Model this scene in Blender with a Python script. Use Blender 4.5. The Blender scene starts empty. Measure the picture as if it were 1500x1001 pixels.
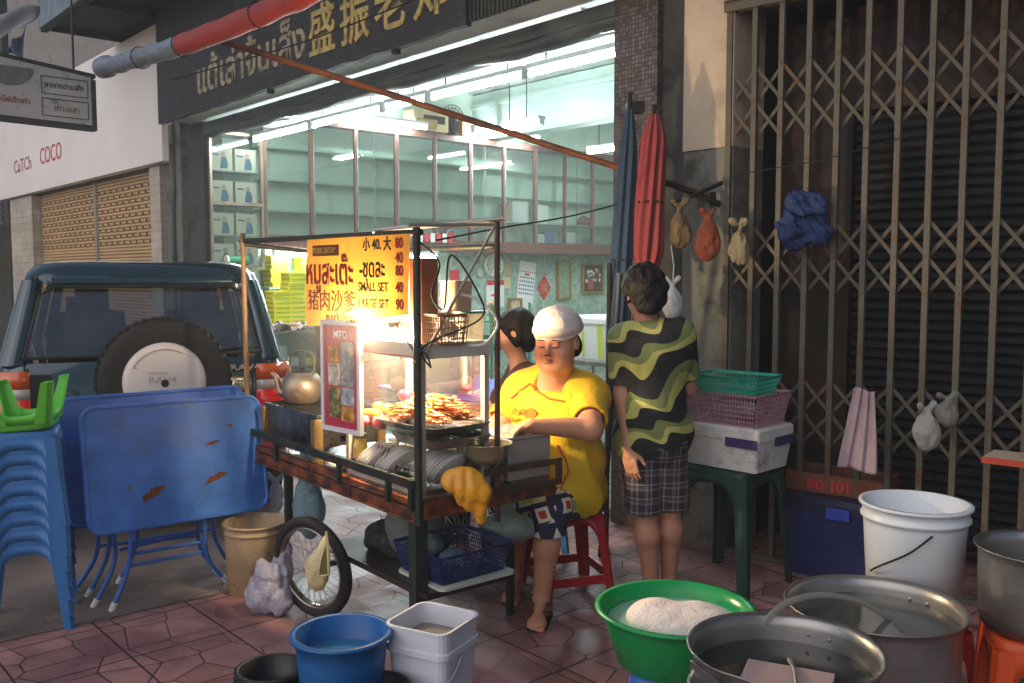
import bpy, bmesh, math, random
import numpy as np
from mathutils import Vector, Matrix, Euler
PI = math.pi; R = math.radians
random.seed(7); rng = np.random.default_rng(7)
SC = bpy.context.scene
C = SC.collection

# ------------------------------------------------------------------ camera model
FPX = 1340.0; CAMZ = 1.58; PITCH = math.atan(100/1340.0)
def U(px, py, Y):
    x = (px-750)/FPX; yc = -(py-500.5)/FPX
    d = Vector((x, math.cos(PITCH)+yc*math.sin(PITCH), -math.sin(PITCH)+yc*math.cos(PITCH)))
    return Vector((0, 0, CAMZ)) + d*(Y/d.y)
def G(px, py, z=0.0):
    p = U(px, py, 1.0); d = p-Vector((0, 0, CAMZ)); k = (z-CAMZ)/d.z
    return Vector((0, 0, CAMZ))+d*k

# ------------------------------------------------------------------ materials
MATS = {}
def nd(nt, t, loc=(0, 0), **kw):
    n = nt.nodes.new(t)
    for k, v in kw.items():
        if k in n.inputs: n.inputs[k].default_value = v
        else: setattr(n, k, v)
    return n
def rgba(c): return (c[0], c[1], c[2], 1.0)
def hx(s):   # sRGB hex to linear
    v = [int(s[i:i+2], 16)/255 for i in (0, 2, 4)]
    return tuple(((x+0.055)/1.055)**2.4 if x > 0.04045 else x/12.92 for x in v)
def mat(name, col, rough=0.5, metal=0.0, var=0.12, vs=6.0, bump=0.0, bs=60.0, emit=None, es=0.0,
        col2=None, thr=0.55, soft=0.08, s2=8.0, rough2=None, trans=0.0, ior=1.45, alpha=1.0, spec=0.5, coat=0.0, sub=0.0, detail=6.0, stretch=(1, 1, 1), metal2=None):
    if name in MATS: return MATS[name]
    m = bpy.data.materials.new(name); m.use_nodes = True
    nt = m.node_tree; L = nt.links; b = nt.nodes['Principled BSDF']
    tc = nd(nt, 'ShaderNodeTexCoord'); mp = nd(nt, 'ShaderNodeMapping'); mp.inputs['Scale'].default_value = stretch
    L.new(tc.outputs['Object'], mp.inputs['Vector'])
    b.inputs['Base Color'].default_value = rgba(col); b.inputs['Roughness'].default_value = rough
    b.inputs['Metallic'].default_value = metal; b.inputs['IOR'].default_value = ior
    b.inputs['Transmission Weight'].default_value = trans; b.inputs['Alpha'].default_value = alpha
    b.inputs['Specular IOR Level'].default_value = spec; b.inputs['Coat Weight'].default_value = coat
    if sub: b.inputs['Subsurface Weight'].default_value = sub; b.inputs['Subsurface Radius'].default_value = (0.02, 0.008, 0.005); b.inputs['Subsurface Scale'].default_value = 0.6
    if emit: b.inputs['Emission Color'].default_value = rgba(emit); b.inputs['Emission Strength'].default_value = es
    cur = None
    if var > 0:
        n = nd(nt, 'ShaderNodeTexNoise', Scale=vs, Detail=detail, Roughness=0.6); L.new(mp.outputs[0], n.inputs['Vector'])
        mr = nd(nt, 'ShaderNodeMapRange'); L.new(n.outputs['Fac'], mr.inputs['Value'])
        mr.inputs['From Min'].default_value = 0.3; mr.inputs['From Max'].default_value = 0.7
        mr.inputs['To Min'].default_value = 1-var; mr.inputs['To Max'].default_value = 1+var
        mx = nd(nt, 'ShaderNodeMix', data_type='RGBA', blend_type='MULTIPLY'); mx.inputs[0].default_value = 1
        mx.inputs[6].default_value = rgba(col); L.new(mr.outputs[0], mx.inputs[7]); cur = mx.outputs[2]
        mr2 = nd(nt, 'ShaderNodeMapRange'); L.new(n.outputs['Fac'], mr2.inputs['Value'])
        mr2.inputs['From Min'].default_value = 0.3; mr2.inputs['From Max'].default_value = 0.7
        mr2.inputs['To Min'].default_value = max(rough-0.1, 0.02); mr2.inputs['To Max'].default_value = min(rough+0.12, 1)
        L.new(mr2.outputs[0], b.inputs['Roughness'])
    if col2:
        n2 = nd(nt, 'ShaderNodeTexNoise', Scale=s2, Detail=8.0, Roughness=0.65); L.new(mp.outputs[0], n2.inputs['Vector'])
        m3 = nd(nt, 'ShaderNodeMapRange'); L.new(n2.outputs['Fac'], m3.inputs['Value'])
        m3.inputs['From Min'].default_value = thr-soft; m3.inputs['From Max'].default_value = thr+soft
        mx2 = nd(nt, 'ShaderNodeMix', data_type='RGBA'); L.new(m3.outputs[0], mx2.inputs[0])
        if cur: L.new(cur, mx2.inputs[6])
        else: mx2.inputs[6].default_value = rgba(col)
        mx2.inputs[7].default_value = rgba(col2); cur = mx2.outputs[2]
        if metal2 is not None:
            mm = nd(nt, 'ShaderNodeMapRange'); L.new(m3.outputs[0], mm.inputs['Value'])
            mm.inputs['To Min'].default_value = metal; mm.inputs['To Max'].default_value = metal2
            L.new(mm.outputs[0], b.inputs['Metallic'])
    if cur: L.new(cur, b.inputs['Base Color'])
    if bump > 0:
        nb = nd(nt, 'ShaderNodeTexNoise', Scale=bs, Detail=5.0); L.new(mp.outputs[0], nb.inputs['Vector'])
        bp = nd(nt, 'ShaderNodeBump', Strength=bump, Distance=0.01); L.new(nb.outputs['Fac'], bp.inputs['Height'])
        L.new(bp.outputs[0], b.inputs['Normal'])
    MATS[name] = m
    return m
def emat(name, col, s):
    if name in MATS: return MATS[name]
    m = bpy.data.materials.new(name); m.use_nodes = True
    nt = m.node_tree; nt.nodes.clear()
    e = nd(nt, 'ShaderNodeEmission', Color=rgba(col), Strength=s); o = nd(nt, 'ShaderNodeOutputMaterial')
    nt.links.new(e.outputs[0], o.inputs[0]); MATS[name] = m
    return m
def glassmat(name, tint=(1, 1, 1), refl=0.12, rough=0.02, dirt=0.06):
    """thin pane: mostly see-through with a sharp reflection"""
    if name in MATS: return MATS[name]
    m = bpy.data.materials.new(name); m.use_nodes = True
    nt = m.node_tree; nt.nodes.clear(); L = nt.links
    tr = nd(nt, 'ShaderNodeBsdfTransparent', Color=rgba(tint)); gl = nd(nt, 'ShaderNodeBsdfGlossy', Roughness=rough)
    fr = nd(nt, 'ShaderNodeLayerWeight', Blend=0.35); mr = nd(nt, 'ShaderNodeMapRange')
    mr.inputs['To Min'].default_value = refl*0.5; mr.inputs['To Max'].default_value = min(refl*3.5, 0.9)
    L.new(fr.outputs['Fresnel'], mr.inputs['Value'])
    mx = nd(nt, 'ShaderNodeMixShader'); L.new(mr.outputs[0], mx.inputs[0]); L.new(tr.outputs[0], mx.inputs[1]); L.new(gl.outputs[0], mx.inputs[2])
    df = nd(nt, 'ShaderNodeBsdfDiffuse', Color=(0.6, 0.6, 0.58, 1)); ns = nd(nt, 'ShaderNodeTexNoise', Scale=7.0, Detail=6.0)
    tc = nd(nt, 'ShaderNodeTexCoord'); L.new(tc.outputs['Object'], ns.inputs['Vector'])
    m2 = nd(nt, 'ShaderNodeMapRange'); L.new(ns.outputs['Fac'], m2.inputs['Value']); m2.inputs['From Min'].default_value = 0.35
    m2.inputs['To Max'].default_value = dirt*2
    mx2 = nd(nt, 'ShaderNodeMixShader'); L.new(m2.outputs[0], mx2.inputs[0]); L.new(mx.outputs[0], mx2.inputs[1]); L.new(df.outputs[0], mx2.inputs[2])
    o = nd(nt, 'ShaderNodeOutputMaterial'); L.new(mx2.outputs[0], o.inputs[0]); MATS[name] = m
    return m
def filmmat(name, col, op=0.5, rough=0.3):
    """translucent crinkled plastic film"""
    if name in MATS: return MATS[name]
    m = bpy.data.materials.new(name); m.use_nodes = True
    nt = m.node_tree; nt.nodes.clear(); L = nt.links
    tr = nd(nt, 'ShaderNodeBsdfTransparent', Color=rgba([0.5+0.5*c for c in col]))
    p = nd(nt, 'ShaderNodeBsdfPrincipled', Roughness=rough); p.inputs['Base Color'].default_value = rgba(col)
    tl = nd(nt, 'ShaderNodeBsdfTranslucent', Color=rgba(col)); ms = nd(nt, 'ShaderNodeMixShader'); ms.inputs[0].default_value = 0.3
    tc = nd(nt, 'ShaderNodeTexCoord'); v = nd(nt, 'ShaderNodeTexNoise', Scale=38.0, Detail=5.0, Distortion=2.2); L.new(tc.outputs['Object'], v.inputs['Vector'])
    bp = nd(nt, 'ShaderNodeBump', Strength=1.0, Distance=0.014); L.new(v.outputs['Fac'], bp.inputs['Height']); L.new(bp.outputs[0], p.inputs['Normal'])
    L.new(p.outputs[0], ms.inputs[1]); L.new(tl.outputs[0], ms.inputs[2])
    mx = nd(nt, 'ShaderNodeMixShader'); mx.inputs[0].default_value = op
    L.new(tr.outputs[0], mx.inputs[1]); L.new(ms.outputs[0], mx.inputs[2])
    o = nd(nt, 'ShaderNodeOutputMaterial'); L.new(mx.outputs[0], o.inputs[0]); MATS[name] = m
    return m

# ------------------------------------------------------------------ mesh builder
def FR(o, right, up):
    r = Vector(right).normalized(); u = Vector(up); u = (u-r*u.dot(r)).normalized(); n = r.cross(u); o = Vector(o)
    return Matrix(((r.x, u.x, n.x, o.x), (r.y, u.y, n.y, o.y), (r.z, u.z, n.z, o.z), (0, 0, 0, 1)))
def T(x, y, z): return Matrix.Translation((x, y, z))
def RZ(a): return Matrix.Rotation(a, 4, 'Z')
def RX(a): return Matrix.Rotation(a, 4, 'X')
def RY(a): return Matrix.Rotation(a, 4, 'Y')
class MB:
    def __init__(s): s.v = []; s.f = []; s.mi = []; s.sm = []; s.M = Matrix.Identity(4)
    def add(s, vs, fs, mi=0, smooth=False):
        b = len(s.v); s.v += [s.M @ Vector(p) for p in vs]
        s.f += [tuple(b+i for i in f) for f in fs]; s.mi += [mi]*len(fs); s.sm += [smooth]*len(fs); return s
    def box(s, x0, x1, y0, y1, z0, z1, mi=0, bev=0.0, M=None):
        if bev > 0: return s.bbox(x0, x1, y0, y1, z0, z1, bev, mi, M)
        vs = [Vector(p) for p in ((x0, y0, z0), (x1, y0, z0), (x1, y1, z0), (x0, y1, z0), (x0, y0, z1), (x1, y0, z1), (x1, y1, z1), (x0, y1, z1))]
        if M: vs = [M @ p for p in vs]
        return s.add(vs, [(0, 3, 2, 1), (4, 5, 6, 7), (0, 1, 5, 4), (1, 2, 6, 5), (2, 3, 7, 6), (3, 0, 4, 7)], mi)
    def bbox(s, x0, x1, y0, y1, z0, z1, bev, mi=0, M=None):
        bm = bmesh.new(); bmesh.ops.create_cube(bm, size=1)
        for v in bm.verts: v.co = Vector((x0+(v.co.x+.5)*(x1-x0), y0+(v.co.y+.5)*(y1-y0), z0+(v.co.z+.5)*(z1-z0)))
        bev = min(bev, 0.45*min(x1-x0, y1-y0, z1-z0))
        bmesh.ops.bevel(bm, geom=bm.edges[:], offset=bev, segments=2, affect='EDGES', profile=0.6)
        bm.verts.index_update(); vs = [(M @ v.co if M else v.co.copy()) for v in bm.verts]; fs = [[v.index for v in f.verts] for f in bm.faces]
        bm.free(); return s.add(vs, fs, mi)
    def cyl(s, p0, p1, r0, r1=None, n=12, mi=0, caps=True, smooth=True):
        r1 = r0 if r1 is None else r1; p0 = Vector(p0); p1 = Vector(p1); d = (p1-p0).normalized()
        a = d.orthogonal().normalized(); b = d.cross(a); vs = []
        for k in range(n):
            t = 2*PI*k/n; e = a*math.cos(t)+b*math.sin(t); vs += [p0+e*r0, p1+e*r1]
        s.add(vs, [(2*k, 2*((k+1) % n), 2*((k+1) % n)+1, 2*k+1) for k in range(n)], mi, smooth)
        if caps: s.add([vs[2*k] for k in range(n)], [tuple(reversed(range(n)))], mi); s.add([vs[2*k+1] for k in range(n)], [tuple(range(n))], mi)
        return s
    def tube(s, pts, r, n=8, mi=0, closed=False, flat=1.0, caps=True):
        pts = [Vector(p) for p in pts]; N = len(pts); vs = []; up = None
        for i, p in enumerate(pts):
            if closed: d = pts[(i+1) % N]-pts[i-1]
            else: d = pts[min(i+1, N-1)]-pts[max(i-1, 0)]
            d = d.normalized() if d.length > 1e-9 else Vector((0, 0, 1))
            if up is None: up = d.orthogonal().normalized()
            a = (up-d*up.dot(d)); a = a.normalized() if a.length > 1e-6 else d.orthogonal().normalized(); up = a; b = d.cross(a)
            rr = r[i] if isinstance(r, (list, tuple)) else r
            for k in range(n):
                t = 2*PI*k/n; vs.append(p+a*math.cos(t)*rr+b*math.sin(t)*rr*flat)
        fs = []
        for i in range(N if closed else N-1):
            j = (i+1) % N
            for k in range(n): fs.append((i*n+k, i*n+(k+1) % n, j*n+(k+1) % n, j*n+k))
        s.add(vs, fs, mi, True)
        if caps and not closed:
            s.add(vs[:n], [tuple(reversed(range(n)))], mi); s.add(vs[-n:], [tuple(range(n))], mi)
        return s
    def lathe(s, prof, n=32, M=None, mi=0, smooth=True, sx=1.0, sy=1.0, a0=0.0, a1=2*PI):
        full = abs(a1-a0-2*PI) < 1e-6; m = n if full else n+1; vs = []
        for r, z in prof:
            for k in range(m):
                t = a0+(a1-a0)*k/n; p = Vector((r*math.cos(t)*sx, r*math.sin(t)*sy, z)); vs.append(M @ p if M else p)
        fs = []
        for i in range(len(prof)-1):
            for k in range(n):
                k2 = (k+1) % m; fs.append((i*m+k, i*m+k2, (i+1)*m+k2, (i+1)*m+k))
        return s.add(vs, fs, mi, smooth)
    def rrect(s, loops, mi=0, cap0=True, cap1=True, smooth=False):
        """loft through rounded rectangles (cx,cy,z,w,d,r)"""
        K = 4; vs = []
        for (cx, cy, z, w, d, r) in loops:
            for q, (sx, sy) in enumerate(((1, 1), (-1, 1), (-1, -1), (1, -1))):
                for k in range(K+1):
                    t = q*PI/2+(PI/2)*k/K; vs.append((cx+sx*(w/2-r)+r*math.cos(t), cy+sy*(d/2-r)+r*math.sin(t), z))
        m = 4*(K+1); fs = []
        for i in range(len(loops)-1):
            for k in range(m): fs.append((i*m+k, i*m+(k+1) % m, (i+1)*m+(k+1) % m, (i+1)*m+k))
        s.add(vs, fs, mi, smooth)
        if cap0: s.add(vs[:m], [tuple(reversed(range(m)))], mi)
        if cap1: s.add(vs[-m:], [tuple(range(m))], mi)
        return s
    def prism(s, outline, th, M=None, mi=0):
        """outline in local xy, extruded along +z by th"""
        n = len(outline); vs = [Vector((x, y, 0)) for x, y in outline]+[Vector((x, y, th)) for x, y in outline]
        if M: vs = [M @ p for p in vs]
        return s.add(vs, [tuple(reversed(range(n))), tuple(range(n, 2*n))]+[(k, (k+1) % n, n+(k+1) % n, n+k) for k in range(n)], mi)
    def ell(s, c, r, n=16, m=10, mi=0, M=None):
        vs = []
        for j in range(m+1):
            ph = PI*j/m
            for k in range(n):
                t = 2*PI*k/n; p = Vector((r[0]*math.sin(ph)*math.cos(t), r[1]*math.sin(ph)*math.sin(t), r[2]*math.cos(ph)))
                vs.append((M @ p if M else p)+Vector(c))
        return s.add(vs, [(j*n+k, (j+1)*n+k, (j+1)*n+(k+1) % n, j*n+(k+1) % n) for j in range(m) for k in range(n)], mi, True)
    def grid(s, fn, nu, nv, mi=0, smooth=True):
        vs = [fn(i/nu, j/nv) for j in range(nv+1) for i in range(nu+1)]; w = nu+1
        return s.add(vs, [(j*w+i, j*w+i+1, (j+1)*w+i+1, (j+1)*w+i) for j in range(nv) for i in range(nu)], mi, smooth)
def obj(name, mb, mats, parent=None, loc=None, solid=0.0):
    me = bpy.data.meshes.new(name)
    if not isinstance(mats, (list, tuple)): mats = [mats]
    me.from_pydata([tuple(v) for v in mb.v], [], mb.f)
    for m in mats: me.materials.append(m)
    me.polygons.foreach_set('material_index', mb.mi); me.polygons.foreach_set('use_smooth', mb.sm)
    me.validate(); me.update()
    o = bpy.data.objects.new(name, me); C.objects.link(o)
    if parent: o.parent = parent
    if loc is not None: o.location = loc
    if solid:
        md = o.modifiers.new('Solidify', 'SOLIDIFY'); md.thickness = solid; md.offset = 0
    return o
def tag(o, label, cat, group=None, kind=None):
    if label: o['label'] = label
    if cat: o['category'] = cat
    if group: o['group'] = group
    if kind: o['kind'] = kind
    return o
def thing(name, label, cat, loc=(0, 0, 0), rz=0.0, group=None):
    o = bpy.data.objects.new(name, None); C.objects.link(o); o.empty_display_size = 0.1
    o.location = loc; o.rotation_euler = (0, 0, rz); return tag(o, label, cat, group)
def struct(name, mb, m, parent=None):
    o = obj(name, mb, m, parent); o['kind'] = 'structure'; return o
def dup(root, loc, rz=None, label=None, group=None, scale=None):
    r = root.copy(); C.objects.link(r); r.location = loc
    if rz is not None: r.rotation_euler = (root.rotation_euler.x, root.rotation_euler.y, rz)
    if scale: r.scale = scale
    if label: r['label'] = label
    if group: r['group'] = group
    for ch in list(root.children):
        c = ch.copy(); C.objects.link(c); c.parent = r
        for g in list(ch.children):
            d = g.copy(); C.objects.link(d); d.parent = c
    return r
TEXTM = {}
def lettering(s, size, M, m, parent, bold=0.0, ext=0.0015, sx=1.0, align='LEFT', name='lettering', spacing=1.0):
    cu = bpy.data.curves.new('t', 'FONT'); cu.body = s; cu.size = size; cu.extrude = ext; cu.offset = bold; cu.align_x = align
    cu.space_character = spacing; cu.resolution_u = 3
    t = bpy.data.objects.new('t', cu); C.objects.link(t); bpy.context.view_layer.update()
    dg = bpy.context.evaluated_depsgraph_get(); me = bpy.data.meshes.new_from_object(t.evaluated_get(dg)); me.name = name
    bpy.data.objects.remove(t); bpy.data.curves.remove(cu)
    me.transform(M @ Matrix.Diagonal((sx, 1, 1, 1))); me.materials.clear(); me.materials.append(m)
    o = bpy.data.objects.new(name, me); C.objects.link(o)
    if parent: o.parent = parent
    return o
def bez(p0, p1, p2, p3, n=12):
    p0, p1, p2, p3 = map(Vector, (p0, p1, p2, p3)); out = []
    for i in range(n+1):
        t = i/n; u = 1-t; out.append(p0*u**3+p1*3*u*u*t+p2*3*u*t*t+p3*t**3)
    return out
def smoothpts(pts, k=6):
    P = [Vector(p) for p in pts]; out = []
    for i in range(len(P)-1):
        a = P[max(i-1, 0)]; b = P[i]; c = P[i+1]; d = P[min(i+2, len(P)-1)]
        for j in range(k):
            t = j/k; out.append(0.5*((2*b)+(c-a)*t+(2*a-5*b+4*c-d)*t*t+(3*b-3*c+d-a)*t**3))
    out.append(P[-1]); return out

# ------------------------------------------------------------------ signed-distance bodies
class SDF:
    def __init__(s, lo, hi, h):
        s.lo = np.array(lo, float); s.h = h
        s.n = np.ceil((np.array(hi)-s.lo)/h).astype(int)+1; s.F = np.full(s.n, 1.0, np.float32)
    def region(s, lo, hi):
        a = np.clip(np.floor((np.array(lo)-s.lo)/s.h).astype(int), 0, s.n-1); b = np.clip(np.ceil((np.array(hi)-s.lo)/s.h).astype(int)+1, 0, s.n)
        sl = tuple(slice(a[i], max(b[i], a[i])) for i in range(3))
        ax = [s.lo[i]+s.h*np.arange(a[i], max(b[i], a[i])) for i in range(3)]
        return sl, ax[0][:, None, None], ax[1][None, :, None], ax[2][None, None, :]
    def mix(s, sl, d, k, op):
        F = s.F[sl]
        if F.size == 0: return
        d = d.astype(np.float32)
        if op == '+':
            if k > 0: hh = np.maximum(k-np.abs(F-d), 0)/k; s.F[sl] = np.minimum(F, d)-hh*hh*k*.25
            else: s.F[sl] = np.minimum(F, d)
        else:
            if k > 0: hh = np.maximum(k-np.abs(F+d), 0)/k; s.F[sl] = np.maximum(F, -d)+hh*hh*k*.25
            else: s.F[sl] = np.maximum(F, -d)
    def cap(s, a, b, ra, rb=None, k=0.02, op='+', off=0.0, flat=False):
        rb = ra if rb is None else rb; ra += off; rb += off
        a = np.array(a, float); b = np.array(b, float); m = max(ra, rb)+k+3*s.h
        sl, X, Y, Z = s.region(np.minimum(a, b)-m, np.maximum(a, b)+m); d = b-a; L = max(float(d@d), 1e-9)
        t = np.clip(((X-a[0])*d[0]+(Y-a[1])*d[1]+(Z-a[2])*d[2])/L, 0, 1)
        q = np.sqrt((X-a[0]-t*d[0])**2+(Y-a[1]-t*d[1])**2+(Z-a[2]-t*d[2])**2)-(ra+(rb-ra)*t)
        if flat: q = np.maximum(q, ((X-b[0])*d[0]+(Y-b[1])*d[1]+(Z-b[2])*d[2])/math.sqrt(L))
        s.mix(sl, q, k, op); return s
    def ell(s, c, r, M=None, k=0.02, op='+', off=0.0):
        c = np.array(c, float); r = np.array(r, float)+off; m = r.max()+k+3*s.h
        sl, X, Y, Z = s.region(c-m, c+m); X = X-c[0]; Y = Y-c[1]; Z = Z-c[2]
        if M is not None:
            A = np.array(M, float)   # columns = local axes
            x = X*A[0, 0]+Y*A[1, 0]+Z*A[2, 0]; y = X*A[0, 1]+Y*A[1, 1]+Z*A[2, 1]; z = X*A[0, 2]+Y*A[1, 2]+Z*A[2, 2]
        else: x, y, z = X, Y, Z
        k0 = np.sqrt((x/r[0])**2+(y/r[1])**2+(z/r[2])**2); k1 = np.sqrt((x/r[0]**2)**2+(y/r[1]**2)**2+(z/r[2]**2)**2)
        s.mix(sl, k0*(k0-1)/np.maximum(k1, 1e-6), k, op); return s
    def chain(s, pts, rad, k=0.02, off=0.0):
        for i in range(len(pts)-1): s.cap(pts[i], pts[i+1], rad[i], rad[i+1], k, '+', off)
        return s
    def cut(s, p, n):   # keep the side the normal points away from
        n = np.array(n, float); n /= np.linalg.norm(n); ax = [s.lo[i]+s.h*np.arange(s.n[i]) for i in range(3)]
        d = (ax[0][:, None, None]-p[0])*n[0]+(ax[1][None, :, None]-p[1])*n[1]+(ax[2][None, None, :]-p[2])*n[2]
        s.F = np.maximum(s.F, d.astype(np.float32)); return s
    def wob(s, amp, sc, seed=0, stretch=(1, 1, 1), ridge=False):
        g = np.random.default_rng(seed); ax = [s.lo[i]+s.h*np.arange(s.n[i]) for i in range(3)]
        X, Y, Z = ax[0][:, None, None], ax[1][None, :, None], ax[2][None, None, :]; D = 0
        for i in range(7):
            v = g.normal(size=3); v = v/np.linalg.norm(v)*sc*g.uniform(.6, 1.6)*np.array(stretch)
            v2 = g.normal(size=3); v2 = v2/np.linalg.norm(v2)*sc*.7
            w_ = np.sin(v[0]*X+v[1]*Y+v[2]*Z+g.uniform(0, 6)+1.3*np.sin(v2[0]*X+v2[1]*Y+v2[2]*Z)); D = D+((1.2-2.4*np.abs(w_)) if ridge else w_)
        s.F += (amp*D/2.6).astype(np.float32); return s
    def geom(s):
        F = s.F; ins = F < 0; n = F.shape
        cnt = np.zeros((n[0]-1, n[1]-1, n[2]-1), np.float32); acc = np.zeros(cnt.shape+(3,), np.float32)
        fin = [slice(0, -1), slice(1, None)]
        for ax in range(3):
            for u in range(2):
                for w in range(2):
                    o = [0, 0, 0]; oth = [i for i in range(3) if i != ax]; o[oth[0]] = u; o[oth[1]] = w
                    A = [fin[o[i]] for i in range(3)]; B = list(A); A[ax] = fin[0]; B[ax] = fin[1]
                    fa = F[tuple(A)]; fb = F[tuple(B)]; x = (fa < 0) != (fb < 0)
                    idx = np.nonzero(x); a = fa[idx]; b = fb[idx]; t = a/(a-b)
                    cnt[idx] += 1; p = np.zeros((len(t), 3), np.float32); p[:, oth[0]] = u; p[:, oth[1]] = w; p[:, ax] = t
                    acc[idx] += p
        cells = np.nonzero(cnt > 0); num = -np.ones(cnt.shape, np.int64); num[cells] = np.arange(len(cells[0]))
        V = (np.stack(cells, 1)+acc[cells]/cnt[cells][:, None])*s.h+s.lo
        faces = []
        for ax in range(3):
            A = [slice(1, -1)]*3; B = [slice(1, -1)]*3; A[ax] = slice(0, n[ax]-1); B[ax] = slice(1, n[ax])
            a = ins[tuple(A)]; b = ins[tuple(B)]; x = np.nonzero(a != b)
            I = [x[0]+1, x[1]+1, x[2]+1]; I[ax] = x[ax]; flip = a[x]
            u, w = [i for i in range(3) if i != ax]
            if ax == 1: u, w = w, u
            def c(du, dw):
                J = [I[0].copy(), I[1].copy(), I[2].copy()]; J[u] = J[u]-1+du; J[w] = J[w]-1+dw; return num[J[0], J[1], J[2]]
            q = np.stack([c(0, 0), c(1, 0), c(1, 1), c(0, 1)], 1); q[~flip] = q[~flip][:, ::-1]
            faces.append(q)
        Q = np.concatenate(faces); return V, Q[(Q >= 0).all(1)]
    def mesh(s, name, m, parent=None, loc=None, extra=()):
        V, Q = s.geom()
        for e in extra: V2, Q2 = e.geom(); Q = np.concatenate([Q, Q2+len(V)]); V = np.concatenate([V, V2])
        me = bpy.data.meshes.new(name); me.vertices.add(len(V)); me.vertices.foreach_set('co', V.astype(np.float32).ravel())
        me.loops.add(len(Q)*4); me.loops.foreach_set('vertex_index', Q.astype(np.int32).ravel())
        me.polygons.add(len(Q)); me.polygons.foreach_set('loop_start', np.arange(0, len(Q)*4, 4, dtype=np.int32)); me.polygons.foreach_set('loop_total', np.full(len(Q), 4, np.int32))
        me.update(); me.validate(); me.polygons.foreach_set('use_smooth', np.ones(len(me.polygons), bool))
        me.materials.append(m); o = bpy.data.objects.new(name, me); C.objects.link(o)
        if parent: o.parent = parent
        if loc is not None: o.location = loc
        return o

# ------------------------------------------------------------------ camera, world, render
cam = bpy.data.cameras.new('camera'); cam.sensor_width = 36; cam.lens = FPX/1500*36; cam.clip_end = 400; cam.clip_start = 0.05
co = bpy.data.objects.new('camera', cam); C.objects.link(co); co.location = (0, 0, CAMZ); co.rotation_euler = (PI/2-PITCH, 0, 0); SC.camera = co
SC.view_settings.view_transform = 'Standard'; SC.view_settings.look = 'None'; SC.view_settings.gamma = 1; SC.view_settings.exposure = 1.95
SC.cycles.use_denoising = True; SC.cycles.max_bounces = 5; SC.cycles.diffuse_bounces = 3; SC.cycles.glossy_bounces = 3; SC.cycles.transparent_max_bounces = 10; SC.cycles.transmission_bounces = 4
SC.cycles.sample_clamp_indirect = 4.0; SC.cycles.caustics_reflective = False; SC.cycles.caustics_refractive = False
SUN_EL = R(34); SUN_AZ = R(222)     # soft dusk skylight from behind the photographer
w = bpy.data.worlds.new('World'); SC.world = w; w.use_nodes = True; nt = w.node_tree
sk = nt.nodes.new('ShaderNodeTexSky'); sk.sky_type = 'NISHITA'; sk.sun_disc = False; sk.sun_elevation = SUN_EL; sk.sun_rotation = SUN_AZ
nt.links.new(sk.outputs[0], nt.nodes['Background'].inputs[0]); nt.nodes['Background'].inputs[1].default_value = 0.022
sl = bpy.data.lights.new('sun', 'SUN'); sl.energy = 0.38; sl.angle = R(80); sl.color = (1.0, 0.90, 0.89)
so = bpy.data.objects.new('sun', sl); C.objects.link(so); so.rotation_euler = (PI/2-SUN_EL, 0, PI-SUN_AZ)
# ================================================================== SETTING
OB = Vector((0.947, 5.4, 0)); RB = R(-48.4)
def B(x, y, z=0): c, s = math.cos(RB), math.sin(RB); return Vector((OB.x+x*c-y*s, OB.y+x*s+y*c, z))

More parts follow.
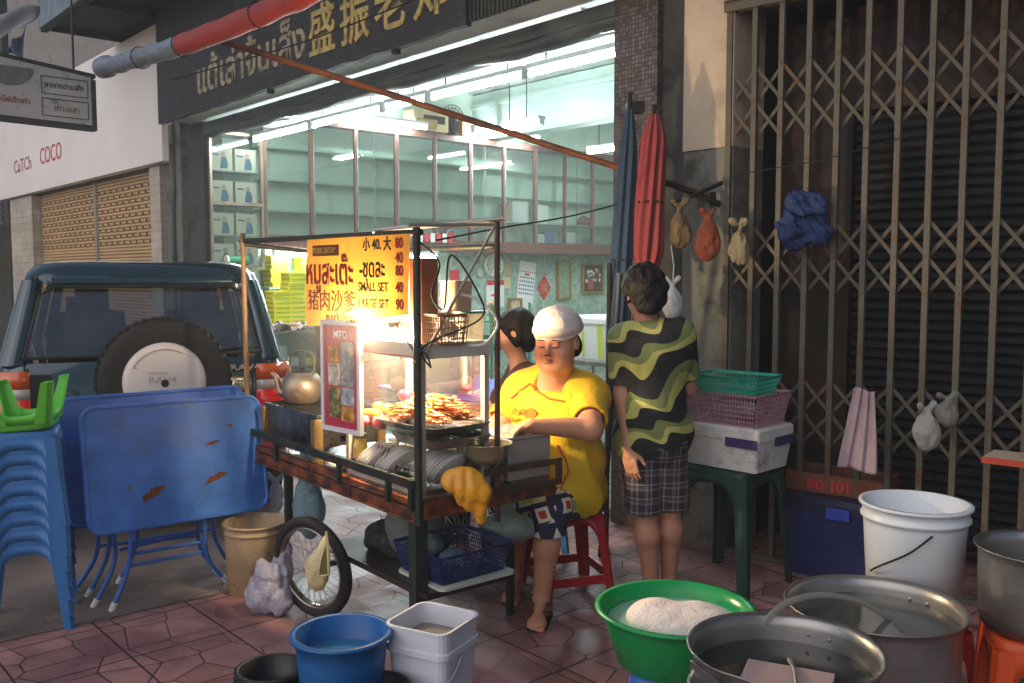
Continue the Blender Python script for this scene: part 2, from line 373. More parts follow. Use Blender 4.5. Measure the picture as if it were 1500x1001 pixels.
# ---- pavement material: stamped red concrete, square joints plus irregular cracks pattern
def pavement_mat():
    m = bpy.data.materials.new('pavement'); m.use_nodes = True; nt = m.node_tree; L = nt.links; b = nt.nodes['Principled BSDF']
    tc = nd(nt, 'ShaderNodeTexCoord'); mp = nd(nt, 'ShaderNodeMapping'); mp.inputs['Rotation'].default_value = (0, 0, R(48.4)); L.new(tc.outputs['Object'], mp.inputs[0])
    v = nd(nt, 'ShaderNodeTexVoronoi', feature='DISTANCE_TO_EDGE', voronoi_dimensions='2D', Scale=5.2, Randomness=0.75); L.new(mp.outputs[0], v.inputs['Vector'])
    br = nd(nt, 'ShaderNodeTexBrick', offset=0.0); br.inputs['Scale'].default_value = 1.0; br.inputs['Brick Width'].default_value = 0.42; br.inputs['Row Height'].default_value = 0.42; br.inputs['Mortar Size'].default_value = 0.005; br.inputs['Mortar Smooth'].default_value = 0.3
    L.new(mp.outputs[0], br.inputs['Vector'])
    r1 = nd(nt, 'ShaderNodeMapRange'); r1.inputs['From Min'].default_value = 0.008; r1.inputs['From Max'].default_value = 0.026; L.new(v.outputs['Distance'], r1.inputs[0])
    inv = nd(nt, 'ShaderNodeMath', operation='SUBTRACT'); inv.inputs[0].default_value = 1; L.new(br.outputs['Fac'], inv.inputs[1])
    # worn places where the pressed pattern has nearly gone
    wn = nd(nt, 'ShaderNodeTexNoise', Scale=0.8, Detail=2.0); L.new(mp.outputs[0], wn.inputs['Vector'])
    wr = nd(nt, 'ShaderNodeMapRange'); wr.inputs['From Min'].default_value = 0.5; wr.inputs['From Max'].default_value = 0.62; wr.inputs['To Max'].default_value = 0.7; L.new(wn.outputs['Fac'], wr.inputs[0])
    ad = nd(nt, 'ShaderNodeMath', operation='MAXIMUM'); L.new(r1.outputs[0], ad.inputs[0]); L.new(wr.outputs[0], ad.inputs[1])
    mn = nd(nt, 'ShaderNodeMath', operation='MINIMUM'); L.new(ad.outputs[0], mn.inputs[0]); L.new(inv.outputs[0], mn.inputs[1])
    n = nd(nt, 'ShaderNodeTexNoise', Scale=3.0, Detail=9.0, Roughness=0.65); L.new(mp.outputs[0], n.inputs['Vector'])
    cr = nd(nt, 'ShaderNodeValToRGB'); e = cr.color_ramp.elements; e[0].position = .3; e[0].color = rgba(hx('6a4c4c')); e[1].position = .72; e[1].color = rgba(hx('b48a87'))
    e2 = cr.color_ramp.elements.new(.52); e2.color = rgba(hx('946b69')); L.new(n.outputs['Fac'], cr.inputs[0])
    vc = nd(nt, 'ShaderNodeTexVoronoi', feature='F1', voronoi_dimensions='2D', Scale=5.2, Randomness=0.75); L.new(mp.outputs[0], vc.inputs['Vector'])
    hs = nd(nt, 'ShaderNodeHueSaturation'); L.new(cr.outputs[0], hs.inputs['Color']); sp = nd(nt, 'ShaderNodeSeparateColor'); L.new(vc.outputs['Color'], sp.inputs[0])
    mr = nd(nt, 'ShaderNodeMapRange'); mr.inputs['To Min'].default_value = 0.82; mr.inputs['To Max'].default_value = 1.15; L.new(sp.outputs[0], mr.inputs[0]); L.new(mr.outputs[0], hs.inputs['Value'])
    mx = nd(nt, 'ShaderNodeMix', data_type='RGBA'); L.new(mn.outputs[0], mx.inputs[0]); mx.inputs[6].default_value = rgba(hx('2c2224')); L.new(hs.outputs[0], mx.inputs[7])
    L.new(mx.outputs[2], b.inputs['Base Color'])
    rr = nd(nt, 'ShaderNodeMapRange'); rr.inputs['From Min'].default_value = .35; rr.inputs['From Max'].default_value = .65; rr.inputs['To Min'].default_value = .38; rr.inputs['To Max'].default_value = .75; L.new(n.outputs['Fac'], rr.inputs[0]); L.new(rr.outputs[0], b.inputs['Roughness'])
    bp = nd(nt, 'ShaderNodeBump', Strength=0.55, Distance=0.006); ms = nd(nt, 'ShaderNodeMath', operation='MULTIPLY_ADD'); ms.inputs[1].default_value = 0.25
    L.new(n.outputs['Fac'], ms.inputs[0]); L.new(mn.outputs[0], ms.inputs[2]); L.new(ms.outputs[0], bp.inputs['Height']); L.new(bp.outputs[0], b.inputs['Normal'])
    # wet and dirty patches with their own shape, small grit
    wt = nd(nt, 'ShaderNodeTexNoise', Scale=1.3, Detail=5.0, Distortion=1.0); L.new(tc.outputs['Object'], wt.inputs['Vector']); wm_ = nd(nt, 'ShaderNodeMapRange'); wm_.inputs['From Min'].default_value = .54; wm_.inputs['From Max'].default_value = .60; L.new(wt.outputs['Fac'], wm_.inputs[0])
    dk = nd(nt, 'ShaderNodeMix', data_type='RGBA', blend_type='MULTIPLY'); L.new(wm_.outputs[0], dk.inputs[0]); L.new(mx.outputs[2], dk.inputs[6]); dk.inputs[7].default_value = (.6, .57, .55, 1)
    gn = nd(nt, 'ShaderNodeTexNoise', Scale=90.0, Detail=2.0); L.new(tc.outputs['Object'], gn.inputs['Vector']); gm_ = nd(nt, 'ShaderNodeMapRange'); gm_.inputs['From Min'].default_value = .68; gm_.inputs['From Max'].default_value = .74; gm_.inputs['To Max'].default_value = .7; L.new(gn.outputs['Fac'], gm_.inputs[0])
    gx = nd(nt, 'ShaderNodeMix', data_type='RGBA'); L.new(gm_.outputs[0], gx.inputs[0]); L.new(dk.outputs[2], gx.inputs[6]); gx.inputs[7].default_value = rgba(hx('2a2322')); L.new(gx.outputs[2], b.inputs['Base Color'])
    rw = nd(nt, 'ShaderNodeMix'); L.new(wm_.outputs[0], rw.inputs[0]); L.new(rr.outputs[0], rw.inputs[2]); rw.inputs[3].default_value = .36; L.new(rw.outputs[0], b.inputs['Roughness'])
    return m
concrete = mat('concrete_road', hx('7a6b62'), .75, var=.25, vs=2.2, bump=.5, bs=40, col2=hx('4a4441'), thr=.58, soft=.1, s2=1.6)
mb = MB(); mb.add([(-60, -60, 0), (60, -60, 0), (60, 60, 0), (-60, 60, 0)], [(0, 1, 2, 3)]); struct('pavement', mb, pavement_mat())
a = G(-400, 1030); a.z = 0.004; b_ = G(321, 871); b_.z = .004; c_ = B(-4.9, -.1, .004)
mb = MB(); mb.add([(-40, -2, .004), a, b_, c_, B(-30, -.1, .004)], [(0, 1, 2, 3, 4)]); struct('road', mb, concrete)

# ---- materials of the buildings
green_wall = mat('pale_green_wall', hx('b3c9b8'), .6, var=.08, vs=3, col2=hx('a0b5a8'), thr=.62, s2=2)
white_ceil = mat('white_ceiling', hx('b4c0bd'), .6, var=.05, vs=2)
dark_wood = mat('brown_wood_frame', hx('5f4438'), .5, var=.25, vs=20, stretch=(1, 1, .2), bump=.2)
dark_pl = mat('dark_stained_plaster', hx('3a3b38'), .85, var=.3, vs=4, bump=.4, bs=20, col2=hx('23221f'), s2=3)
grey_pl = mat('grey_green_plaster', hx('6d6f66'), .85, var=.2, vs=4, bump=.5, bs=18, col2=hx('40413b'), thr=.56, s2=4)
cream_pl = mat('cream_plaster', hx('b5a58f'), .8, var=.12, vs=3, bump=.3, bs=18, col2=hx('8f8069'), thr=.58, s2=2.5)
alu = mat('aluminium_strip', hx('a9a6a0'), .35, .8, var=.1, vs=14)
black = mat('black_soot', hx('141312'), .8, var=.2, vs=8)
def tilemat(name, c1, c2, mort, sz, msz=.03, rough=.35):
    m = bpy.data.materials.new(name); m.use_nodes = True; nt = m.node_tree; L = nt.links; b = nt.nodes['Principled BSDF']
    tc = nd(nt, 'ShaderNodeTexCoord'); sx = nd(nt, 'ShaderNodeSeparateXYZ'); L.new(tc.outputs['Object'], sx.inputs[0])
    ad = nd(nt, 'ShaderNodeMath', operation='ADD'); L.new(sx.outputs[0], ad.inputs[0]); L.new(sx.outputs[1], ad.inputs[1])
    cb = nd(nt, 'ShaderNodeCombineXYZ'); L.new(ad.outputs[0], cb.inputs[0]); L.new(sx.outputs[2], cb.inputs[1])
    br = nd(nt, 'ShaderNodeTexBrick', offset=0.0); br.inputs['Scale'].default_value = 1.0; br.inputs['Brick Width'].default_value = sz; br.inputs['Row Height'].default_value = sz; br.inputs['Mortar Size'].default_value = sz*msz
    br.inputs['Color1'].default_value = rgba(c1); br.inputs['Color2'].default_value = rgba(c2); br.inputs['Mortar'].default_value = rgba(mort)
    L.new(cb.outputs[0], br.inputs['Vector']); n = nd(nt, 'ShaderNodeTexNoise', Scale=4.0, Detail=6.0); L.new(tc.outputs['Object'], n.inputs['Vector'])
    mx = nd(nt, 'ShaderNodeMix', data_type='RGBA', blend_type='MULTIPLY'); mx.inputs[0].default_value = .6; L.new(br.outputs['Color'], mx.inputs[6]); L.new(n.outputs['Fac'], mx.inputs[7])
    L.new(mx.outputs[2], b.inputs['Base Color']); b.inputs['Roughness'].default_value = rough
    bp = nd(nt, 'ShaderNodeBump', Strength=0.4, Distance=0.003, invert=True); L.new(br.outputs['Fac'], bp.inputs['Height']); L.new(bp.outputs[0], b.inputs['Normal']); return m
mosaic = tilemat('brown_mosaic_tile', hx('7d7068'), hx('4c4340'), hx('363230'), .026, .1)
white_tile = tilemat('cream_wall_tile', hx('e3d6c2'), hx('d8c8b0'), hx('9b8d7c'), .11)
def marble_mat():
    m = bpy.data.materials.new('green_marbled_wall'); m.use_nodes = True; nt = m.node_tree; L = nt.links; b = nt.nodes['Principled BSDF']
    tc = nd(nt, 'ShaderNodeTexCoord'); n = nd(nt, 'ShaderNodeTexNoise', Scale=5.0, Detail=9.0, Roughness=.7, Distortion=2.5); L.new(tc.outputs['Object'], n.inputs['Vector'])
    cr = nd(nt, 'ShaderNodeValToRGB'); e = cr.color_ramp.elements; e[0].position = .38; e[0].color = rgba(hx('728f80')); e[1].position = .62; e[1].color = rgba(hx('adc0b1')); L.new(n.outputs['Fac'], cr.inputs[0]); L.new(cr.outputs[0], b.inputs['Base Color']); b.inputs['Roughness'].default_value = .5; return m
marble = marble_mat()

# ================================================================== SHOPHOUSE (open front, lit inside)
shop = thing('shophouse', 'open-fronted shophouse with brightly lit pale green interior and brown mosaic pillar', 'building', OB, RB)
XL = -6.9
mb = MB(); mb.box(XL-.15, XL, .05, 8.6, 0, 4.3); mb.box(XL, .15, 8.5, 8.65, 0, 4.3); mb.box(.0, .15, .42, 8.5, 0, 4.3); obj('wall', mb, green_wall, shop)
mb = MB(); mb.box(XL, XL+.006, .6, 8.48, .0, 2.02); obj('wallpaper', mb, marble, shop)
mb = MB(); mb.box(XL, 0, .9, 8.5, 4.12, 4.25); obj('ceiling', mb, white_ceil, shop)
mb = MB(); mb.box(XL, 0, -.29, .92, 3.27, 3.4); mb.box(XL, 0, .88, .96, 3.4, 4.12)
for k in range(1, 7): mb.box(-6.9+k*1.02-.008, -6.9+k*1.02+.008, .02, .915, 3.262, 3.268, 1)
obj('soffit', mb, [white_ceil, mat('seam_grey', hx('9aa09e'), .7)], shop)
mb = MB(); mb.box(XL, 0, 4.1, 4.35, 3.46, 4.1); mb.box(XL, 0, 4.06, 4.1, 3.9, 3.96); obj('ceiling_beam', mb, mat('pale_green_beam', hx('b4cdc2'), .6, var=.1), shop)
mb = MB(); mb.box(XL, 0, .05, 8.5, .01, .06); obj('floor', mb, mat('shop_floor_tile', hx('80807a'), .3, var=.15), shop)
# lintel roll and rolled-up shutter curtain
mb = MB(); pts = [( -6.62+6.16*i/30, .06+.01*math.sin(i*1.3), 3.14+.012*math.sin(i*.9)) for i in range(31)]
mb.tube(pts, [.062+.008*math.sin(i*2.1) for i in range(31)], 12); mb.box(-6.6, -.46, .0, .03, 3.16, 3.25)
obj('rolled_shutter', mb, mat('rolled_shutter_metal', hx('5d6463'), .35, .5, var=.3, vs=9, stretch=(.3, 1, 1)), shop)
# left jamb columns
mb = MB(); mb.box(-7.58, -7.12, -.06, .3, 0, 4.5); obj('column', mb, grey_pl, shop)
mb = MB(); mb.box(-7.1, -6.62, .0, .22, 0, 3.27); mb.box(-7.12, -6.9, .22, .5, 0, 4.2); obj('jamb', mb, dark_pl, shop)
mb = MB(); mb.tube([(-7.33, -.1, 0), (-7.33, -.1, 2.2), (-7.3, -.09, 2.6), (-7.3, -.09, 3.3)], .035); obj('drain_pipe', mb, grey_pl, shop)
# mosaic pillar and cream wall strip on the right
mb = MB(); mb.box(-.457, -.12, -.02, .4, 0, 4.5); obj('column', mb, mosaic, shop)
mb = MB(); mb.box(-.118, .06, .03, .4, 0, 4.5); obj('column_side', mb, dark_pl, shop)
mb = MB(); mb.box(.06, .40, .0, .3, 2.28, 3.16); obj('plaster_panel', mb, cream_pl, shop)
mb = MB(); mb.box(.06, .40, .01, .3, 0, 2.28); mb.box(.06, .4, .02, .3, 3.16, 4.5); obj('plaster_base', mb, grey_pl, shop)
# signboard fascia
mb = MB()
bot = [(-7.0+5.5*i/28, 3.25+random.uniform(-.012, .008)) for i in range(29)]
mb.prism(bot+[(-1.5, 4.46), (-7.0, 4.46)], .05, Matrix(((1, 0, 0, 0), (0, 0, -1, -.3), (0, 1, 0, 0), (0, 0, 0, 1))))
sgn = obj('fascia_sign', mb, mat('black_signboard', hx('211f22'), .6, var=.35, vs=3, bump=.25, bs=12, col2=hx('3d3a38'), thr=.6), shop)
mb = MB()
for k in range(27): x = -1.49+k*.04; mb.box(x, x+.022, -.33, -.3, 3.27, 4.46); mb.box(x+.022, x+.04, -.315, -.3, 3.28, 4.46)
obj('ribbed_fascia', mb, dark_pl, shop)
for x in (-4.4, -2.4): obj('sign_bracket', MB().box(x, x+.05, -.34, -.29, 3.21, 3.26), black, shop)
gold = mat('tarnished_gold_letter', hx('b9a25f'), .5, .3, var=.35, vs=18, col2=hx('6d5f3c'), thr=.6)
silver = mat('weathered_cream_letter', hx('9b9178'), .6, .1, var=.4, vs=15, col2=hx('4d4a42'), thr=.6)
SM = FR((0, 0, 0), (1, 0, 0), (0, 0, 1))
lettering('แต้เล่าจิ้นเส็ง', .42, T(-5.92, -.352, 3.42) @ SM, silver, sgn, .006, .008, 1.08)
for i, ch in enumerate('盛振老郑'): lettering(ch, .44, T(-3.60+i*.5, -.352, 3.42) @ SM, gold, sgn, .006, .01)
# canopy over the pavement: corrugated edge with a dark underside
can = thing('canopy', 'dark metal canopy with pale corrugated edge jutting over the shop signs', 'canopy', B(0, 0, 4.5), RB)
mb = MB()
for k in range(190):
    x = -8.75+k*.05; mb.box(x, x+.028, -1.10, -1.07, 0, .36); mb.box(x+.028, x+.05, -1.085, -1.07, 0, .36)
obj('corrugated_edge', mb, mat('pale_corrugated', hx('93a4ae'), .5, .3, var=.2, vs=5), can)
mb = MB(); mb.box(-8.75, 3.6, -1.07, .0, .03, .09); mb.box(-8.75, 3.6, -1.07, -1.0, -.03, .03)
for k in range(9): mb.box(-8.6+k*1.4, -8.55+k*1.4, -1.0, 0, -.04, .03)
obj('roof_sheet', mb, mat('dark_roof_sheet', hx('1f1f20'), .8, var=.2), can)

# ================================================================== NEIGHBOUR WITH WHITE FASCIA
nb = thing('corner_shop', 'closed shop with big white fascia and tan roller shutters left of the open shophouse', 'building', B(-7.6, 0, 0), RB)
def X(v): return v+7.6
mb = MB(); mb.box(X(-15.2), X(-7.64), .1, .4, 0, 7); obj('wall', mb, mat('neighbour_wall', hx('8b8580'), .8, var=.2), nb)
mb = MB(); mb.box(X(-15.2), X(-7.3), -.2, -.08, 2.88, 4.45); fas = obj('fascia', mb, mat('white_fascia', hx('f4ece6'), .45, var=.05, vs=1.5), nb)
redm = mat('red_letter_paint', hx('c0303a'), .5, var=.1)
FM = T(0, -.203, 0) @ SM
lettering('CaTCh', .30, T(X(-13.9), -.203, 3.26) @ SM, mat('dull_red_letter', hx('a8505a'), .5), fas, .0, .002, 1.25)
lettering('COCO', .36, T(X(-12.32), -.203, 3.27) @ SM, redm, fas, .0, .002, 1.05)
mb = MB(); mb.box(X(-7.95), X(-7.62), -.12, .1, 0, 2.86); obj('tiled_column', mb, white_tile, nb)
mb = MB(); mb.box(X(-14.6), X(-13.22), -.12, .1, 0, 2.86); obj('tiled_column', mb, white_tile, nb)
shutm = mat('tan_roller_shutter', hx('d6b27e'), .38, .2, var=.12, vs=3, stretch=(.3, 1, 3))
holem = mat('shutter_hole', hx('33281c'), .9)
for (x0, x1) in ((-13.2, -10.45), (-10.36, -7.96)):
    mb = MB(); n = 64; hgt = 2.86/n
    prof = []
    for i in range(n): z = i*hgt; prof += [(.05, z), (.02, z+hgt*.3), (.02, z+hgt*.75)]
    prof.append((.05, 2.86))
    mb.add([(X(x0), y, z) for y, z in prof]+[(X(x1), y, z) for y, z in prof], [(i, i+len(prof), i+len(prof)+1, i+1) for i in range(len(prof)-1)])
    for i in range(n-20, n-2, 2):
        for k in range(int((x1-x0)/.24)):
            xx = X(x0)+.10+k*.24+(.12 if (i//2) % 2 else 0); z = i*hgt+hgt*.5
            if xx+.05 > X(x1): continue
            mb.add([(xx+.034*math.cos(t*PI/4), .0155, z+.02*math.sin(t*PI/4)) for t in range(8)], [tuple(reversed(range(8)))], 1)
    obj('roller_shutter', mb, [shutm, holem], nb)
mb = MB(); mb.box(X(-10.45), X(-10.36), -.0, .09, 0, 2.86); obj('centre_rail', mb, alu, nb)
# dark buildings further along
fb = thing('far_shophouse', 'dark brown old shophouse at the far left edge', 'building', B(-15.3, 0, 0), RB)
mb = MB(); mb.box(-14, 0.05, .0, 6, 0, 8); obj('wall', mb, dark_pl, fb)
mb = MB()
for k in range(16): mb.box(-3.2, -.3, -.03, 0, 2.5+k*.09, 2.56+k*.09)
obj('louvre', mb, mat('grey_louvre', hx('4d4c4d'), .7, var=.2), fb)
ls = thing('lit_sign_box', 'small glowing yellow signboard under an eave at the left edge', 'sign', B(-16.4, -.5, 1.75), RB)
mb = MB(); mb.box(-1.4, .9, -.05, .05, 0, .62); obj('light_panel', mb, mat('yellow_lit_panel', hx('d8c87a'), .6, var=.2, emit=hx('e8d68a'), es=.22), ls)
mb = MB(); mb.box(-1.45, .95, -.06, .06, -.05, 0); mb.box(-1.45, .95, -.06, .06, .62, .66); mb.box(.9, .95, -.055, .055, 0, .62); mb.box(-1.45, 1.2, -.5, .4, .72, .76); obj('frame', mb, alu, ls)
lettering('ตราแสตน', .26, T(-.9, -.056, .28) @ SM, mat('brown_letter', hx('7a5a30'), .6), ls, 0, .001)

# projecting signboard hung at top left
hb = thing('hanging_signboard', 'white projecting food signboard with bowl drawing and red Thai writing at top left', 'sign')
o0 = Vector((-5.17, 9.0, 3.12)); dr = Vector((.748, .664, 0))
M = FR(o0, dr, (0, 0, 1)); hb.location = o0; Mi = FR((0, 0, 0), dr, (0, 0, 1))
mb = MB(); mb.M = Mi; mb.prism([(0, .02), (1.05, .0), (1.05, .49), (0, .60)], -.12); bdp = obj('board', mb, mat('dirty_white_board', hx('b9b4b2'), .6, var=.15, vs=2, col2=hx('858080'), thr=.6), hb)
mb = MB(); mb.M = Mi; mb.prism([(-.02, -.03), (1.1, -.05), (1.1, .0), (-.02, .02)], -.14); mb.prism([(1.05, .0), (1.1, .0), (1.1, .47), (1.05, .47)], -.14); mb.prism([(-.02, .60), (1.1, .49), (1.1, .53), (-.02, .64)], -.14)
mb.tube([(.2, .6, -.05), (.2, 1.4, -.05)], .012); mb.tube([(.9, .45, -.05), (.9, 1.4, -.05)], .012); obj('frame', mb, mat('dark_sign_frame', hx('2b2524'), .6), hb)
mb = MB(); mb.M = Mi
mb.prism([(.27+.24*math.cos(t), .50+.19*math.sin(t)) for t in [PI+PI*i/14 for i in range(15)]], .004); obj('bowl_drawing', mb, mat('grey_print', hx('6a6c6a'), .6, var=.3, vs=15), hb)
lettering('เย็นตาโฟเจ้าเก่า', .072, Mi @ T(.03, .15, .002), mat('red_print', hx('9c2f33'), .6), hb, .002, .001)
mb = MB(); mb.M = Mi
for (xa, xb, ya, yb) in ((.57, 1.02, .27, .45), (.57, 1.02, .05, .23)):
    for q in ((xa, xb, ya, ya+.008), (xa, xb, yb-.008, yb), (xa, xa+.008, ya, yb), (xb-.008, xb, ya, yb)): mb.box(q[0], q[1], q[2], q[3], 0, .004)
obj('printed_border', mb, mat('dark_print', hx('2c2b2e'), .6), hb)
lettering('อาหารตามสั่ง', .072, Mi @ T(.6, .34, .002), mat('dark_print2', hx('4a3436'), .6), hb, .002, .001)
lettering('เกาเหลา', .08, Mi @ T(.68, .11, .002), mat('faded_print', hx('7a5656'), .6), hb, .001, .001)
# bluish tarp scrap and white canvas by the canopy corner
mb = MB()
p = [U(8, 75, 9.6), U(35, 40, 9.4), U(48, 78, 9.5), U(38, 112, 9.6), U(22, 80, 9.7)]
mb.grid(lambda u, v: Vector((p[0]*(1-u)*(1-v)+p[1]*u*(1-v)+p[3]*u*v+p[4]*(1-u)*v))+Vector((0, .05*math.sin(9*u+4*v), .03*math.sin(7*u))), 14, 14)
tag(obj('tarpaulin', mb, mat('blue_tarp', hx('4d6c8f'), .5, var=.2), solid=.004), 'blue tarpaulin scrap folded over the canopy corner', 'tarpaulin')
mb = MB(); q = [U(-60, 22, 9.3), U(60, 12, 9.6), U(38, 46, 9.4), U(-60, 56, 9.2)]
mb.grid(lambda u, v: Vector((q[0]*(1-u)*(1-v)+q[1]*u*(1-v)+q[2]*u*v+q[3]*(1-u)*v))+Vector((0, .06*math.sin(6*u+5*v), .03*math.sin(9*u))), 14, 10)
tag(obj('awning_cloth', mb, mat('grey_canvas', hx('8b8f92'), .7, var=.2), solid=.004), 'grey canvas awning edge above the hanging food signboard', 'awning')

# ================================================================== SCISSOR GATE + SHUTTER HOUSE
OG = Vector((1.2, 5.12, 0)); RG = R(-40)
def GT(x, y, z=0): c, s = math.cos(RG), math.sin(RG); return Vector((OG.x+x*c-y*s, OG.y+x*s+y*c, z))
gh = thing('gated_shophouse', 'dark closed shophouse with corrugated shutter behind the scissor gate', 'building', OG, RG)
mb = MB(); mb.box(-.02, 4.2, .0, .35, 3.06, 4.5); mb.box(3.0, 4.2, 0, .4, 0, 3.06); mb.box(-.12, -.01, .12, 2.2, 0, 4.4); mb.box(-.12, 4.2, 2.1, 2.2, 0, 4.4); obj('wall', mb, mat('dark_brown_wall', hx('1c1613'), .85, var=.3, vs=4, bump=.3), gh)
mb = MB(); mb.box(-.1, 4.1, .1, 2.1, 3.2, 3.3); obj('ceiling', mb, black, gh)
mb = MB(); n = 44; prof = []
for i in range(n): z = .05+i*.055; prof += [(.58, z), (.55, z+.016), (.55, z+.042)]
prof.append((.58, .05+n*.055))
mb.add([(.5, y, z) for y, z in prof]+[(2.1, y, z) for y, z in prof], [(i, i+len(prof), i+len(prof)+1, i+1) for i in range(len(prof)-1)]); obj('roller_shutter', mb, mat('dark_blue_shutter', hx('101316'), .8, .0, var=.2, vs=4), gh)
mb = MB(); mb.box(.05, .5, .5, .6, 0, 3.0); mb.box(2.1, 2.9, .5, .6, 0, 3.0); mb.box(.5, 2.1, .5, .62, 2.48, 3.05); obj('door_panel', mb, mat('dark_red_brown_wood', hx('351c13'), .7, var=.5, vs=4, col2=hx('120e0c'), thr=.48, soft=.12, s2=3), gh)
gate = thing('scissor_gate', 'rusty grey folding scissor gate with tall bars and diagonal lattice', 'gate', OG, RG)
gm = mat('weathered_gate_paint', hx('545045'), .6, .2, var=.25, vs=12, col2=hx('5c3b26'), thr=.62, soft=.06, s2=9, bump=.3, bs=60, detail=8)
gm2 = mat('rusty_lattice_paint', hx('4e493e'), .65, .2, var=.3, vs=14, col2=hx('5f3c25'), thr=.60, soft=.06, s2=7)
NB = 19
for k in range(NB):
    x = -.004+.151*k; mb = MB()
    if k == 0: mb.box(x-.012, x+.02, -.02, .03, .03, 3.05)
    else:
        mb.box(x-.014, x+.014, -.018, -.014, .03, 3.05); mb.box(x-.014, x-.010, -.014, .012, .03, 3.05); mb.box(x+.010, x+.014, -.014, .012, .03, 3.05)
        for z in (.68, .85, 1.02, 1.48, 1.66, 1.84, 2.31, 2.50, 2.69): mb.cyl((x, -.018, z), (x, -.023, z), .006, n=8)
    obj('bar', mb, gm, gate)
for zs in ((.68, .85, 1.02), (1.48, 1.66, 1.84), (2.31, 2.50, 2.69)):
    mb = MB()
    for k in range(NB-1):
        x0 = -.004+.151*k; x1 = x0+.151
        for j in range(2):
            for (za, zb, yy) in ((zs[j], zs[j+1], .016), (zs[j+1], zs[j], -.004)):
                d = Vector((x1-x0, 0, zb-za)); L_ = d.length; ang = math.atan2(zb-za, x1-x0)
                Mx = T(x0, yy, za) @ Matrix.Rotation(-ang, 4, 'Y'); mb.box(0, L_, 0, .004, -.009, .009, 0, M=Mx)
    obj('lattice', mb, gm2, gate)
mb = MB(); mb.box(-.03, 2.95, -.03, -.022, 3.0, 3.06); mb.box(-.03, 2.95, .02, .03, 3.0, 3.06); mb.box(-.03, 2.95, -.03, .03, 3.045, 3.055); obj('top_track', mb, gm, gate)
mb = MB(); mb.box(-.03, 2.95, -.035, -.02, 0.005, .03); mb.box(-.03, 2.95, .02, .035, 0.005, .03); obj('floor_track', mb, gm, gate)
# header boards over gate
mb = MB(); mb.box(-.05, 2.9, -.06, -.035, 3.07, 3.2); mb.box(-.05, 2.9, -.10, -.02, 3.2, 3.23); obj('header_board', mb, cream_pl, gh)
# ================================================================== SHOP INTERIOR (local x right, y inwards)
def sy(px, x0=-6.54):   # distance into the shop at which the left wall plane meets a picture column
    o = B(x0, 0); r = (px-750)/FPX; return (r*o.y-o.x)/(.748-.664*r)
pane = glassmat('cabinet_glass', (.93, 1, .97), .30, .015, .03)
shelf_m = mat('green_shelf_board', hx('9fb5a5'), .55, var=.08); back_m = mat('cabinet_back_green', hx('b9cfbd'), .5, var=.08, vs=3)
cab = thing('display_cabinet', 'long glazed brown wood wall cabinet with nearly empty pale green shelves', 'cabinet', B(0, 0), RB)
cols = [.70+.615*k for k in range(13)]; zt, zb = 3.40, 2.0
mb = MB(); mb.box(-6.885, -6.87, .70, 8.08, zb, zt); obj('back_panel', mb, back_m, cab)
for z in (3.06, 2.68, 2.32): mb = MB(); mb.box(-6.868, -6.60, .71, 8.07, z-.012, z+.008); obj('shelf', mb, shelf_m, cab)
mb = MB(); mb.box(-6.89, -6.53, .69, 8.09, zb-.13, zb); mb.box(-6.89, -6.53, .69, 8.09, zt, zt+.05)
for i, y in enumerate(cols): mb.box(-6.57, -6.528, y-(.03 if i % 2 else .022), y+(.03 if i % 2 else .022), zb, zt)
for i, y in enumerate(cols[:-1]): mb.box(-6.56, -6.535, y+.03, y+.585, zt-.03, zt); mb.box(-6.56, -6.535, y+.03, y+.585, zb, zb+.03)
obj('frame', mb, dark_wood, cab)
mb = MB()
for i, y in enumerate(cols): mb.box(-6.527, -6.524, y+.012, y+.02, zb, zt)
for y in (cols[2]+.30, cols[5]+.3, cols[8]+.3): mb.box(-6.6, -6.59, y, y+.012, zb, zt)
obj('metal_strip', mb, alu, cab)
for y in cols[:-1]: mb = MB(); mb.add([(-6.548, y+.03, zb+.03), (-6.548, y+.585, zb+.03), (-6.548, y+.585, zt-.03), (-6.548, y+.03, zt-.03)], [(0, 1, 2, 3)]); obj('glass_door', mb, pane, cab)
cab2 = thing('gift_cabinet', 'tall narrow glass cabinet with white picture boxes at the shop entrance', 'cabinet', B(0, 0), RB)
mb = MB(); mb.box(-6.885, -6.87, .04, .66, 1.64, 3.15); obj('back_panel', mb, back_m, cab2)
for z in (2.74, 2.37, 2.01, 1.66): mb = MB(); mb.box(-6.868, -6.57, .05, .65, z-.01, z+.004); obj('shelf', mb, shelf_m, cab2)
mb = MB()
for q in ((.03, .06), (.64, .675)): mb.box(-6.57, -6.53, q[0], q[1], 1.62, 3.18)
for z in (1.62, 2.35, 3.14): mb.box(-6.57, -6.528, .06, .64, z, z+.035)
mb.box(-6.89, -6.57, .03, .675, 3.15, 3.18); obj('frame', mb, mat('bronze_aluminium', hx('8c7d6c'), .35, .6, var=.15), cab2)
for (a0, a1) in ((1.66, 2.35), (2.39, 3.14)): mb = MB(); mb.add([(-6.548, .06, a0), (-6.548, .64, a0), (-6.548, .64, a1), (-6.548, .06, a1)], [(0, 1, 2, 3)]); obj('glass_door', mb, pane, cab2)
bm_ = mat('cream_gift_box', hx('d8d2bd'), .5, var=.05); bluep = mat('blue_print', hx('3f6f8f'), .5, var=.3, vs=25); flesh = mat('pink_print', hx('c79b86'), .5)
first = None
rows = ['top', 'second', 'third', 'lowest']; side = ['left', 'right']
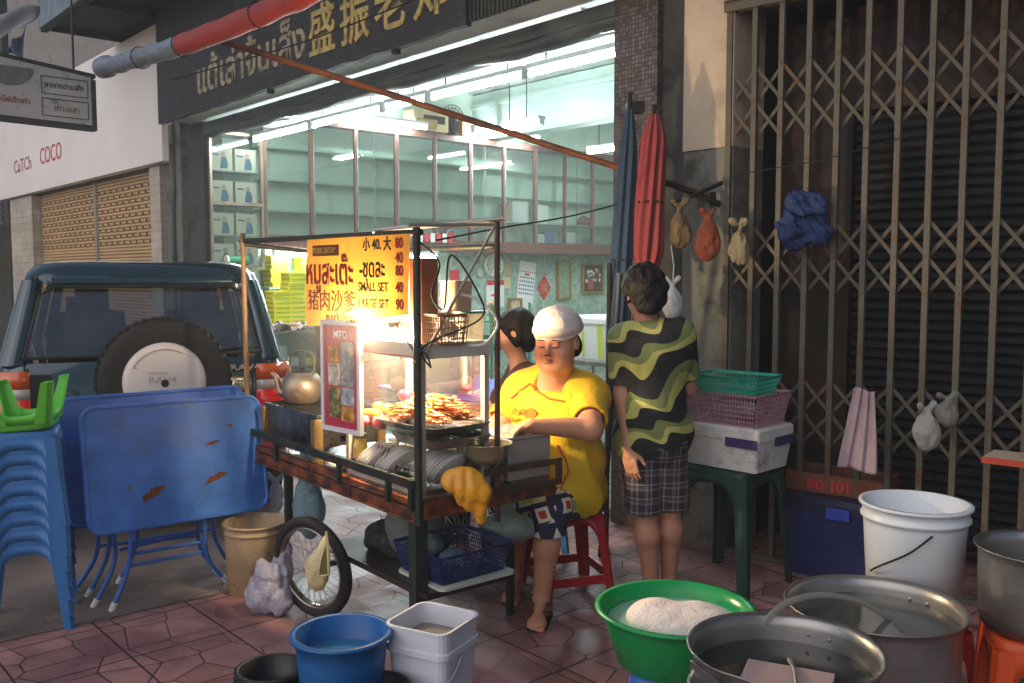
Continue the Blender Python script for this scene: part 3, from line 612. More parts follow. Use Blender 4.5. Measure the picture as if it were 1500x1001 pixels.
for ri, z in enumerate((2.745, 2.375, 2.015, 1.665)):
    for ci, y in enumerate((.075, .365)):
        if first is None:
            g0 = thing('gift_box', '', 'gift box', B(-6.62, y+.12, z), RB, 'picture boxes in the entrance cabinet'); first = g0
            mb = MB(); mb.box(-.1, .03, -.13, .13, 0, .25, bev=.004); obj('carton', mb, bm_, g0)
            mb = MB(); mb.M = FR((.0315, 0, 0), (0, 1, 0), (0, 0, 1))
            mb.prism([(-.02, .02), (.07, .02), (.075, .08), (.05, .15), (.0, .15), (-.01, .08)], .002)
            mb.prism([(.02+.028*math.cos(t), .175+.032*math.sin(t)) for t in [PI*k/6 for k in range(12)]], .002, mi=1); mb.prism([(-.11, .16), (-.03, .16), (-.03, .18), (-.11, .18)], .002)
            obj('printed_figure', mb, [bluep, flesh], g0)
        else: g0 = dup(first, B(-6.62, y+.12, z), RB)
        g0['label'] = f"cream picture gift box, {side[ci]} one on the {rows[ri]} shelf of the entrance cabinet"
mb = MB(); mb.cyl((0, 0, .055), (0, .24, .055), .055, n=20); mb.cyl((0, -.02, .055), (0, .0, .055), .06, n=20, mi=1)
tag(obj('tin_can', mb, [mat('green_tin', hx('2f7d57'), .35, var=.1), mat('white_lid', hx('dfe2d5'), .4)], loc=B(-6.50, .2, 1.668)), 'green tin with white lid lying in the entrance cabinet', 'tin').rotation_euler = (0, 0, RB)
# goods in the right-hand compartments
def goods(nm, px, z, dx, dy, dz, m, label, cat, bev=.006):
    y = sy(px); mb = MB(); mb.box(-dx/2, dx/2, -dy/2, dy/2, 0, dz, bev=bev); o = obj(nm, mb, m, loc=B(-6.74, y, z+.009)); o.rotation_euler = (0, 0, RB+random.uniform(-.1, .1)); return tag(o, label, cat)
paper = mat('white_paper', hx('d9dcd8'), .7, var=.05); card = mat('brown_cardboard', hx('a3835b'), .8, var=.2, vs=6)
goods('paper_box', 770, 2.32, .2, .34, .3, paper, 'white box on the cabinet shelf right of the red hanging lamp rod', 'box')
goods('paper_box', 800, 2.32, .18, .3, .27, paper, 'second white box on the cabinet shelf, right of a brown post', 'box')
goods('paper_box', 797, 2.0, .15, .25, .16, paper, 'small white box in the bottom row of the wall cabinet', 'box')
goods('cardboard_box', 757, 2.32, .2, .2, .26, card, 'brown carton beside a white box inside the wall cabinet', 'box')
goods('blue_packet', 815, 2.0, .12, .22, .19, mat('blue_pack', hx('3e5f96'), .5), 'blue packet in the bottom row of the wall cabinet', 'packet')
goods('paper_box', 845, 2.0, .15, .2, .2, paper, 'pale box in the bottom right of the wall cabinet', 'box')
goods('paper_box', 880, 2.0, .15, .25, .14, mat('bluish_card', hx('a9b8b8'), .6), 'bluish grey box at the far right end of the cabinet', 'box')
S = SDF((-.25, -.3, -.02), (.25, .3, .2), .012); S.ell((0, 0, .05), (.12, .2, .07)); S.ell((0, .1, .08), (.09, .1, .07)); S.wob(.012, 25, 3)
tag(S.mesh('cloth_bundle', mat('red_cloth', hx('a33340'), .8), loc=B(-6.72, sy(868), 2.33)), 'folded red cloth bundle on the cabinet shelf', 'cloth')
# things on top of the cabinet
t = thing('cardboard_box', 'open brown cardboard carton lying on top of the wall cabinet', 'box', B(-6.6, sy(618, -6.6), 3.455), RB)
mb = MB(); mb.box(-.12, .14, -.2, .36, 0, .26, bev=.004); obj('carton', mb, mat('pale_cardboard', hx('c2b28a'), .8, var=.25, vs=5), t)
mb = MB(); mb.box(.14, .2, -.2, .1, .08, .2, M=RY(R(20))); mb.box(.141, .146, -.05, .3, .1, .2, 1); obj('flap', mb, [mat('torn_card', hx('a08a5c'), .8, var=.3), mat('dark_print', hx('2c2b2e'), .6)], t)
tag(obj('cardboard_box', MB().box(-.1, .1, -.16, .16, 0, .2, bev=.004), card, loc=B(-6.62, sy(683, -6.6), 3.455)), 'small plain carton on the cabinet top behind the ceiling tubes', 'box').rotation_euler = (0, 0, RB+.2)
t = thing('desk_fan', 'dark dusty fan lying on top of the wall cabinet', 'fan', B(-6.6, sy(660, -6.6), 3.45), RB)
mb = MB()
for rr in (.06, .11, .16, .2): mb.tube([(.08, rr*math.cos(a*PI/12), .2+rr*math.sin(a*PI/12)) for a in range(24)], .005, 5, closed=True)
for a in range(18): mb.tube([(.08, 0, .2), (.1, .2*math.cos(a*PI/9), .2+.2*math.sin(a*PI/9))], .003, 4)
obj('guard', mb, black, t); mb = MB(); mb.cyl((-.05, 0, .2), (.06, 0, .2), .06); mb.cyl((0, 0, 0), (0, 0, .2), .03); mb.cyl((0, 0, 0), (0, 0, .03), .12); obj('motor', mb, black, t)

# ---- fluorescent lamps
tube_e = emat('fluorescent_glow', (.88, .97, 1.0), 45.0); fix = mat('lamp_housing', hx('c8ccd0'), .4, .2, var=.05)
def fluoro(p, ang, L_, label, up=.05, rods=(), tubes=1, em=None):
    t = thing('fluorescent_lamp', label, 'lamp', p, ang, 'fluorescent lamps in the open shop')
    for q in range(tubes):
        yy = 0 if tubes == 1 else (-.05+.1*q); mb = MB(); mb.cyl((.03, yy, 0), (L_-.03, yy, 0), .0165, n=8); obj('tube', mb, em or tube_e, t)
    mb = MB(); mb.box(0, L_, -.03*tubes, .03*tubes, .035, .075, bev=.005); mb.box(0, .025, -.02*tubes, .02*tubes, -.025, .036); mb.box(L_-.025, L_, -.02*tubes, .02*tubes, -.025, .036)
    obj('housing', mb, fix, t)
    if rods:
        mb = MB(); [mb.cyl((x, 0, .075), (x, 0, .075+h), .006, n=6) for x, h in rods]; obj('rod', mb, black, t)
    return t
ord_ = ['leftmost tube of the row along the shop front', 'second tube from the left in the shop front row', 'short middle tube of the shop front row', 'second tube from the right in the shop front row', 'rightmost tube of the shop front row beside the mosaic pillar']
for i, (x0, L_) in enumerate(((-6.50, 1.28), (-5.15, 1.28), (-3.80, .64), (-3.10, 1.2), (-1.86, 1.25))): fluoro(B(x0, .55, 3.10), RB, L_, ord_[i], rods=((.2, .1), (L_-.2, .1)))
RBY = RB+PI/2
fluoro(B(-6.38, 1.72, 3.47), RBY, 1.2, 'fluorescent tube running inwards above the long wall cabinet')
fluoro(B(-6.30, 3.62, 3.50), RBY, 1.2, 'twin fluorescent lamp below the green ceiling beam', tubes=2)
fluoro(B(-4.95, 3.0, 3.30), RB, .66, 'short twin lamp hanging on two thin rods', tubes=2, rods=((.1, .7), (.4, .7)))
fluoro(B(-5.75, 5.3, 3.30), RB, 1.3, 'bright lamp deepest in the shop next to the pillar', tubes=2, rods=((.2, .7), (1.1, .7)))
fluoro(B(-2.6, 6.9, 3.9), RB, 1.2, 'ceiling lamp at the back of the shop hidden by the pillar', tubes=2)
fluoro(B(-6.47, .74, 1.80), RBY, 1.18, 'violet-white tube under the long cabinet, near the stacked yellow boxes')
fluoro(B(-6.47, 1.96, 1.80), RBY, 1.18, 'second tube under the long cabinet, behind the orange menu board')

# ---- counter with stacked yellow boxes
ct = thing('showcase_counter', 'low glass showcase counter heaped with packets in the shop', 'counter', B(0, 0), RB)
mb = MB(); mb.box(-6.88, -6.0, .1, 3.4, .90, .93); mb.box(-6.88, -6.0, .1, 3.4, .06, .12); mb.box(-6.88, -6.05, .12, 3.38, .5, .515)
for y in (.1, 1.18, 2.26, 3.37): mb.box(-6.03, -6.0, y, y+.03, .12, .9)
obj('frame', mb, mat('counter_metal', hx('7e7a70'), .4, .4, var=.15), ct)
mb = MB(); mb.add([(-6.005, .13, .12), (-6.005, 3.37, .12), (-6.005, 3.37, .9), (-6.005, .13, .9)], [(0, 1, 2, 3)]); obj('glass_front', mb, pane, ct)
ybox = mat('yellow_carton', hx('d6cf2e'), .5, var=.12, vs=8); ylab = mat('yellow_green_label', hx('98ab2c'), .5)
yb = thing('yellow_box', 'flat yellow cardboard box', 'box', B(-6.3, .9, .95), RB, 'stacked yellow boxes in the shop')
mb = MB(); mb.box(-.11, .11, -.11, .11, 0, .052, bev=.003); obj('carton', mb, ybox, yb); mb = MB(); mb.box(.1105, .112, -.09, .09, .012, .03); mb.box(-.09, .09, -.112, -.1105, .012, .03); obj('side_label', mb, ylab, yb)
stacks = [(395, 420, 8, .95, 'front left'), (415, 446, 12, .95, 'tall front'), (392, 418, 7, 1.42, 'upper left'), (436, 462, 9, 1.30, 'upper right'), (470, 490, 8, .95, 'half hidden right'), (322, 345, 6, .95, 'below the entrance cabinet,')]
k0 = 0
for (pa, pb, n, z0, nm) in stacks:
    pc = (pa+pb)/2; yy = sy(pc, -6.3); xx = -6.3
    if z0 > 1: xx = -6.72; yy = sy(pc, -6.72)
    for k in range(n):
        z = z0+k*.0535; p = B(xx+random.uniform(-.008, .008), yy+random.uniform(-.008, .008), z); a = RB+random.uniform(-.05, .05)
        o = yb if k0 == 0 else dup(yb, p, a); k0 += 1
        if k0 == 1: yb.location = p
        pos = 'bottom box' if k == 0 else ('top box' if k == n-1 else f'box {k+1} from the bottom')
        o['label'] = f'yellow carton, {pos} of the {nm} stack'
mb = MB(); mb.box(-6.88, -6.58, .75, 2.2, 1.28, 1.3); mb.box(-6.88, -6.6, .75, 1.4, 1.39, 1.415); tag(obj('wall_shelf', mb, shelf_m, loc=OB), 'narrow wall shelf carrying yellow cartons', 'shelf').rotation_euler = (0, 0, RB)
# heap of packets on the counter (uncountable)
mb = MB()
for i in range(260):
    x = random.uniform(-6.2, -6.0); y = random.uniform(.15, 3.3); M = T(x, y, .945+random.uniform(0, .06)) @ Euler((random.uniform(-.6, .6), random.uniform(-.6, .6), random.uniform(0, 6))).to_matrix().to_4x4()
    s_ = random.uniform(.03, .07); mb.box(-s_, s_, -s_*.6, s_*.6, -.008, .008, random.choice((0, 0, 1, 2, 3)), M=M)
tag(obj('packets', mb, [paper, card, mat('pale_pink_pack', hx('c0a090'), .6), mat('dark_pack', hx('5b4a40'), .6)], loc=OB), 'loose heap of small paper packets on the shop counter', 'packets', kind='stuff').rotation_euler = (0, 0, RB)
mb = MB()
for sh, z0 in ((0, .13), (1, .52)):
    y = .18
    while y < 3.3:
        w_ = random.uniform(.06, .16); h_ = random.uniform(.08, .26); mb.box(-6.3, -6.06, y, y+w_*.9, z0, z0+h_, random.choice((0, 1, 2, 3))); y += w_
tag(obj('shop_goods', mb, [ybox, card, paper, mat('olive_pack', hx('66662e'), .6)], loc=OB), 'rows of mixed packets behind the counter glass', 'packets', kind='stuff').rotation_euler = (0, 0, RB)
# red poster with a round emblem below the entrance cabinet
M0 = FR(B(-6.52, .22, 1.28), (.748, .664, 0), (0, 0, 1))
t = thing('poster', 'red poster with a blue ringed round emblem under the entrance cabinet', 'poster', B(-6.52, .22, 1.28)); Mq = FR((0, 0, 0), (.748, .664, 0), (0, 0, 1))
mb = MB(); mb.M = Mq; mb.box(-.14, .2, 0, .36, -.01, 0); obj('sheet', mb, mat('red_poster', hx('c2302c'), .5, var=.1), t)
mb = MB(); mb.M = Mq
def ring(mb, c, r0, r1, z, mi=0, n=32):
    vs = []
    for k in range(n): a = 2*PI*k/n; vs += [(c[0]+r0*math.cos(a), c[1]+r0*math.sin(a), z), (c[0]+r1*math.cos(a), c[1]+r1*math.sin(a), z)]
    mb.add(vs, [(2*k, 2*k+1, (2*k+3) % (2*n), (2*k+2) % (2*n)) for k in range(n)], mi)
ring(mb, (.03, .19), 0, .145, .001, 0); ring(mb, (.03, .19), .10, .135, .002, 1)
for k in range(5): a = k*2*PI/5+.3; mb.prism([(.03+.03*math.cos(a-1.2), .19+.03*math.sin(a-1.2)), (.03+.085*math.cos(a), .19+.085*math.sin(a)), (.03+.03*math.cos(a+1.2), .19+.03*math.sin(a+1.2))], .003, mi=2)
obj('emblem', mb, [paper, mat('blue_ring', hx('2b4c86'), .5), mat('red_emblem', hx('c0392f'), .5)], t)

# ---- things on the marbled wall under the cabinet
def onwall(px, py, x0=-6.885):
    s = sy(px, x0); p = B(x0, s); return B(x0, s, CAMZ-(py-400)*p.y/FPX)
WM = FR((0, 0, 0), (.748, .664, 0), (0, 0, 1))
def wallthing(nm, label, cat, px, py): t = thing(nm, label, cat, onwall(px, py)); return t
def plate(t, nm, w_, h_, th, m, z=.0, cx=0, cy=0, bev=0): mb = MB(); mb.M = WM; mb.box(cx-w_/2, cx+w_/2, cy-h_/2, cy+h_/2, z, z+th, bev=bev); return obj(nm, mb, m, t)
t = wallthing('wall_clock', 'round white wall clock on the green marbled wall', 'clock', 723, 388)
mb = MB(); mb.M = WM; mb.lathe([(0, .02), (.15, .02), (.15, .035), (.17, .035), (.175, .0)], 32); obj('dial', mb, mat('clock_white', hx('dfe5dc'), .4), t)
mb = MB(); mb.M = WM
for k in range(12): a = k*PI/6; mb.box(-.005, .005, .115, .14, .021, .024, M=RZ(a))
mb.box(-.005, .005, 0, .08, .023, .026, M=RZ(R(-60))); mb.box(-.004, .004, 0, .12, .026, .028, M=RZ(R(140))); obj('hand', mb, black, t)
gold_f = mat('gold_frame', hx('9c7d45'), .45, .4, var=.2)
for (px, py, w_, h_, lab, fill) in ((825, 410, .30, .62, 'tall narrow gilt frame on the green wall left of the flower picture', hx('8a9a7c')), (867, 407, .50, .50, 'gilt framed flower painting on the green wall', hx('4a3a34')), (754, 448, .26, .24, 'small gilt framed photo above the seated woman', hx('c7b48c'))):
    t = wallthing('picture_frame', lab, 'picture', px, py)
    plate(t, 'picture', w_-.04, h_-.04, .02, mat('pic_%d' % px, fill, .5, var=.3, vs=12), .0)
    mb = MB(); mb.M = WM
    for q in ((-w_/2, w_/2, h_/2-.035, h_/2), (-w_/2, w_/2, -h_/2, -h_/2+.035), (-w_/2, -w_/2+.035, -h_/2+.035, h_/2-.035), (w_/2-.035, w_/2, -h_/2+.035, h_/2-.035)): mb.box(q[0], q[1], q[2], q[3], 0, .035)
    obj('frame', mb, gold_f, t)
    if px == 867:
        mb = MB(); mb.M = WM
        for i in range(70):
            a = random.uniform(-.17, .17); b2 = random.uniform(-.05, .14); r_ = random.uniform(.01, .028); mb.prism([(a+r_*math.cos(q*PI/3), b2+r_*math.sin(q*PI/3)) for q in range(6)], .0015+.0001*i, T(0, 0, .02), random.choice((0, 0, 1, 2, 3)))
        mb.prism([(-.1, -.18), (.0, -.18), (.02, -.05), (-.12, -.05)], .003, T(0, 0, .02), 1); obj('painted_flowers', mb, [paper, mat('flower_red', hx('a8483c'), .6), mat('flower_blue', hx('52688a'), .6), mat('leaf_paint', hx('5f7d50'), .6)], t)
t = wallthing('wall_calendar', 'large white wall calendar with rows of dates, right of the clock', 'calendar', 771, 410)
mb = MB(); mb.M = WM @ RZ(R(-7)); mb.box(-.17, .17, -.36, .28, 0, .008); mb.box(-.12, .1, -.60, -.36, 0.001, .006); obj('sheet', mb, paper, t)
mb = MB(); mb.M = WM @ RZ(R(-7)); mb.box(-.17, .17, .12, .13, .0085, .0095, 1); mb.box(-.05, .05, .07, .1, .0085, .0095, 1)
for i in range(7):
    for j in range(5): mb.box(-.145+.045*i, -.12+.045*i, .02-.06*j, .05-.06*j, .0085, .0095, 1 if i == 0 else 0)
obj('printed_dates', mb, [mat('date_blue', hx('44557c'), .6), redm], t)
t = wallthing('wall_calendar', 'small tear-off calendar with red top band below the clock', 'calendar', 725, 430)
plate(t, 'sheet', .34, .40, .012, paper); plate(t, 'header', .34, .07, .004, redm, .0125, 0, .165); plate(t, 'printed_mark', .07, .03, .002, redm, .0125, -.05, -.02)
t = wallthing('paper_notice', 'beige paper notice pinned right of the clock', 'notice', 743, 392); plate(t, 'sheet', .17, .22, .006, mat('beige_paper', hx('b9a987'), .7))
t = wallthing('paper_notice', 'pale yellow notice below the beige one beside the clock', 'notice', 742, 414); plate(t, 'sheet', .16, .17, .006, mat('yellow_paper', hx('c6bc8e'), .7))
t = wallthing('red_charm', 'red diamond shaped paper charm on the green wall', 'ornament', 797, 421)
mb = MB(); mb.M = WM; mb.prism([(-.14, 0), (0, -.2), (.14, 0), (0, .2)], .006); obj('diamond', mb, redm, t); lettering('福', .16, WM @ T(-.08, -.06, .007), gold, t)
t = wallthing('red_notice', 'plain red paper sheet on the green wall behind the cart', 'notice', 666, 412); plate(t, 'sheet', .17, .32, .006, redm)
t = wallthing('electric_socket', 'small grey socket box under the cabinet edge', 'socket', 702, 399); plate(t, 'box', .07, .12, .04, mat('grey_plastic', hx('b4b4a8'), .5), bev=.005)
t = wallthing('hanging_cloth', 'striped dark red scarf hanging under the cabinet edge', 'cloth', 600, 345)
mb = MB(); mb.M = WM @ T(0, 0, .38)
for k in range(9): mb.box(-.42+k*.1, -.35+k*.1, -.1, .02, 0, .01, k % 2)
obj('cloth', mb, [redm, paper], t)
t = thing('gift_bag', 'pink and white patterned bag at the cabinet bottom above the cart', 'bag', B(-6.72, sy(668), 2.0), RB)
S = SDF((-.15, -.2, -.02), (.15, .2, .3), .012); S.ell((0, 0, .1), (.08, .14, .11)); S.wob(.008, 25, 5); S.mesh('bag', mat('pink_bag', hx('b0466a'), .6), t)
mb = MB(); mb.tube([(.08, .07*math.cos(a*PI/8), .12+.06*math.sin(a*PI/8)) for a in range(16)], .012, 6, closed=True); obj('printed_heart', mb, paper, t)

# ---- white cooler on steel table behind the vendor
t = thing('steel_table', 'stainless steel table behind the vendor', 'table', U(880, 520, 8.0)*1, RB); t.location.z = 0
mb = MB(); mb.box(-.42, .5, -.3, .35, .80, .84, bev=.004); mb.box(-.42, .5, -.3, .35, .4, .42); obj('tabletop', mb, alu, t)
for (x, y) in ((-.4, -.28), (.48, -.28), (-.4, .33), (.48, .33)): obj('leg', MB().cyl((x, y, .06), (x, y, .8), .018), alu, t)
t = thing('cool_box', 'white cool box with yellow-green stripes on the steel table', 'cool box', t.location+Vector((.0, 0, .842)), RB)
mb = MB(); mb.rrect([(0, 0, 0, .44, .36, .03), (0, 0, .31, .48, .4, .03)]); obj('body', mb, mat('white_cooler', hx('c9d6cc'), .4, var=.05), t)
mb = MB(); mb.rrect([(0, 0, .31, .50, .42, .03), (0, 0, .35, .5, .42, .03), (0, 0, .37, .46, .38, .03)]); obj('lid', mb, mat('white_cooler_lid', hx('d7e0d8'), .4, var=.05), t)
for (x, w_) in ((-.19, .02), (-.05, .03), (.14, .06)): obj('stripe', MB().add([(x, -.185, .02), (x+w_, -.185, .02), (x+w_, -.201, .3), (x, -.201, .3)], [(0, 1, 2, 3)]), mat('lime_stripe', hx('b7c640'), .5), t)
# kitchen rack and stacked tubs near the wall
t = thing('kitchen_rack', 'green metal rack holding bowls and bottles beside the wall', 'rack', U(700, 470, 9.0)*1, RB); t.location.z = 0
gk = mat('green_rack', hx('4f8d6e'), .5, var=.2)
mb = MB()
for z in (.5, .86, 1.12): mb.box(-.5, .5, -.25, .25, z, z+.02)
for (x, y) in ((-.49, -.24), (.49, -.24), (-.49, .24), (.49, .24)): mb.cyl((x, y, .06), (x, y, 1.3), .014)
obj('rack_frame', mb, gk, t)
for k, (x, y, z, r_, h_, m) in enumerate(((-.3, -.1, .88, .1, .12, paper), (-.05, -.1, .88, .09, .14, mat('dark_basket_plastic', hx('26302c'), .5)), (.2, -.1, .88, .1, .1, mat('green_bowl', hx('5aa37d'), .4)), (-.25, -.1, 1.14, .1, .09, mat('dark_basket_plastic', hx('26302c'))), (.1, -.1, 1.14, .12, .08, paper), (.36, -.1, 1.14, .06, .18, mat('amber_bottle', hx('9a6a2c'), .2)))):
    mb = MB(); mb.lathe([(0, 0), (r_*.7, 0), (r_, h_), (r_*.93, h_), (r_*.63, .01), (0, .01)], 20)
    tag(obj('bowl', mb, m, loc=B(0, 0)*0+t.location+Matrix.Rotation(RB, 3, 'Z') @ Vector((x, y, z))), ['white bowl at left of the green rack middle shelf', 'dark plastic tub on the green rack middle shelf', 'pale green bowl on the green rack middle shelf', 'dark basket bowl on the green rack top', 'wide white bowl on the green rack top', 'amber jar at the right end of the green rack top'][k], 'bowl')
# ================================================================== STREET OBJECTS
blue_pl = mat('blue_plastic', hx('3a76b4'), .38, var=.12, vs=6)
def stoolmesh(wt, wb, h, arch=.55, legw=.055):
    """square plastic stool: legs are flared corner angles, arched aprons between them; returns (seat, aprons, leg list) builders"""
    seat = MB(); seat.rrect([(0, 0, h-.035, wt, wt, .05), (0, 0, h-.012, wt, wt, .05), (0, 0, h, wt-.02, wt-.02, .045), (0, 0, h-.004, wt-.07, wt-.07, .03)], smooth=True)
    ap = MB(); n = 12; za = h*arch
    def wz(z): return wt+(wb-wt)*(h-.02-z)/h
    for q in range(4):
        ap.M = RZ(q*PI/2); vs = []; z0 = h-.03
        for i in range(n+1):
            s = -1+2*i/n; zl = z0-(.04+(h-za-.04)*abs(s)**4); w0 = wz(z0)/2-.03; w1 = wz(zl)/2-.03
            vs += [(s*w0, -wz(z0)/2, z0), (s*w1, -wz(zl)/2, zl)]
        ap.add(vs, [(2*i, 2*i+1, 2*i+3, 2*i+2) for i in range(n)], 0, True)
    legs = []
    for q in range(4):
        l = MB(); l.M = RZ(q*PI/2); zs = [h-.03, h*.6, h*.3, .0]; vs = []
        for z in zs:
            w_ = wz(z)/2; lw = legw*(.75+.35*z/h); r_ = .015
            vs += [(-w_+lw, -w_, z), (-w_+r_, -w_, z), (-w_, -w_+r_, z), (-w_, -w_+lw, z)]
        l.add(vs, [(4*i+j, 4*i+4+j, 4*i+5+j, 4*i+1+j) for i in range(3) for j in range(3)], 0, False)
        l.add([(-wz(0)/2, -wz(0)/2, 0), (-wz(0)/2+.03, -wz(0)/2, 0), (-wz(0)/2+.03, -wz(0)/2+.03, 0), (-wz(0)/2, -wz(0)/2+.03, 0)], [(0, 3, 2, 1)])
        legs.append(l)
    return seat, ap, legs
def stool(label, loc, rz, m, wt=.28, wb=.36, h=.45, group=None, brace=False, cat='stool', nm='plastic_stool'):
    t = thing(nm, label, cat, loc, rz, group); s_, a_, L_ = stoolmesh(wt, wb, h)
    obj('seat', s_, m, t); obj('apron', a_, m, t, solid=.005)
    for l in L_: obj('leg', l, m, t, solid=.006)
    if brace:
        for q in range(4): b2 = MB(); b2.M = RZ(q*PI/2); w_ = wt+(wb-wt)*.78; b2.box(-w_/2+.03, w_/2-.03, -w_/2-.002, -w_/2+.012, h*.18, h*.28); obj('brace', b2, m, t)
    return t
# --- stack of blue stools at the left edge
base = G(18, 930); nst = 8
s0 = stool('', (base.x, base.y+.16, 0), R(24), blue_pl, .29, .37, .42, 'nested blue plastic stools')
for k in range(nst):
    o = s0 if k == 0 else dup(s0, (base.x+random.uniform(-.004, .004), base.y+.16+random.uniform(-.003, .003), .067*k), R(24+random.uniform(-1.5, 1.5)))
    o['label'] = 'blue plastic stool at the bottom of the nested stack on the left' if k == 0 else ('topmost blue stool of the nested stack, under the upturned green one' if k == nst-1 else f"nested blue plastic stool, number {['', 'two', 'three', 'four', 'five', 'six', 'seven'][k]} counting up from the ground")
gs = stool('bright green small stool lying upside down on the blue stool stack', (base.x+.02, base.y+.14, .42+.067*(nst-1)+.212), R(12), mat('bright_green_plastic', hx('5ec03a'), .4, var=.06), .22, .31, .21)
gs.rotation_euler = (PI, R(-4), R(12))

# --- blue folding tables stood on edge
tblue = mat('blue_painted_metal', hx('3a70bd'), .42, var=.3, vs=7, col2=hx('6b4a3c'), thr=.70, soft=.02, s2=11, coat=.1, bump=.15, bs=30)
tblue_b = mat('blue_painted_metal_clean', hx('3c6cba'), .4, var=.1, vs=3)
rust = mat('brown_rust', hx('6b3a1c'), .85, var=.4, vs=30); capm = mat('white_rubber', hx('cfd0cf'), .6)
def table_on_edge(label, BL, BR, TL, legs, bars, spots=()):
    t = thing('folding_table', label, 'table', (BL.x, BL.y, 0), 0, 'blue folding tables stood on edge')
    base = Vector((BL.x, BL.y, 0)); r = BR-BL; u = TL-BL; Lx = r.length; u = u-r.normalized()*u.dot(r.normalized()); Ly = u.length; M = FR(BL-base, r, u)
    mb = MB(); mb.M = M; rr = .07
    mb.rrect([(Lx/2, Ly/2, -.022, Lx-.01, Ly-.01, rr), (Lx/2, Ly/2, .0, Lx, Ly, rr), (Lx/2, Ly/2, .008, Lx-.006, Ly-.006, rr), (Lx/2, Ly/2, .009, Lx-.03, Ly-.03, rr-.012), (Lx/2, Ly/2, .004, Lx-.04, Ly-.04, rr-.015)]); top = obj('tabletop', mb, tblue, t)
    for qi, (sx, sy_, a, b2) in enumerate(spots):
        n = 36; mb = MB(); mb.M = M; pp_ = []
        for k in range(n): an = k*2*PI/n; rr_ = 1+.28*math.sin(2*an+qi)+.16*math.sin(5*an+2*qi)+.09*math.sin(11*an+qi); pp_.append((sx*Lx+a*rr_*math.cos(an), sy_*Ly+b2*rr_*math.sin(an)+.25*a*rr_*math.cos(an), .0055))
        mb.add(pp_, [tuple(range(n))]); obj('rust_patch', mb, rust, top)
    for path in legs:
        P = [p-base for p in path]; P2 = [P[0], P[1].lerp(P[0], .3), P[1].lerp(P[2], .25), P[2]]; lg = obj('leg', MB().tube(smoothpts(P2, 5), .0115, 8), tblue_b, t)
        d = (P[2]-P[1]).normalized(); obj('foot_cap', MB().cyl(P[2]-d*.03, P[2]+d*.012, .0155, n=10), capm, lg)
    mb = MB()
    for (p, q) in bars: mb.cyl(p-base, q-base, .009, n=8)
    obj('crossbar', mb, tblue_b, t); return t
Gp = lambda px, py: G(px, py, .012)
TAB1 = (U(128, 789, 4.05), U(396, 745, 4.66), U(106, 597, 4.13))
table_on_edge('front blue folding table standing on its long edge with two rust patches', *TAB1,
    [(U(192, 770, 4.2), U(190, 830, 4.22), Gp(165, 892)), (U(166, 778, 4.28), U(170, 825, 4.3), Gp(138, 887)), (U(300, 760, 4.45), U(301, 815, 4.5), Gp(330, 850))],
    [(U(190, 829, 4.23), U(301, 808, 4.5)), (U(192, 812, 4.25), U(301, 793, 4.5))], spots=((.34, .27, .05, .022), (.69, .33, .045, .02), (.69, .62, .03, .01), (.8, .75, .012, .01)))
table_on_edge('second blue folding table leaning behind the front one, showing past its left edge', U(96, 780, 4.2), U(372, 735, 4.82), U(82, 583, 4.3),
    [(U(143, 770, 4.35), U(143, 815, 4.4), Gp(108, 867)), (U(160, 772, 4.35), U(160, 812, 4.4), Gp(130, 871)), (U(290, 750, 4.6), U(290, 800, 4.7), Gp(318, 838))],
    [(U(143, 800, 4.4), U(290, 785, 4.65)), (U(175, 806, 4.4), U(290, 778, 4.65))])
table_on_edge('rearmost blue folding table of the group, only its right end showing by the beige bucket', U(150, 762, 4.4), U(384, 725, 5.0), U(140, 590, 4.5),
    [(U(200, 760, 4.5), U(200, 800, 4.55), Gp(175, 852)), (U(312, 745, 4.75), U(312, 785, 4.8), Gp(335, 825))], [(U(200, 792, 4.55), U(312, 775, 4.8))])

# --- parked car
car = thing('parked_car', 'dark teal sport utility car with spare wheel on its tailgate, parked behind blue tables', 'car', (-2.17, 5.42, 0), R(22))
def carpaint():
    m = mat('dark_teal_car_paint', hx('173640'), .2, .35, var=.0, coat=1.0); return m
cp = carpaint()
trim = mat('black_trim', hx('121314'), .5, var=.1); cgl = glassmat('dark_car_glass', (.24, .27, .27), .26, .01, .03)
Lc = 3.75
mb = MB()
W = [(.30, 1.58, 0.06, .18), (.45, 1.66, .02, .2), (.70, 1.70, .0, .22), (.92, 1.70, .0, .22), (1.02, 1.66, .03, .22), (1.06, 1.62, .05, .2)]
mb.rrect([(0, y0+(Lc-2*y0)/2, z, w_, Lc-2*y0, r_) for (z, w_, y0, r_) in W], smooth=True)
W2 = [(1.06, 1.60, .05, .12), (1.2, 1.54, .09, .12), (1.40, 1.42, .16, .13), (1.515, 1.37, .19, .16), (1.575, 1.335, .22, .18), (1.63, 1.25, .29, .2), (1.655, 1.08, .42, .22), (1.662, .7, .8, .3)]
mb.rrect([(0, y0+(2.75-y0)/2, z, w_, 2.75-y0, r_) for (z, w_, y0, r_) in W2 if z > 1.5], smooth=True)
mb.box(-.53, .53, .12, .40, 1.50, 1.56, bev=.025)
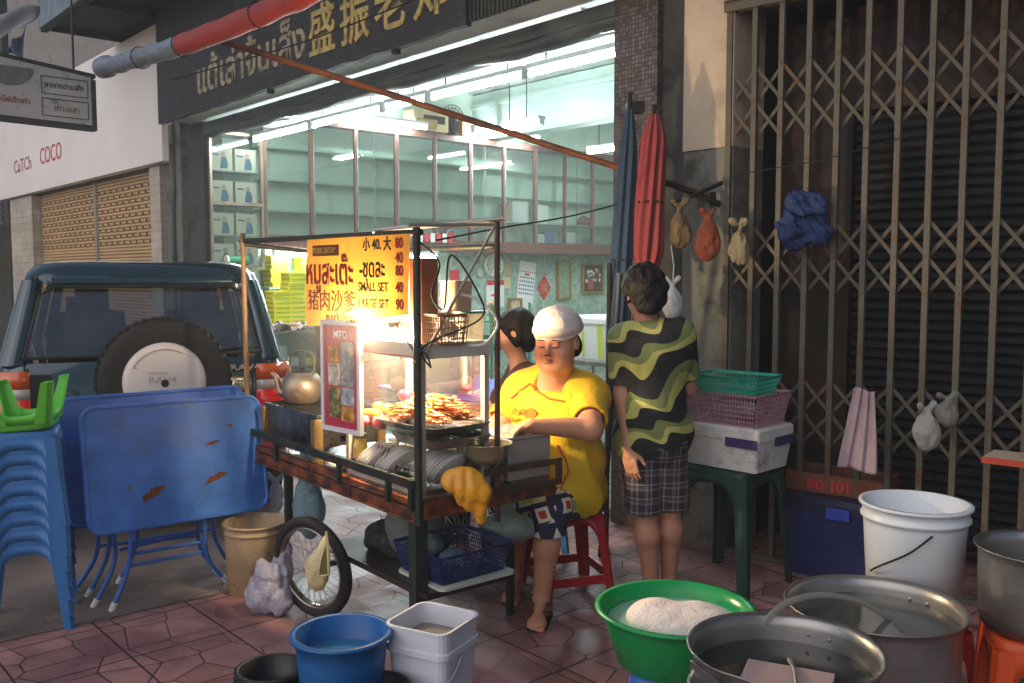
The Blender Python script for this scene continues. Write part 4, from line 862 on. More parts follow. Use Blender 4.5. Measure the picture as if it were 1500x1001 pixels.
for sd in (-1, 1):
    for (b_, t_) in (([(.645, .050), (.73, .055), (.785, .08), (.803, .13), (.80, .36), (.72, .36), (.66, .12)], [(.565, .198), (.625, .20), (.66, .215), (.678, .26), (.678, .48), (.62, .48), (.58, .24)]),
                     ([(.80, 1.12), (.80, 1.22), (.74, 1.22), (.74, 1.12)], [(.672, 1.12), (.672, 1.2), (.63, 1.2), (.63, 1.12)]), ([(.80, 1.9), (.80, 2.1), (.74, 2.1), (.74, 1.9)], [(.672, 1.9), (.672, 2.0), (.63, 2.0), (.63, 1.9)]), ([(.79, 2.75), (.79, 2.85), (.7, 2.85), (.7, 2.75)], [(.66, 2.45), (.66, 2.6), (.6, 2.6), (.6, 2.45)])):
        n = len(b_); vs = [(sd*x, y, 1.05) for x, y in b_]+[(sd*x, y, 1.54) for x, y in t_]; fs = [(k, (k+1) % n, n+(k+1) % n, n+k) for k in range(n)]
        mb.add(vs, fs if sd < 0 else [f[::-1] for f in fs], 0, n > 5)
body = obj('body', mb, cp, car)
mb = MB()
for x in (-.38, .38): mb.rrect([(x, 1.0, 1.0, .5, .14, .05), (x, 1.06, 1.25, .46, .12, .05), (x, 1.07, 1.27, .24, .1, .04), (x, 1.09, 1.42, .24, .09, .04)]); mb.rrect([(x, 1.9, 1.0, .5, .14, .05), (x, 1.95, 1.28, .46, .12, .05), (x, 1.96, 1.3, .24, .1, .04), (x, 1.98, 1.46, .24, .09, .04)])
obj('seat', mb, mat('dark_seat_cloth', hx('1b1b1d'), .9, var=.1), car)
def rearpt(x, z, off=0):   # point on the sloping tailgate
    y = .05+(z-1.06)*(.21-.05)/(1.53-1.06) if z > 1.06 else (.03 if z > 1 else .0); return Vector((x, y-off, z))
mb = MB(); out = [(-.66, 1.09), (.66, 1.09), (.575, 1.45), (.50, 1.50), (-.50, 1.50), (-.575, 1.45)]
mb.add([rearpt(x, z, .008) for x, z in out], [tuple(range(6))]); obj('rear_window', mb, cgl, car)
mb = MB(); P = [rearpt(x, z, .010) for x, z in out]+[rearpt(*out[0], .01)]; mb.tube(P, .009, 6); obj('window_seal', mb, trim, car)
for sd in (-1, 1):
    mb = MB()
    def sp(y, z): w_ = 1.62+(1.34-1.62)*(z-1.06)/(1.53-1.06); return Vector((sd*(w_/2+.006), y, z))
    for (ya, yb, yc, yd) in ((.30, 1.12, .40, 1.10), (1.2, 1.95, 1.18, 1.9)):
        mb.add([sp(ya, 1.11), sp(yb, 1.11), sp(yd, 1.47), sp(yc, 1.47)], [(0, 1, 2, 3) if sd > 0 else (3, 2, 1, 0)])
    obj('side_window', mb, cgl, car)
lampm = mat('tail_lamp_glass', hx('a01210'), .12, var=.1, coat=1, emit=hx('ff2a10'), es=.05); ambm = mat('amber_lamp_glass', hx('d0560f'), .12, var=.05, coat=1); clr = mat('clear_lamp_glass', hx('b9b0a8'), .1, coat=1)
for sd in (-1, 1):
    for (z0, z1, m, nm) in ((.72, .86, lampm, 'tail_lamp'), (.86, .92, clr, 'reversing_lamp'), (.92, 1.02, ambm, 'indicator_lamp')):
        mb = MB(); vs = []
        for k in range(7):
            a = R(-8+k*17); x = sd*(.655+.203*math.sin(a)); y = .215-.222*math.cos(a)-.004; yy = y if k < 5 else y+.03*(k-4)
            vs += [(x+sd*.008*math.sin(a), yy, z0), (x+sd*.008*math.sin(a)*.9, yy, z1)]
        mb.add(vs, [((2*k, 2*k+2, 2*k+3, 2*k+1) if sd > 0 else (2*k, 2*k+1, 2*k+3, 2*k+2)) for k in range(6)], 0, True); obj(nm, mb, m, car, solid=.012)
mb = MB(); mb.box(-.655, -.648, -.004, .03, .5, 1.05); mb.box(.60, .606, -.004, .03, .5, 1.05); mb.box(-.65, .6, -.004, .03, .495, .502); mb.box(-.64, -.52, -.008, .02, .78, 1.0, bev=.01); mb.cyl((-.545, -.012, .95), (-.545, .0, .95), .015); obj('tailgate_seam', mb, trim, car)
mb = MB(); mb.rrect([(0, .02, .33, 1.6, .2, .08), (0, -.01, .38, 1.68, .26, .1), (0, -.01, .52, 1.68, .26, .1), (0, .03, .56, 1.6, .18, .08)]); obj('bumper', mb, trim, car)
rub = mat('tyre_rubber', hx('1d1b1b'), .75, var=.15, vs=20, bump=.3, bs=80)
def tyremesh(mb, R0, w_, M, rim=.6, tread=40):
    mb.lathe([(R0*rim, -w_*.42), (R0*.8, -w_*.5), (R0*.93, -w_*.47), (R0*.985, -w_*.36), (R0, -w_*.2), (R0, w_*.2), (R0*.985, w_*.36), (R0*.93, w_*.47), (R0*.8, w_*.5), (R0*rim, w_*.42)], 48, M)
    for k in range(tread):
        a = 2*PI*k/tread
        for (z0, z1) in ((-w_*.42, -w_*.08), (w_*.08, w_*.42)): mb.box(-R0*.035, R0*.035, R0*.99, R0*1.015, z0, z1, M=M @ RZ(a))
wh = obj('spare_wheel', (lambda m: (tyremesh(m, .37, .2, T(.09, -.14, .955) @ RX(PI/2), tread=46), m)[1])(MB()), rub, car)
mb = MB(); mb.M = T(.09, -.14, .955) @ RX(PI/2)
mb.lathe([(0, .118), (.19, .118), (.205, .114), (.215, .108), (.225, .10), (.232, .07)], 40); cv = obj('wheel_cover', mb, mat('cream_wheel_cover', hx('d6cdc4'), .4, var=.05), wh)
CM = T(.09, -.26, .955) @ SM
cvt = mat('cream_embossed', hx('aaa198'), .4, var=.05); lettering('TOYOTA', .026, CM @ T(-.09, .045, .0), cvt, cv, 0, .0006); lettering('RAV4', .05, CM @ T(-.09, .0, .0), cvt, cv, .0, .001, 1.3)
mb = MB(); mb.cyl((.09, -.262, .95), (.09, -.255, .95), .022, n=16); obj('centre_cap', mb, trim, cv)
mb = MB(); mb.M = T(.09, -.2595, .955) @ SM
mb.tube([(.19*math.cos(a), .19*math.sin(a), 0) for a in [R(60+k*7) for k in range(14)]]+[(-.14, .08, 0)], .003, 4); obj('cover_groove', mb, alu, cv)
lettering('RAV4', .05, T(.47, -.012, .985) @ SM, alu, car, .001, .002, 1.5); mb = MB(); mb.M = T(.53, -.006, .90) @ SM
mb.tube([(.032*math.cos(a*PI/10), .021*math.sin(a*PI/10), 0) for a in range(20)], .003, 5, closed=True); mb.tube([(.012*math.cos(a*PI/8), .02*math.sin(a*PI/8), 0) for a in range(16)], .0025, 5, closed=True); mb.tube([(.026*math.cos(a*PI/8), .008+.009*math.sin(a*PI/8), 0) for a in range(16)], .0025, 5, closed=True); obj('emblem', mb, alu, car)
for (sd, y) in ((-1, .75), (1, .75), (-1, 3.0), (1, 3.0)):
    mb = MB(); tyremesh(mb, .34, .21, T(sd*.74, y, .34) @ RY(PI/2), tread=36); w2 = obj('wheel', mb, rub, car)
    mb = MB(); mb.lathe([(0, .09), (.05, .1), (.18, .06), (.21, .08)] if sd > 0 else [(0, -.09), (.05, -.1), (.18, -.06), (.21, -.08)], 24, T(sd*.74, y, .34) @ RY(PI/2)); obj('rim', mb, alu, w2)
mb = MB(); mb.tube([(-.25, .06, 1.10), (-.02, .10, 1.17)], .006); mb.tube([(.1, .075, 1.11), (.42, .13, 1.24)], .005); obj('wiper', mb, trim, car)
mb = MB(); mb.cyl((-.6, .1, 1.55), (-.6, 2.2, 1.62), .012); obj('roof_rail', mb, trim, car)

# --- containers of water in the foreground
def waterm(name, col, r=.03):
    return mat(name, col, r, var=.1, vs=3, bump=.15, bs=9, spec=.8)
def bucket_round(nm, label, cat, loc, rt, rb, h, m, water=None, wz=.7, lip=.012, handle=None, wm=None, ring=True, thick=.006, rz=0, hang=.9):
    t = thing(nm, label, cat, loc, rz); th = thick; mb = MB()
    pr = [(0, 0), (rb, 0), (rb+(rt-rb)*.82, h*.82)]
    if ring: pr += [(rb+(rt-rb)*.86+.002, h*.86), (rt+lip*.5, h*.868), (rt+lip*.5, h*.89), (rt, h*.90)]
    pr += [(rt, h-.012), (rt+lip, h-.010), (rt+lip, h), (rt-th, h), (rb+(rt-rb)*.5-th, h*.5), (rb-th, .008), (0, .008)]
    mb.lathe(pr, 48); obj('body', mb, m, t)
    if water:
        z = h*wz; r_ = rb+(rt-rb)*wz-th+.0005; mb = MB(); mb.lathe([(0, z), (r_*.5, z), (r_, z)], 40); obj('water', mb, wm, t)
    if handle:
        mb = MB(); pts = [Vector(((rt+.012)*math.cos(a), (rt+.012)*math.sin(a)*.25-rt*hang*math.sin(a)**.8 if False else -(rt*.99)*math.sin(a), h*.86-math.sin(a)*handle)) for a in [PI*k/20 for k in range(21)]]
        mb.tube(pts, .0032, 6); obj('handle', mb, mat('wire_handle', hx('6f6f70'), .35, .8), t)
        mb = MB(); mb.box(rt, rt+.014, -.015, .015, h*.82, h*.9, bev=.003); mb.box(-rt-.014, -rt, -.015, .015, h*.82, h*.9, bev=.003); obj('handle_lug', mb, m, t)
    return t
bb = mat('blue_tub_plastic', hx('1f5f9c'), .33, var=.1)
p = U(500, 925, 2.93); bucket_round('water_tub', 'round blue plastic tub full of water on the red pavement', 'tub', (p.x, p.y, 0), .152, .115, p.z, bb, True, .80, .016, wm=waterm('blue_tub_water', hx('3f7fa3')), ring=False)
blk = mat('black_bucket_plastic', hx('1a1a1b'), .4, var=.15)
p = U(397, 978, 2.95); bucket_round('black_bucket', 'black bucket at the bottom edge left of the blue tub', 'bucket', (p.x, p.y, 0), .108, .085, p.z, blk, True, .6, .009, wm=waterm('dark_water', hx('15181a')), handle=.05)
p = U(551, 1004, 2.82); bucket_round('black_bucket', 'black bucket rim cut by the bottom edge, in front of the square bucket', 'bucket', (p.x, p.y, 0), .103, .08, p.z, blk, True, .6, .009, wm=waterm('dark_water', hx('15181a')), handle=.05, rz=1.3)
# square white bucket
p = U(634, 905, 3.02); hh = p.z
t = thing('square_bucket', 'square white plastic bucket of cloudy water with a wire handle', 'bucket', (p.x, p.y, 0), R(-28)); wpl = mat('white_bucket_plastic', hx('cfd3dc'), .4, var=.06, vs=4, col2=hx('a9a8aa'), thr=.68, s2=5)
mb = MB(); w_ = .235
mb.rrect([(0, 0, 0, w_*.84, w_*.84, .03), (0, 0, hh*.78, w_*.97, w_*.97, .035), (0, 0, hh*.785, w_*1.05, w_*1.05, .04), (0, 0, hh*.83, w_*1.05, w_*1.05, .04), (0, 0, hh*.835, w_, w_, .037), (0, 0, hh-.008, w_*1.01, w_*1.01, .037), (0, 0, hh-.006, w_*1.05, w_*1.05, .04), (0, 0, hh, w_*1.05, w_*1.05, .04), (0, 0, hh, w_*.97, w_*.97, .034), (0, 0, .01, w_*.8, w_*.8, .03)], cap0=True, cap1=True); obj('body', mb, wpl, t)
mb = MB(); mb.rrect([(0, 0, hh*.83, w_*.93, w_*.93, .03), (0, 0, hh*.831, w_*.93, w_*.93, .03)]); obj('water', mb, waterm('cloudy_grey_water', hx('77705f'), .06), t)
mb = MB(); pts = [Vector(((w_*.54)*math.cos(a), -.02-.13*math.sin(a)*.9, hh*.76-.15*math.sin(a))) for a in [PI*k/24 for k in range(25)]]; mb.tube(pts, .0045, 8); obj('handle', mb, mat('grey_handle', hx('9a9a9c'), .4, .3), t)
# green bowl of soapy water on blue stool
p = U(989, 888, 2.80)
stool('blue plastic stool with a red round mark under the green bowl', (p.x+.0, p.y, 0), R(-12), mat('blue_stool_plastic', hx('3a63b4'), .4, var=.1), .26, .33, .355)
t = thing('green_bowl', 'wide green plastic bowl heaped with white soap foam on a blue stool', 'bowl', (p.x, p.y, .357)); gpl = mat('green_bowl_plastic', hx('0f8a48'), .32, var=.08)
mb = MB(); rt = .238; h_ = p.z-.357; mb.lathe([(0, 0), (.165, 0), (.18, .01), (.222, h_*.78), (.232, h_*.95), (rt+.014, h_*.95), (rt+.012, h_), (rt-.005, h_), (.218, h_*.8), (.175, .015), (0, .012)], 56); obj('body', mb, gpl, t)
mb = MB(); mb.lathe([(0, h_*.74), (.1, h_*.74), (.212, h_*.74)], 40); obj('water', mb, waterm('soapy_water', hx('7fae9a'), .15), t)
S = SDF((-.23, -.23, .05), (.23, .23, .26), .006)
S.ell((.03, 0, h_*.70), (.155, .13, .055), k=.03); S.ell((-.05, .03, h_*.72), (.10, .10, .05), k=.03); S.ell((.10, -.03, h_*.72), (.09, .09, .035), k=.03); S.wob(.0035, 28, 4); S.wob(.0012, 120, 5); S.mesh('soap_foam', mat('soap_foam', hx('dfd3cc'), .7, var=.06, vs=30, bump=.6, bs=120), t)
# aluminium pots
alp = mat('dull_aluminium', hx('9a9793'), .38, .85, var=.18, vs=5, bump=.12, bs=25, col2=hx('5c5750'), thr=.66, s2=4)
def pot(label, cpx, cpy, Y, r_, h_, wz, wm, handles, rz=0, bent=.0, h0=None):
    p = U(cpx, cpy, Y); t = thing('cooking_pot', label, 'pot', (p.x, p.y, p.z-h_), rz); n = 72
    prof = [(0, 0), (r_*.86, 0), (r_*.93, .03), (r_*.96, h_*.6), (r_*.965, h_-.03), (r_*.98, h_-.012), (r_*1.03, h_-.003), (r_*1.04, h_), (r_*1.03, h_+.003), (r_*.975, h_-.008), (r_*.95, h_-.03), (r_*.945, h_*.5), (r_*.91, .01), (0, .008)]
    mb = MB(); mb.lathe(prof, n)
    for i, v in enumerate(mb.v):
        a = math.atan2(v.y, v.x)
        if v.z > h_*.5: kk = (v.z/h_-.5)*2; s_ = 1+kk*(bent*.5*math.sin(2*a+.6)-bent*1.6*math.exp(-((a+2.5)/.16)**2)+bent*.3*math.sin(5*a)); v.x *= s_; v.y *= s_; v.z += kk*bent*.12*math.sin(3*a+1)
    obj('body', mb, alp, t)
    mb = MB(); mb.lathe([(0, h_*wz), (r_*.6, h_*wz), (r_*.945, h_*wz)], 48); obj('water', mb, wm, t)
    for a in handles:
        hd = MB(); hd.M = RZ(R(a)); pts = smoothpts([(r_*.96, -.06, h_-.05), (r_*1.03, -.055, h_-.07), (r_*1.08, -.035, h_-.075), (r_*1.09, 0, h_-.075), (r_*1.08, .035, h_-.075), (r_*1.03, .055, h_-.07), (r_*.96, .06, h_-.05)], 4); hd.tube(pts, .007, 8)
        hd.box(r_*.965, r_*.985, -.075, .075, h_-.065, h_-.03, bev=.004)
        for y in (-.03, .03): hd.ell((r_*.945, y, h_-.045), (.004, .006, .006), 8, 6)
        obj('handle', hd, alp, t)
    return t, p
wdark = waterm('dark_pot_water', hx('2d2f2c'), .04)
pt, p = pot('front aluminium pot with dented rim, water and a pink board inside', 1150, 948, 2.28, .238, .36, .80, wdark, (40, 190), bent=.02, rz=R(10))
PF = p.copy()
mb = MB(); mb.box(-.10, .12, -.15, .06, .274, .292, bev=.003, M=RZ(R(-25)) @ RX(R(3))); tag(obj('chopping_board', mb, mat('pale_pink_board', hx('b79a93'), .5, var=.08), loc=pt.location), 'pale pink board lying in the water of the front pot', 'board')
mb = MB(); mb.tube([(.0, -.1, .30), (.02, -.02, .305), (.03, .06, .30)], .006); mb.ell((.0, -.11, .30), (.02, .03, .006)); tag(obj('spoon', mb, alu, loc=pt.location), 'dark spoon lying on the pink board in the front pot', 'spoon')
stool('dark plastic stool hidden under the front aluminium pot', (p.x, p.y, 0), R(15), mat('maroon_plastic', hx('5d1f22'), .45, var=.1), .27, .33, p.z-.362)
pt2, p = pot('rear aluminium pot of clear water standing before the white bucket', 1281, 884, 2.72, .255, .36, .86, waterm('grey_pot_water', hx('474a48'), .04), (35, 225), bent=.01)
stool('red plastic stool under the rear aluminium pot', (p.x, p.y, 0), R(8), mat('red_plastic', hx('b5201f'), .4, var=.1), .27, .33, p.z-.362)
mb = MB(); mb.tube(smoothpts([U(1118, 915, 2.42), U(1150, 885, 2.5), U(1200, 872, 2.58), U(1255, 880, 2.66), U(1300, 905, 2.72), U(1322, 935, 2.74)], 8), .0095, 8)
tag(obj('water_hose', mb, filmmat('clear_hose', hx('b8b8b4'), .55)), 'clear plastic hose arching from pot to pot', 'hose')
# right-hand steel pot on orange stool
p = U(1532, 805, 2.75)
t2, p2 = pot('steel pot on an orange stool at the right edge', 1532, 803, 2.72, .19, .25, .5, wdark, (-95,), bent=.0)
stool('orange plastic stool at the right edge, carrying a steel pot', (p2.x, p2.y, 0), R(-20), mat('orange_plastic', hx('c4481c'), .4, var=.1), .30, .37, p2.z-.252)
# tall white bucket on red stool
p = U(1341, 735, 3.1); tw = mat('translucent_white_bucket', hx('d4dade'), .35, var=.04, vs=3, sub=.15)
bz = p.z-.40
t = bucket_round('tall_bucket', 'tall round white bucket with thin wire handle behind the pots', 'bucket', (p.x, p.y, bz), .171, .145, .40, tw, lip=.012, rz=0)
mb = MB(); mb.tube(smoothpts([(-.02, -.178, .33), (-.09, -.168, .27), (-.155, -.085, .2), (-.164, -.04, .17)], 6), .0035, 6); obj('handle', mb, black, t)
stool('red plastic stool supporting the tall white bucket', (p.x, p.y, 0), R(20), mat('red_plastic', hx('b5201f')), .28, .35, bz-.002)
# foam box, baskets, dark green stand
def basket(nm, label, cat, loc, rz, w_, d, h, m, flare=.03, nb=16, rows=5, rim=.012, par=None):
    t = thing(nm, label, cat, loc, rz); mb = MB(); W0, D0 = w_-flare*2, d-flare*2
    mb.rrect([(0, 0, h-rim, w_, d, .03), (0, 0, h, w_+.016, d+.016, .035), (0, 0, h, w_-.004, d-.004, .028), (0, 0, h-rim, w_-.006, d-.006, .028)], cap0=False, cap1=False); obj('rim', mb, m, t)
    mb = MB()
    def pt(s, side, z):
        k = z/h; ww, dd = W0+(w_-W0)*k, D0+(d-D0)*k
        return {0: (s*ww/2, -dd/2, z), 1: (ww/2, s*dd/2, z), 2: (-s*ww/2, dd/2, z), 3: (-ww/2, -s*dd/2, z)}[side]
    for side in range(4):
        n = nb if side % 2 == 0 else max(int(nb*d/w_), 4)
        for i in range(n+1): s = -.94+1.88*i/n; mb.tube([pt(s, side, 0), pt(s, side, h-rim)], .0022, 4, caps=False)
        for j in range(rows+1): z = (h-rim)*j/rows; mb.tube([pt(-.97, side, z), pt(.97, side, z)], .0025, 4, caps=False)
    obj('side_lattice', mb, m, t)
    mb = MB(); mb.rrect([(0, 0, 0, W0, D0, .02), (0, 0, .003, W0, D0, .02)]); obj('base', mb, m, t); return t
c = U(1110, 697, 4.3); RBX = R(-46)
def loc_at(c, rz, x, y, z): cc, ss = math.cos(rz), math.sin(rz); return Vector((c.x+x*cc-y*ss, c.y+x*ss+y*cc, z))
fl = loc_at(c, RBX, -.25, .17, c.z)
t = thing('foam_box', 'white polystyrene box with purple tape on a dark green stand', 'box', fl, RBX); foam = mat('white_polystyrene', hx('bfc0ba'), .8, var=.12, vs=6, bump=.7, bs=90, col2=hx('7f7d75'), thr=.62, soft=.06, s2=5)
mb = MB(); mb.rrect([(0, 0, 0, .45, .30, .02), (0, 0, .15, .49, .335, .02)]); obj('body', mb, foam, t)
mb = MB(); mb.rrect([(0, 0, .152, .50, .345, .02), (0, 0, .205, .50, .345, .02), (0, 0, .215, .48, .325, .02)]); obj('lid', mb, foam, t)
tpm = mat('purple_tape', hx('3a2f5a'), .35); obj('tape', MB().box(.07, .247, -.176, -.1735, .12, .165), tpm, t); obj('tape', MB().box(.2515, .2535, -.02, .17, .12, .165), tpm, t)
stool('dark green tall plastic stand under the polystyrene box', (fl.x, fl.y, 0), RBX, mat('dark_green_plastic', hx('12332a'), .5, var=.15), .38, .46, fl.z-.002, nm='plastic_stand', cat='stand')
pk = mat('faded_pink_plastic', hx('a9808c'), .45, var=.08); tq = mat('turquoise_plastic', hx('1f9a80'), .4, var=.08)
basket('pink_basket', 'faded pink plastic basket on the polystyrene box, full of clear bags', 'basket', fl+Vector((0.0, 0, .217)), RBX, .47, .33, .16, pk, .03, 26, 6)
S = SDF((-.25, -.2, 0), (.25, .2, .2), .009)
for i in range(14): S.ell((random.uniform(-.13, .13), random.uniform(-.07, .07), random.uniform(.05, .09)), (.06, .05, .04), k=.02)
S.wob(.006, 50, 8); tag(S.mesh('clear_bags', filmmat('clear_film', hx('b9b4b8'), .5), loc=fl+Vector((0, 0, .219))), 'crumpled clear plastic bags inside the pink basket', 'plastic bags', kind='stuff').rotation_euler = (0, 0, RBX)
basket('green_basket', 'turquoise shallow basket stacked on top of the pink one', 'basket', fl+Vector((.005, 0, .355)), RBX+R(6), .39, .28, .10, tq, .035, 26, 4)
# dark blue cool box by the gate with an orange carton lid on top
c = G(1150, 838); t = thing('cool_box', 'dark blue plastic cool box on the ground before the gate', 'cool box', loc_at(c, R(-40), .22, .17, 0), R(-40)); nv = mat('navy_cooler_plastic', hx('1d2552'), .45, var=.15)
mb = MB(); mb.rrect([(0, 0, 0, .46, .30, .03), (0, 0, .36, .52, .34, .03)]); obj('body', mb, nv, t)
mb = MB(); mb.rrect([(0, 0, .362, .55, .37, .04), (0, 0, .40, .55, .37, .04), (0, 0, .425, .5, .33, .03)]); obj('lid', mb, mat('dark_navy_lid', hx('171b38'), .4, var=.1), t); mb = MB(); mb.box(-.0, .12, -.2, -.186, .33, .39, bev=.005); obj('latch', mb, mat('blue_latch', hx('2c3f9c'), .4), t)
t2_ = thing('carton_tray', 'orange and brown cardboard tray with red printing on the navy cool box', 'box', t.location+Vector((0.03, .06, .428)), R(-40))
mb = MB(); mb.box(-.25, .25, -.13, .13, 0, .004); mb.box(-.25, .25, -.134, -.13, 0, .10); mb.box(-.25, .25, .13, .134, 0, .1); mb.box(-.254, -.25, -.134, .134, 0, .1); mb.box(.25, .254, -.134, .134, 0, .1); obj('carton', mb, mat('orange_brown_card', hx('6a4330'), .8, var=.2), t2_)
lettering('สด 101', .08, T(-.14, -.136, .02) @ SM, redm, t2_, .002, .001)
# beige dirty bucket by the cart
p = G(362, 880); t = bucket_round('beige_bucket', 'dirty beige paint bucket beside the cart wheel and blue tables', 'bucket', (p.x, p.y+.16, 0), .152, .135, .35, mat('dirty_beige_plastic', hx('b59a76'), .55, var=.2, vs=4, col2=hx('4f4436'), thr=.57, soft=.07, s2=5, bump=.3), lip=.008)
# rolled awning pole + support arm
pA = U(150, 100, 6.25); pB = U(560, -62, 4.02)
t = thing('rolled_awning', 'awning rolled on a long pole, grey-blue at one end and red beyond', 'awning', (pA.x, pA.y, pA.z)); d = pB-pA
mb = MB(); n = 60; mb.tube([d*(i/n)+Vector((0, 0, .003*math.sin(i*.9)-.05*math.sin(PI*i/n))) for i in range(0, 24)], [.056+.003*math.sin(i*1.3)+(.014 if i < 3 else 0) for i in range(0, 24)], 14); obj('grey_cloth_roll', mb, mat('grey_blue_tarp_roll', hx('76808c'), .3, var=.3, vs=6, stretch=(1, 1, 4), bump=.5, bs=20), t)
mb = MB(); mb.tube([d*(i/n)+Vector((0, 0, .003*math.sin(i*.9)-.05*math.sin(PI*i/n))) for i in range(23, n+1)], [.058+.002*math.sin(i*1.1) for i in range(23, n+1)], 14); obj('red_cloth_roll', mb, mat('red_tarp_roll', hx('933934'), .5, var=.2, vs=6, bump=.4, bs=20), t)
mb = MB(); mb.cyl(d*-.02, d*1.0, .018); obj('pole', mb, rust, t)
mb = MB()
for i in (2, 12, 23, 40): q = d*(i/n)+Vector((0, 0, -.05*math.sin(PI*i/n))); dd = d.normalized(); a = dd.orthogonal().normalized(); b2 = dd.cross(a); mb.tube([q+(a*math.cos(k*PI/8)+b2*math.sin(k*PI/8))*.066 for k in range(16)], .0035, 5, closed=True)
obj('tie_string', mb, black, t)
a0_ = U(300, 52, 5.25); a1_ = U(1052, 292, 5.22)
t = thing('steel_rod', 'long rusty steel rod running from the rolled awning down to the wall', 'rod', a1_)
mb = MB(); mb.cyl(a0_-a1_, Vector((0, 0, 0)), .019, n=10); obj('rod', mb, mat('orange_rust_steel', hx('8a4f2c'), .6, .4, var=.4, vs=5, col2=hx('3a2a24'), thr=.5, soft=.15, s2=2), t); mb = MB(); mb.box(-.05, .06, -.03, .06, -.04, .04, bev=.005); obj('wall_bracket', mb, black, t)
# horizontal bracket and dark wrapped beam on the pillar
mb = MB(); mb.tube([U(915, 258, 5.0), U(985, 270, 5.05), U(1055, 300, 5.1)], .018); mb.tube([U(985, 300, 5.0), U(1058, 268, 5.1)], .012)
tag(obj('wall_bracket', mb, black), 'dark crossed iron bars fixed between pillar and gate', 'bracket')
t = thing('iron_hook', 'small black iron block on the mosaic pillar', 'bracket', U(930, 158, 5.25)); obj('block', MB().box(-.05, .05, -.05, .05, -.03, .03, bev=.004), black, t)
# folded umbrellas
def folded(label, top, bot, r0, r1, m, folds=9, twist=.6):
    t = thing('folded_umbrella', label, 'umbrella', (bot.x, bot.y, bot.z)); d = top-bot; mb = MB(); n = 40
    def f(u, v):
        a = u*2*PI+twist*v; rr = (r1+(r0-r1)*v)*(1+.22*math.sin(folds*u*2*PI)+.06*math.sin(7*v+9*u)); s_ = math.sin(min(v*6, 1)*PI/2)*math.sin(min((1-v)*5, 1)*PI/2)*.6+.4
        return d*v+Vector((math.cos(a)*rr*s_, math.sin(a)*rr*s_, 0))
    mb.grid(f, 72, n); obj('canopy', mb, m, t)
    mb = MB(); mb.cyl(d*-.05, d*1.06, .012); obj('pole', mb, black, t)
    mb = MB(); mb.tube([d*.45+Vector((math.cos(a*PI/8), math.sin(a*PI/8), 0))*((r0+r1)/2*1.1) for a in range(16)], .005, 5, closed=True); obj('tie_string', mb, black, t); return t
folded('folded red umbrella hanging upside down on the mosaic pillar', U(958, 168, 4.98), U(948, 402, 4.95), .055, .075, mat('red_umbrella_cloth', hx('7e3436'), .85, var=.12, vs=5))
folded('folded dark blue umbrella leaning on the pillar left of the red one', U(922, 160, 5.0), U(902, 560, 4.95), .04, .06, mat('navy_umbrella_cloth', hx('22384e'), .8, var=.2, vs=5), 7)
t = thing('umbrella_pole', 'thin dark umbrella pole standing left of the folded blue umbrella', 'pole', G(888, 800)); pp = t.location.copy(); obj('pole', MB().cyl((0, 0, 0), U(893, 385, 4.9)-pp, .014), black, t)
t = thing('umbrella_pole', 'second dark pole standing close to the man in camouflage shirt', 'pole', G(880, 815)); pp = t.location.copy(); obj('pole', MB().cyl((0, 0, 0), U(908, 400, 4.7)-pp, .017), mat('dark_blue_steel', hx('20303c'), .5), t)
# things hanging on the gate and the wall
def bag(nm, label, cat, c, r, m, seed, amp=.012, sc=38, knot=True, h=.006, strap=None, group=None, handles=False):
    t = thing(nm, label, cat, c, 0, group); S = SDF((-r[0]*1.7, -r[1]*1.7, -r[2]*1.5), (r[0]*1.7, r[1]*1.7, r[2]*2.1), h)
    S.ell((0, 0, -r[2]*.15), (r[0], r[1], r[2]*.85), k=.02)
    if knot: S.cap((0, 0, r[2]*.2), (0, 0, r[2]*1.15), r[0]*.6, .012, k=.04); S.cap((0, 0, r[2]*1.1), (.03, 0, r[2]*1.5), .010, .016, k=.01); S.cap((0, 0, r[2]*1.1), (-.035, 0, r[2]*1.45), .010, .014, k=.01)
    S.wob(amp*.5, sc, seed, (1, 1, .5)); S.wob(amp*.3, sc*1.3, seed+50, (1, 1, .35), True); S.mesh('bag', m, t)
    if strap: mb = MB(); mb.tube([(0, 0, r[2]), (.005, 0, r[2]+strap*.5), (-.01, .01, r[2]+strap)], .004, 5); obj('string', mb, m, t)
    return t
def crumple(nm, label, cat, c, rad, n, m, seed):
    g = random.Random(seed); t = thing(nm, label, cat, c); bm = bmesh.new()
    for i in range(n):
        b2 = bmesh.new(); bmesh.ops.create_icosphere(b2, subdivisions=3, radius=1); cx, cy, cz = g.uniform(-.45, .45)*rad, g.uniform(-.2, .2)*rad, g.uniform(-.5, .45)*rad; s_ = rad*g.uniform(.45, .75); ph = [g.uniform(0, 6) for _ in range(6)]
        for v in b2.verts:
            c_ = v.co.copy(); k = 1+.28*abs(math.sin(5*c_.x+ph[0]+3*math.sin(3*c_.z+ph[1])))-.32*abs(math.sin(6*c_.y+ph[2]+3*math.sin(4*c_.x+ph[3])))+.18*math.sin(9*c_.z+ph[4]+4*c_.x)
            v.co = Vector((c_.x*s_*k+cx, c_.y*s_*.6*k+cy, c_.z*s_*k+cz))
        me_ = bpy.data.meshes.new('x'); b2.to_mesh(me_); bm.from_mesh(me_); bpy.data.meshes.remove(me_); b2.free()
    me = bpy.data.meshes.new('bag'); bm.to_mesh(me); bm.free(); me.materials.append(m); o = bpy.data.objects.new('bag', me); C.objects.link(o); o.parent = t; return t
t = thing('plastic_bag', 'big crumpled dark blue plastic bag tied to the gate bars', 'plastic bag', U(1175, 318, 4.72)); S = SDF((-.22, -.14, -.22), (.22, .14, .24), .0065); g = random.Random(12)
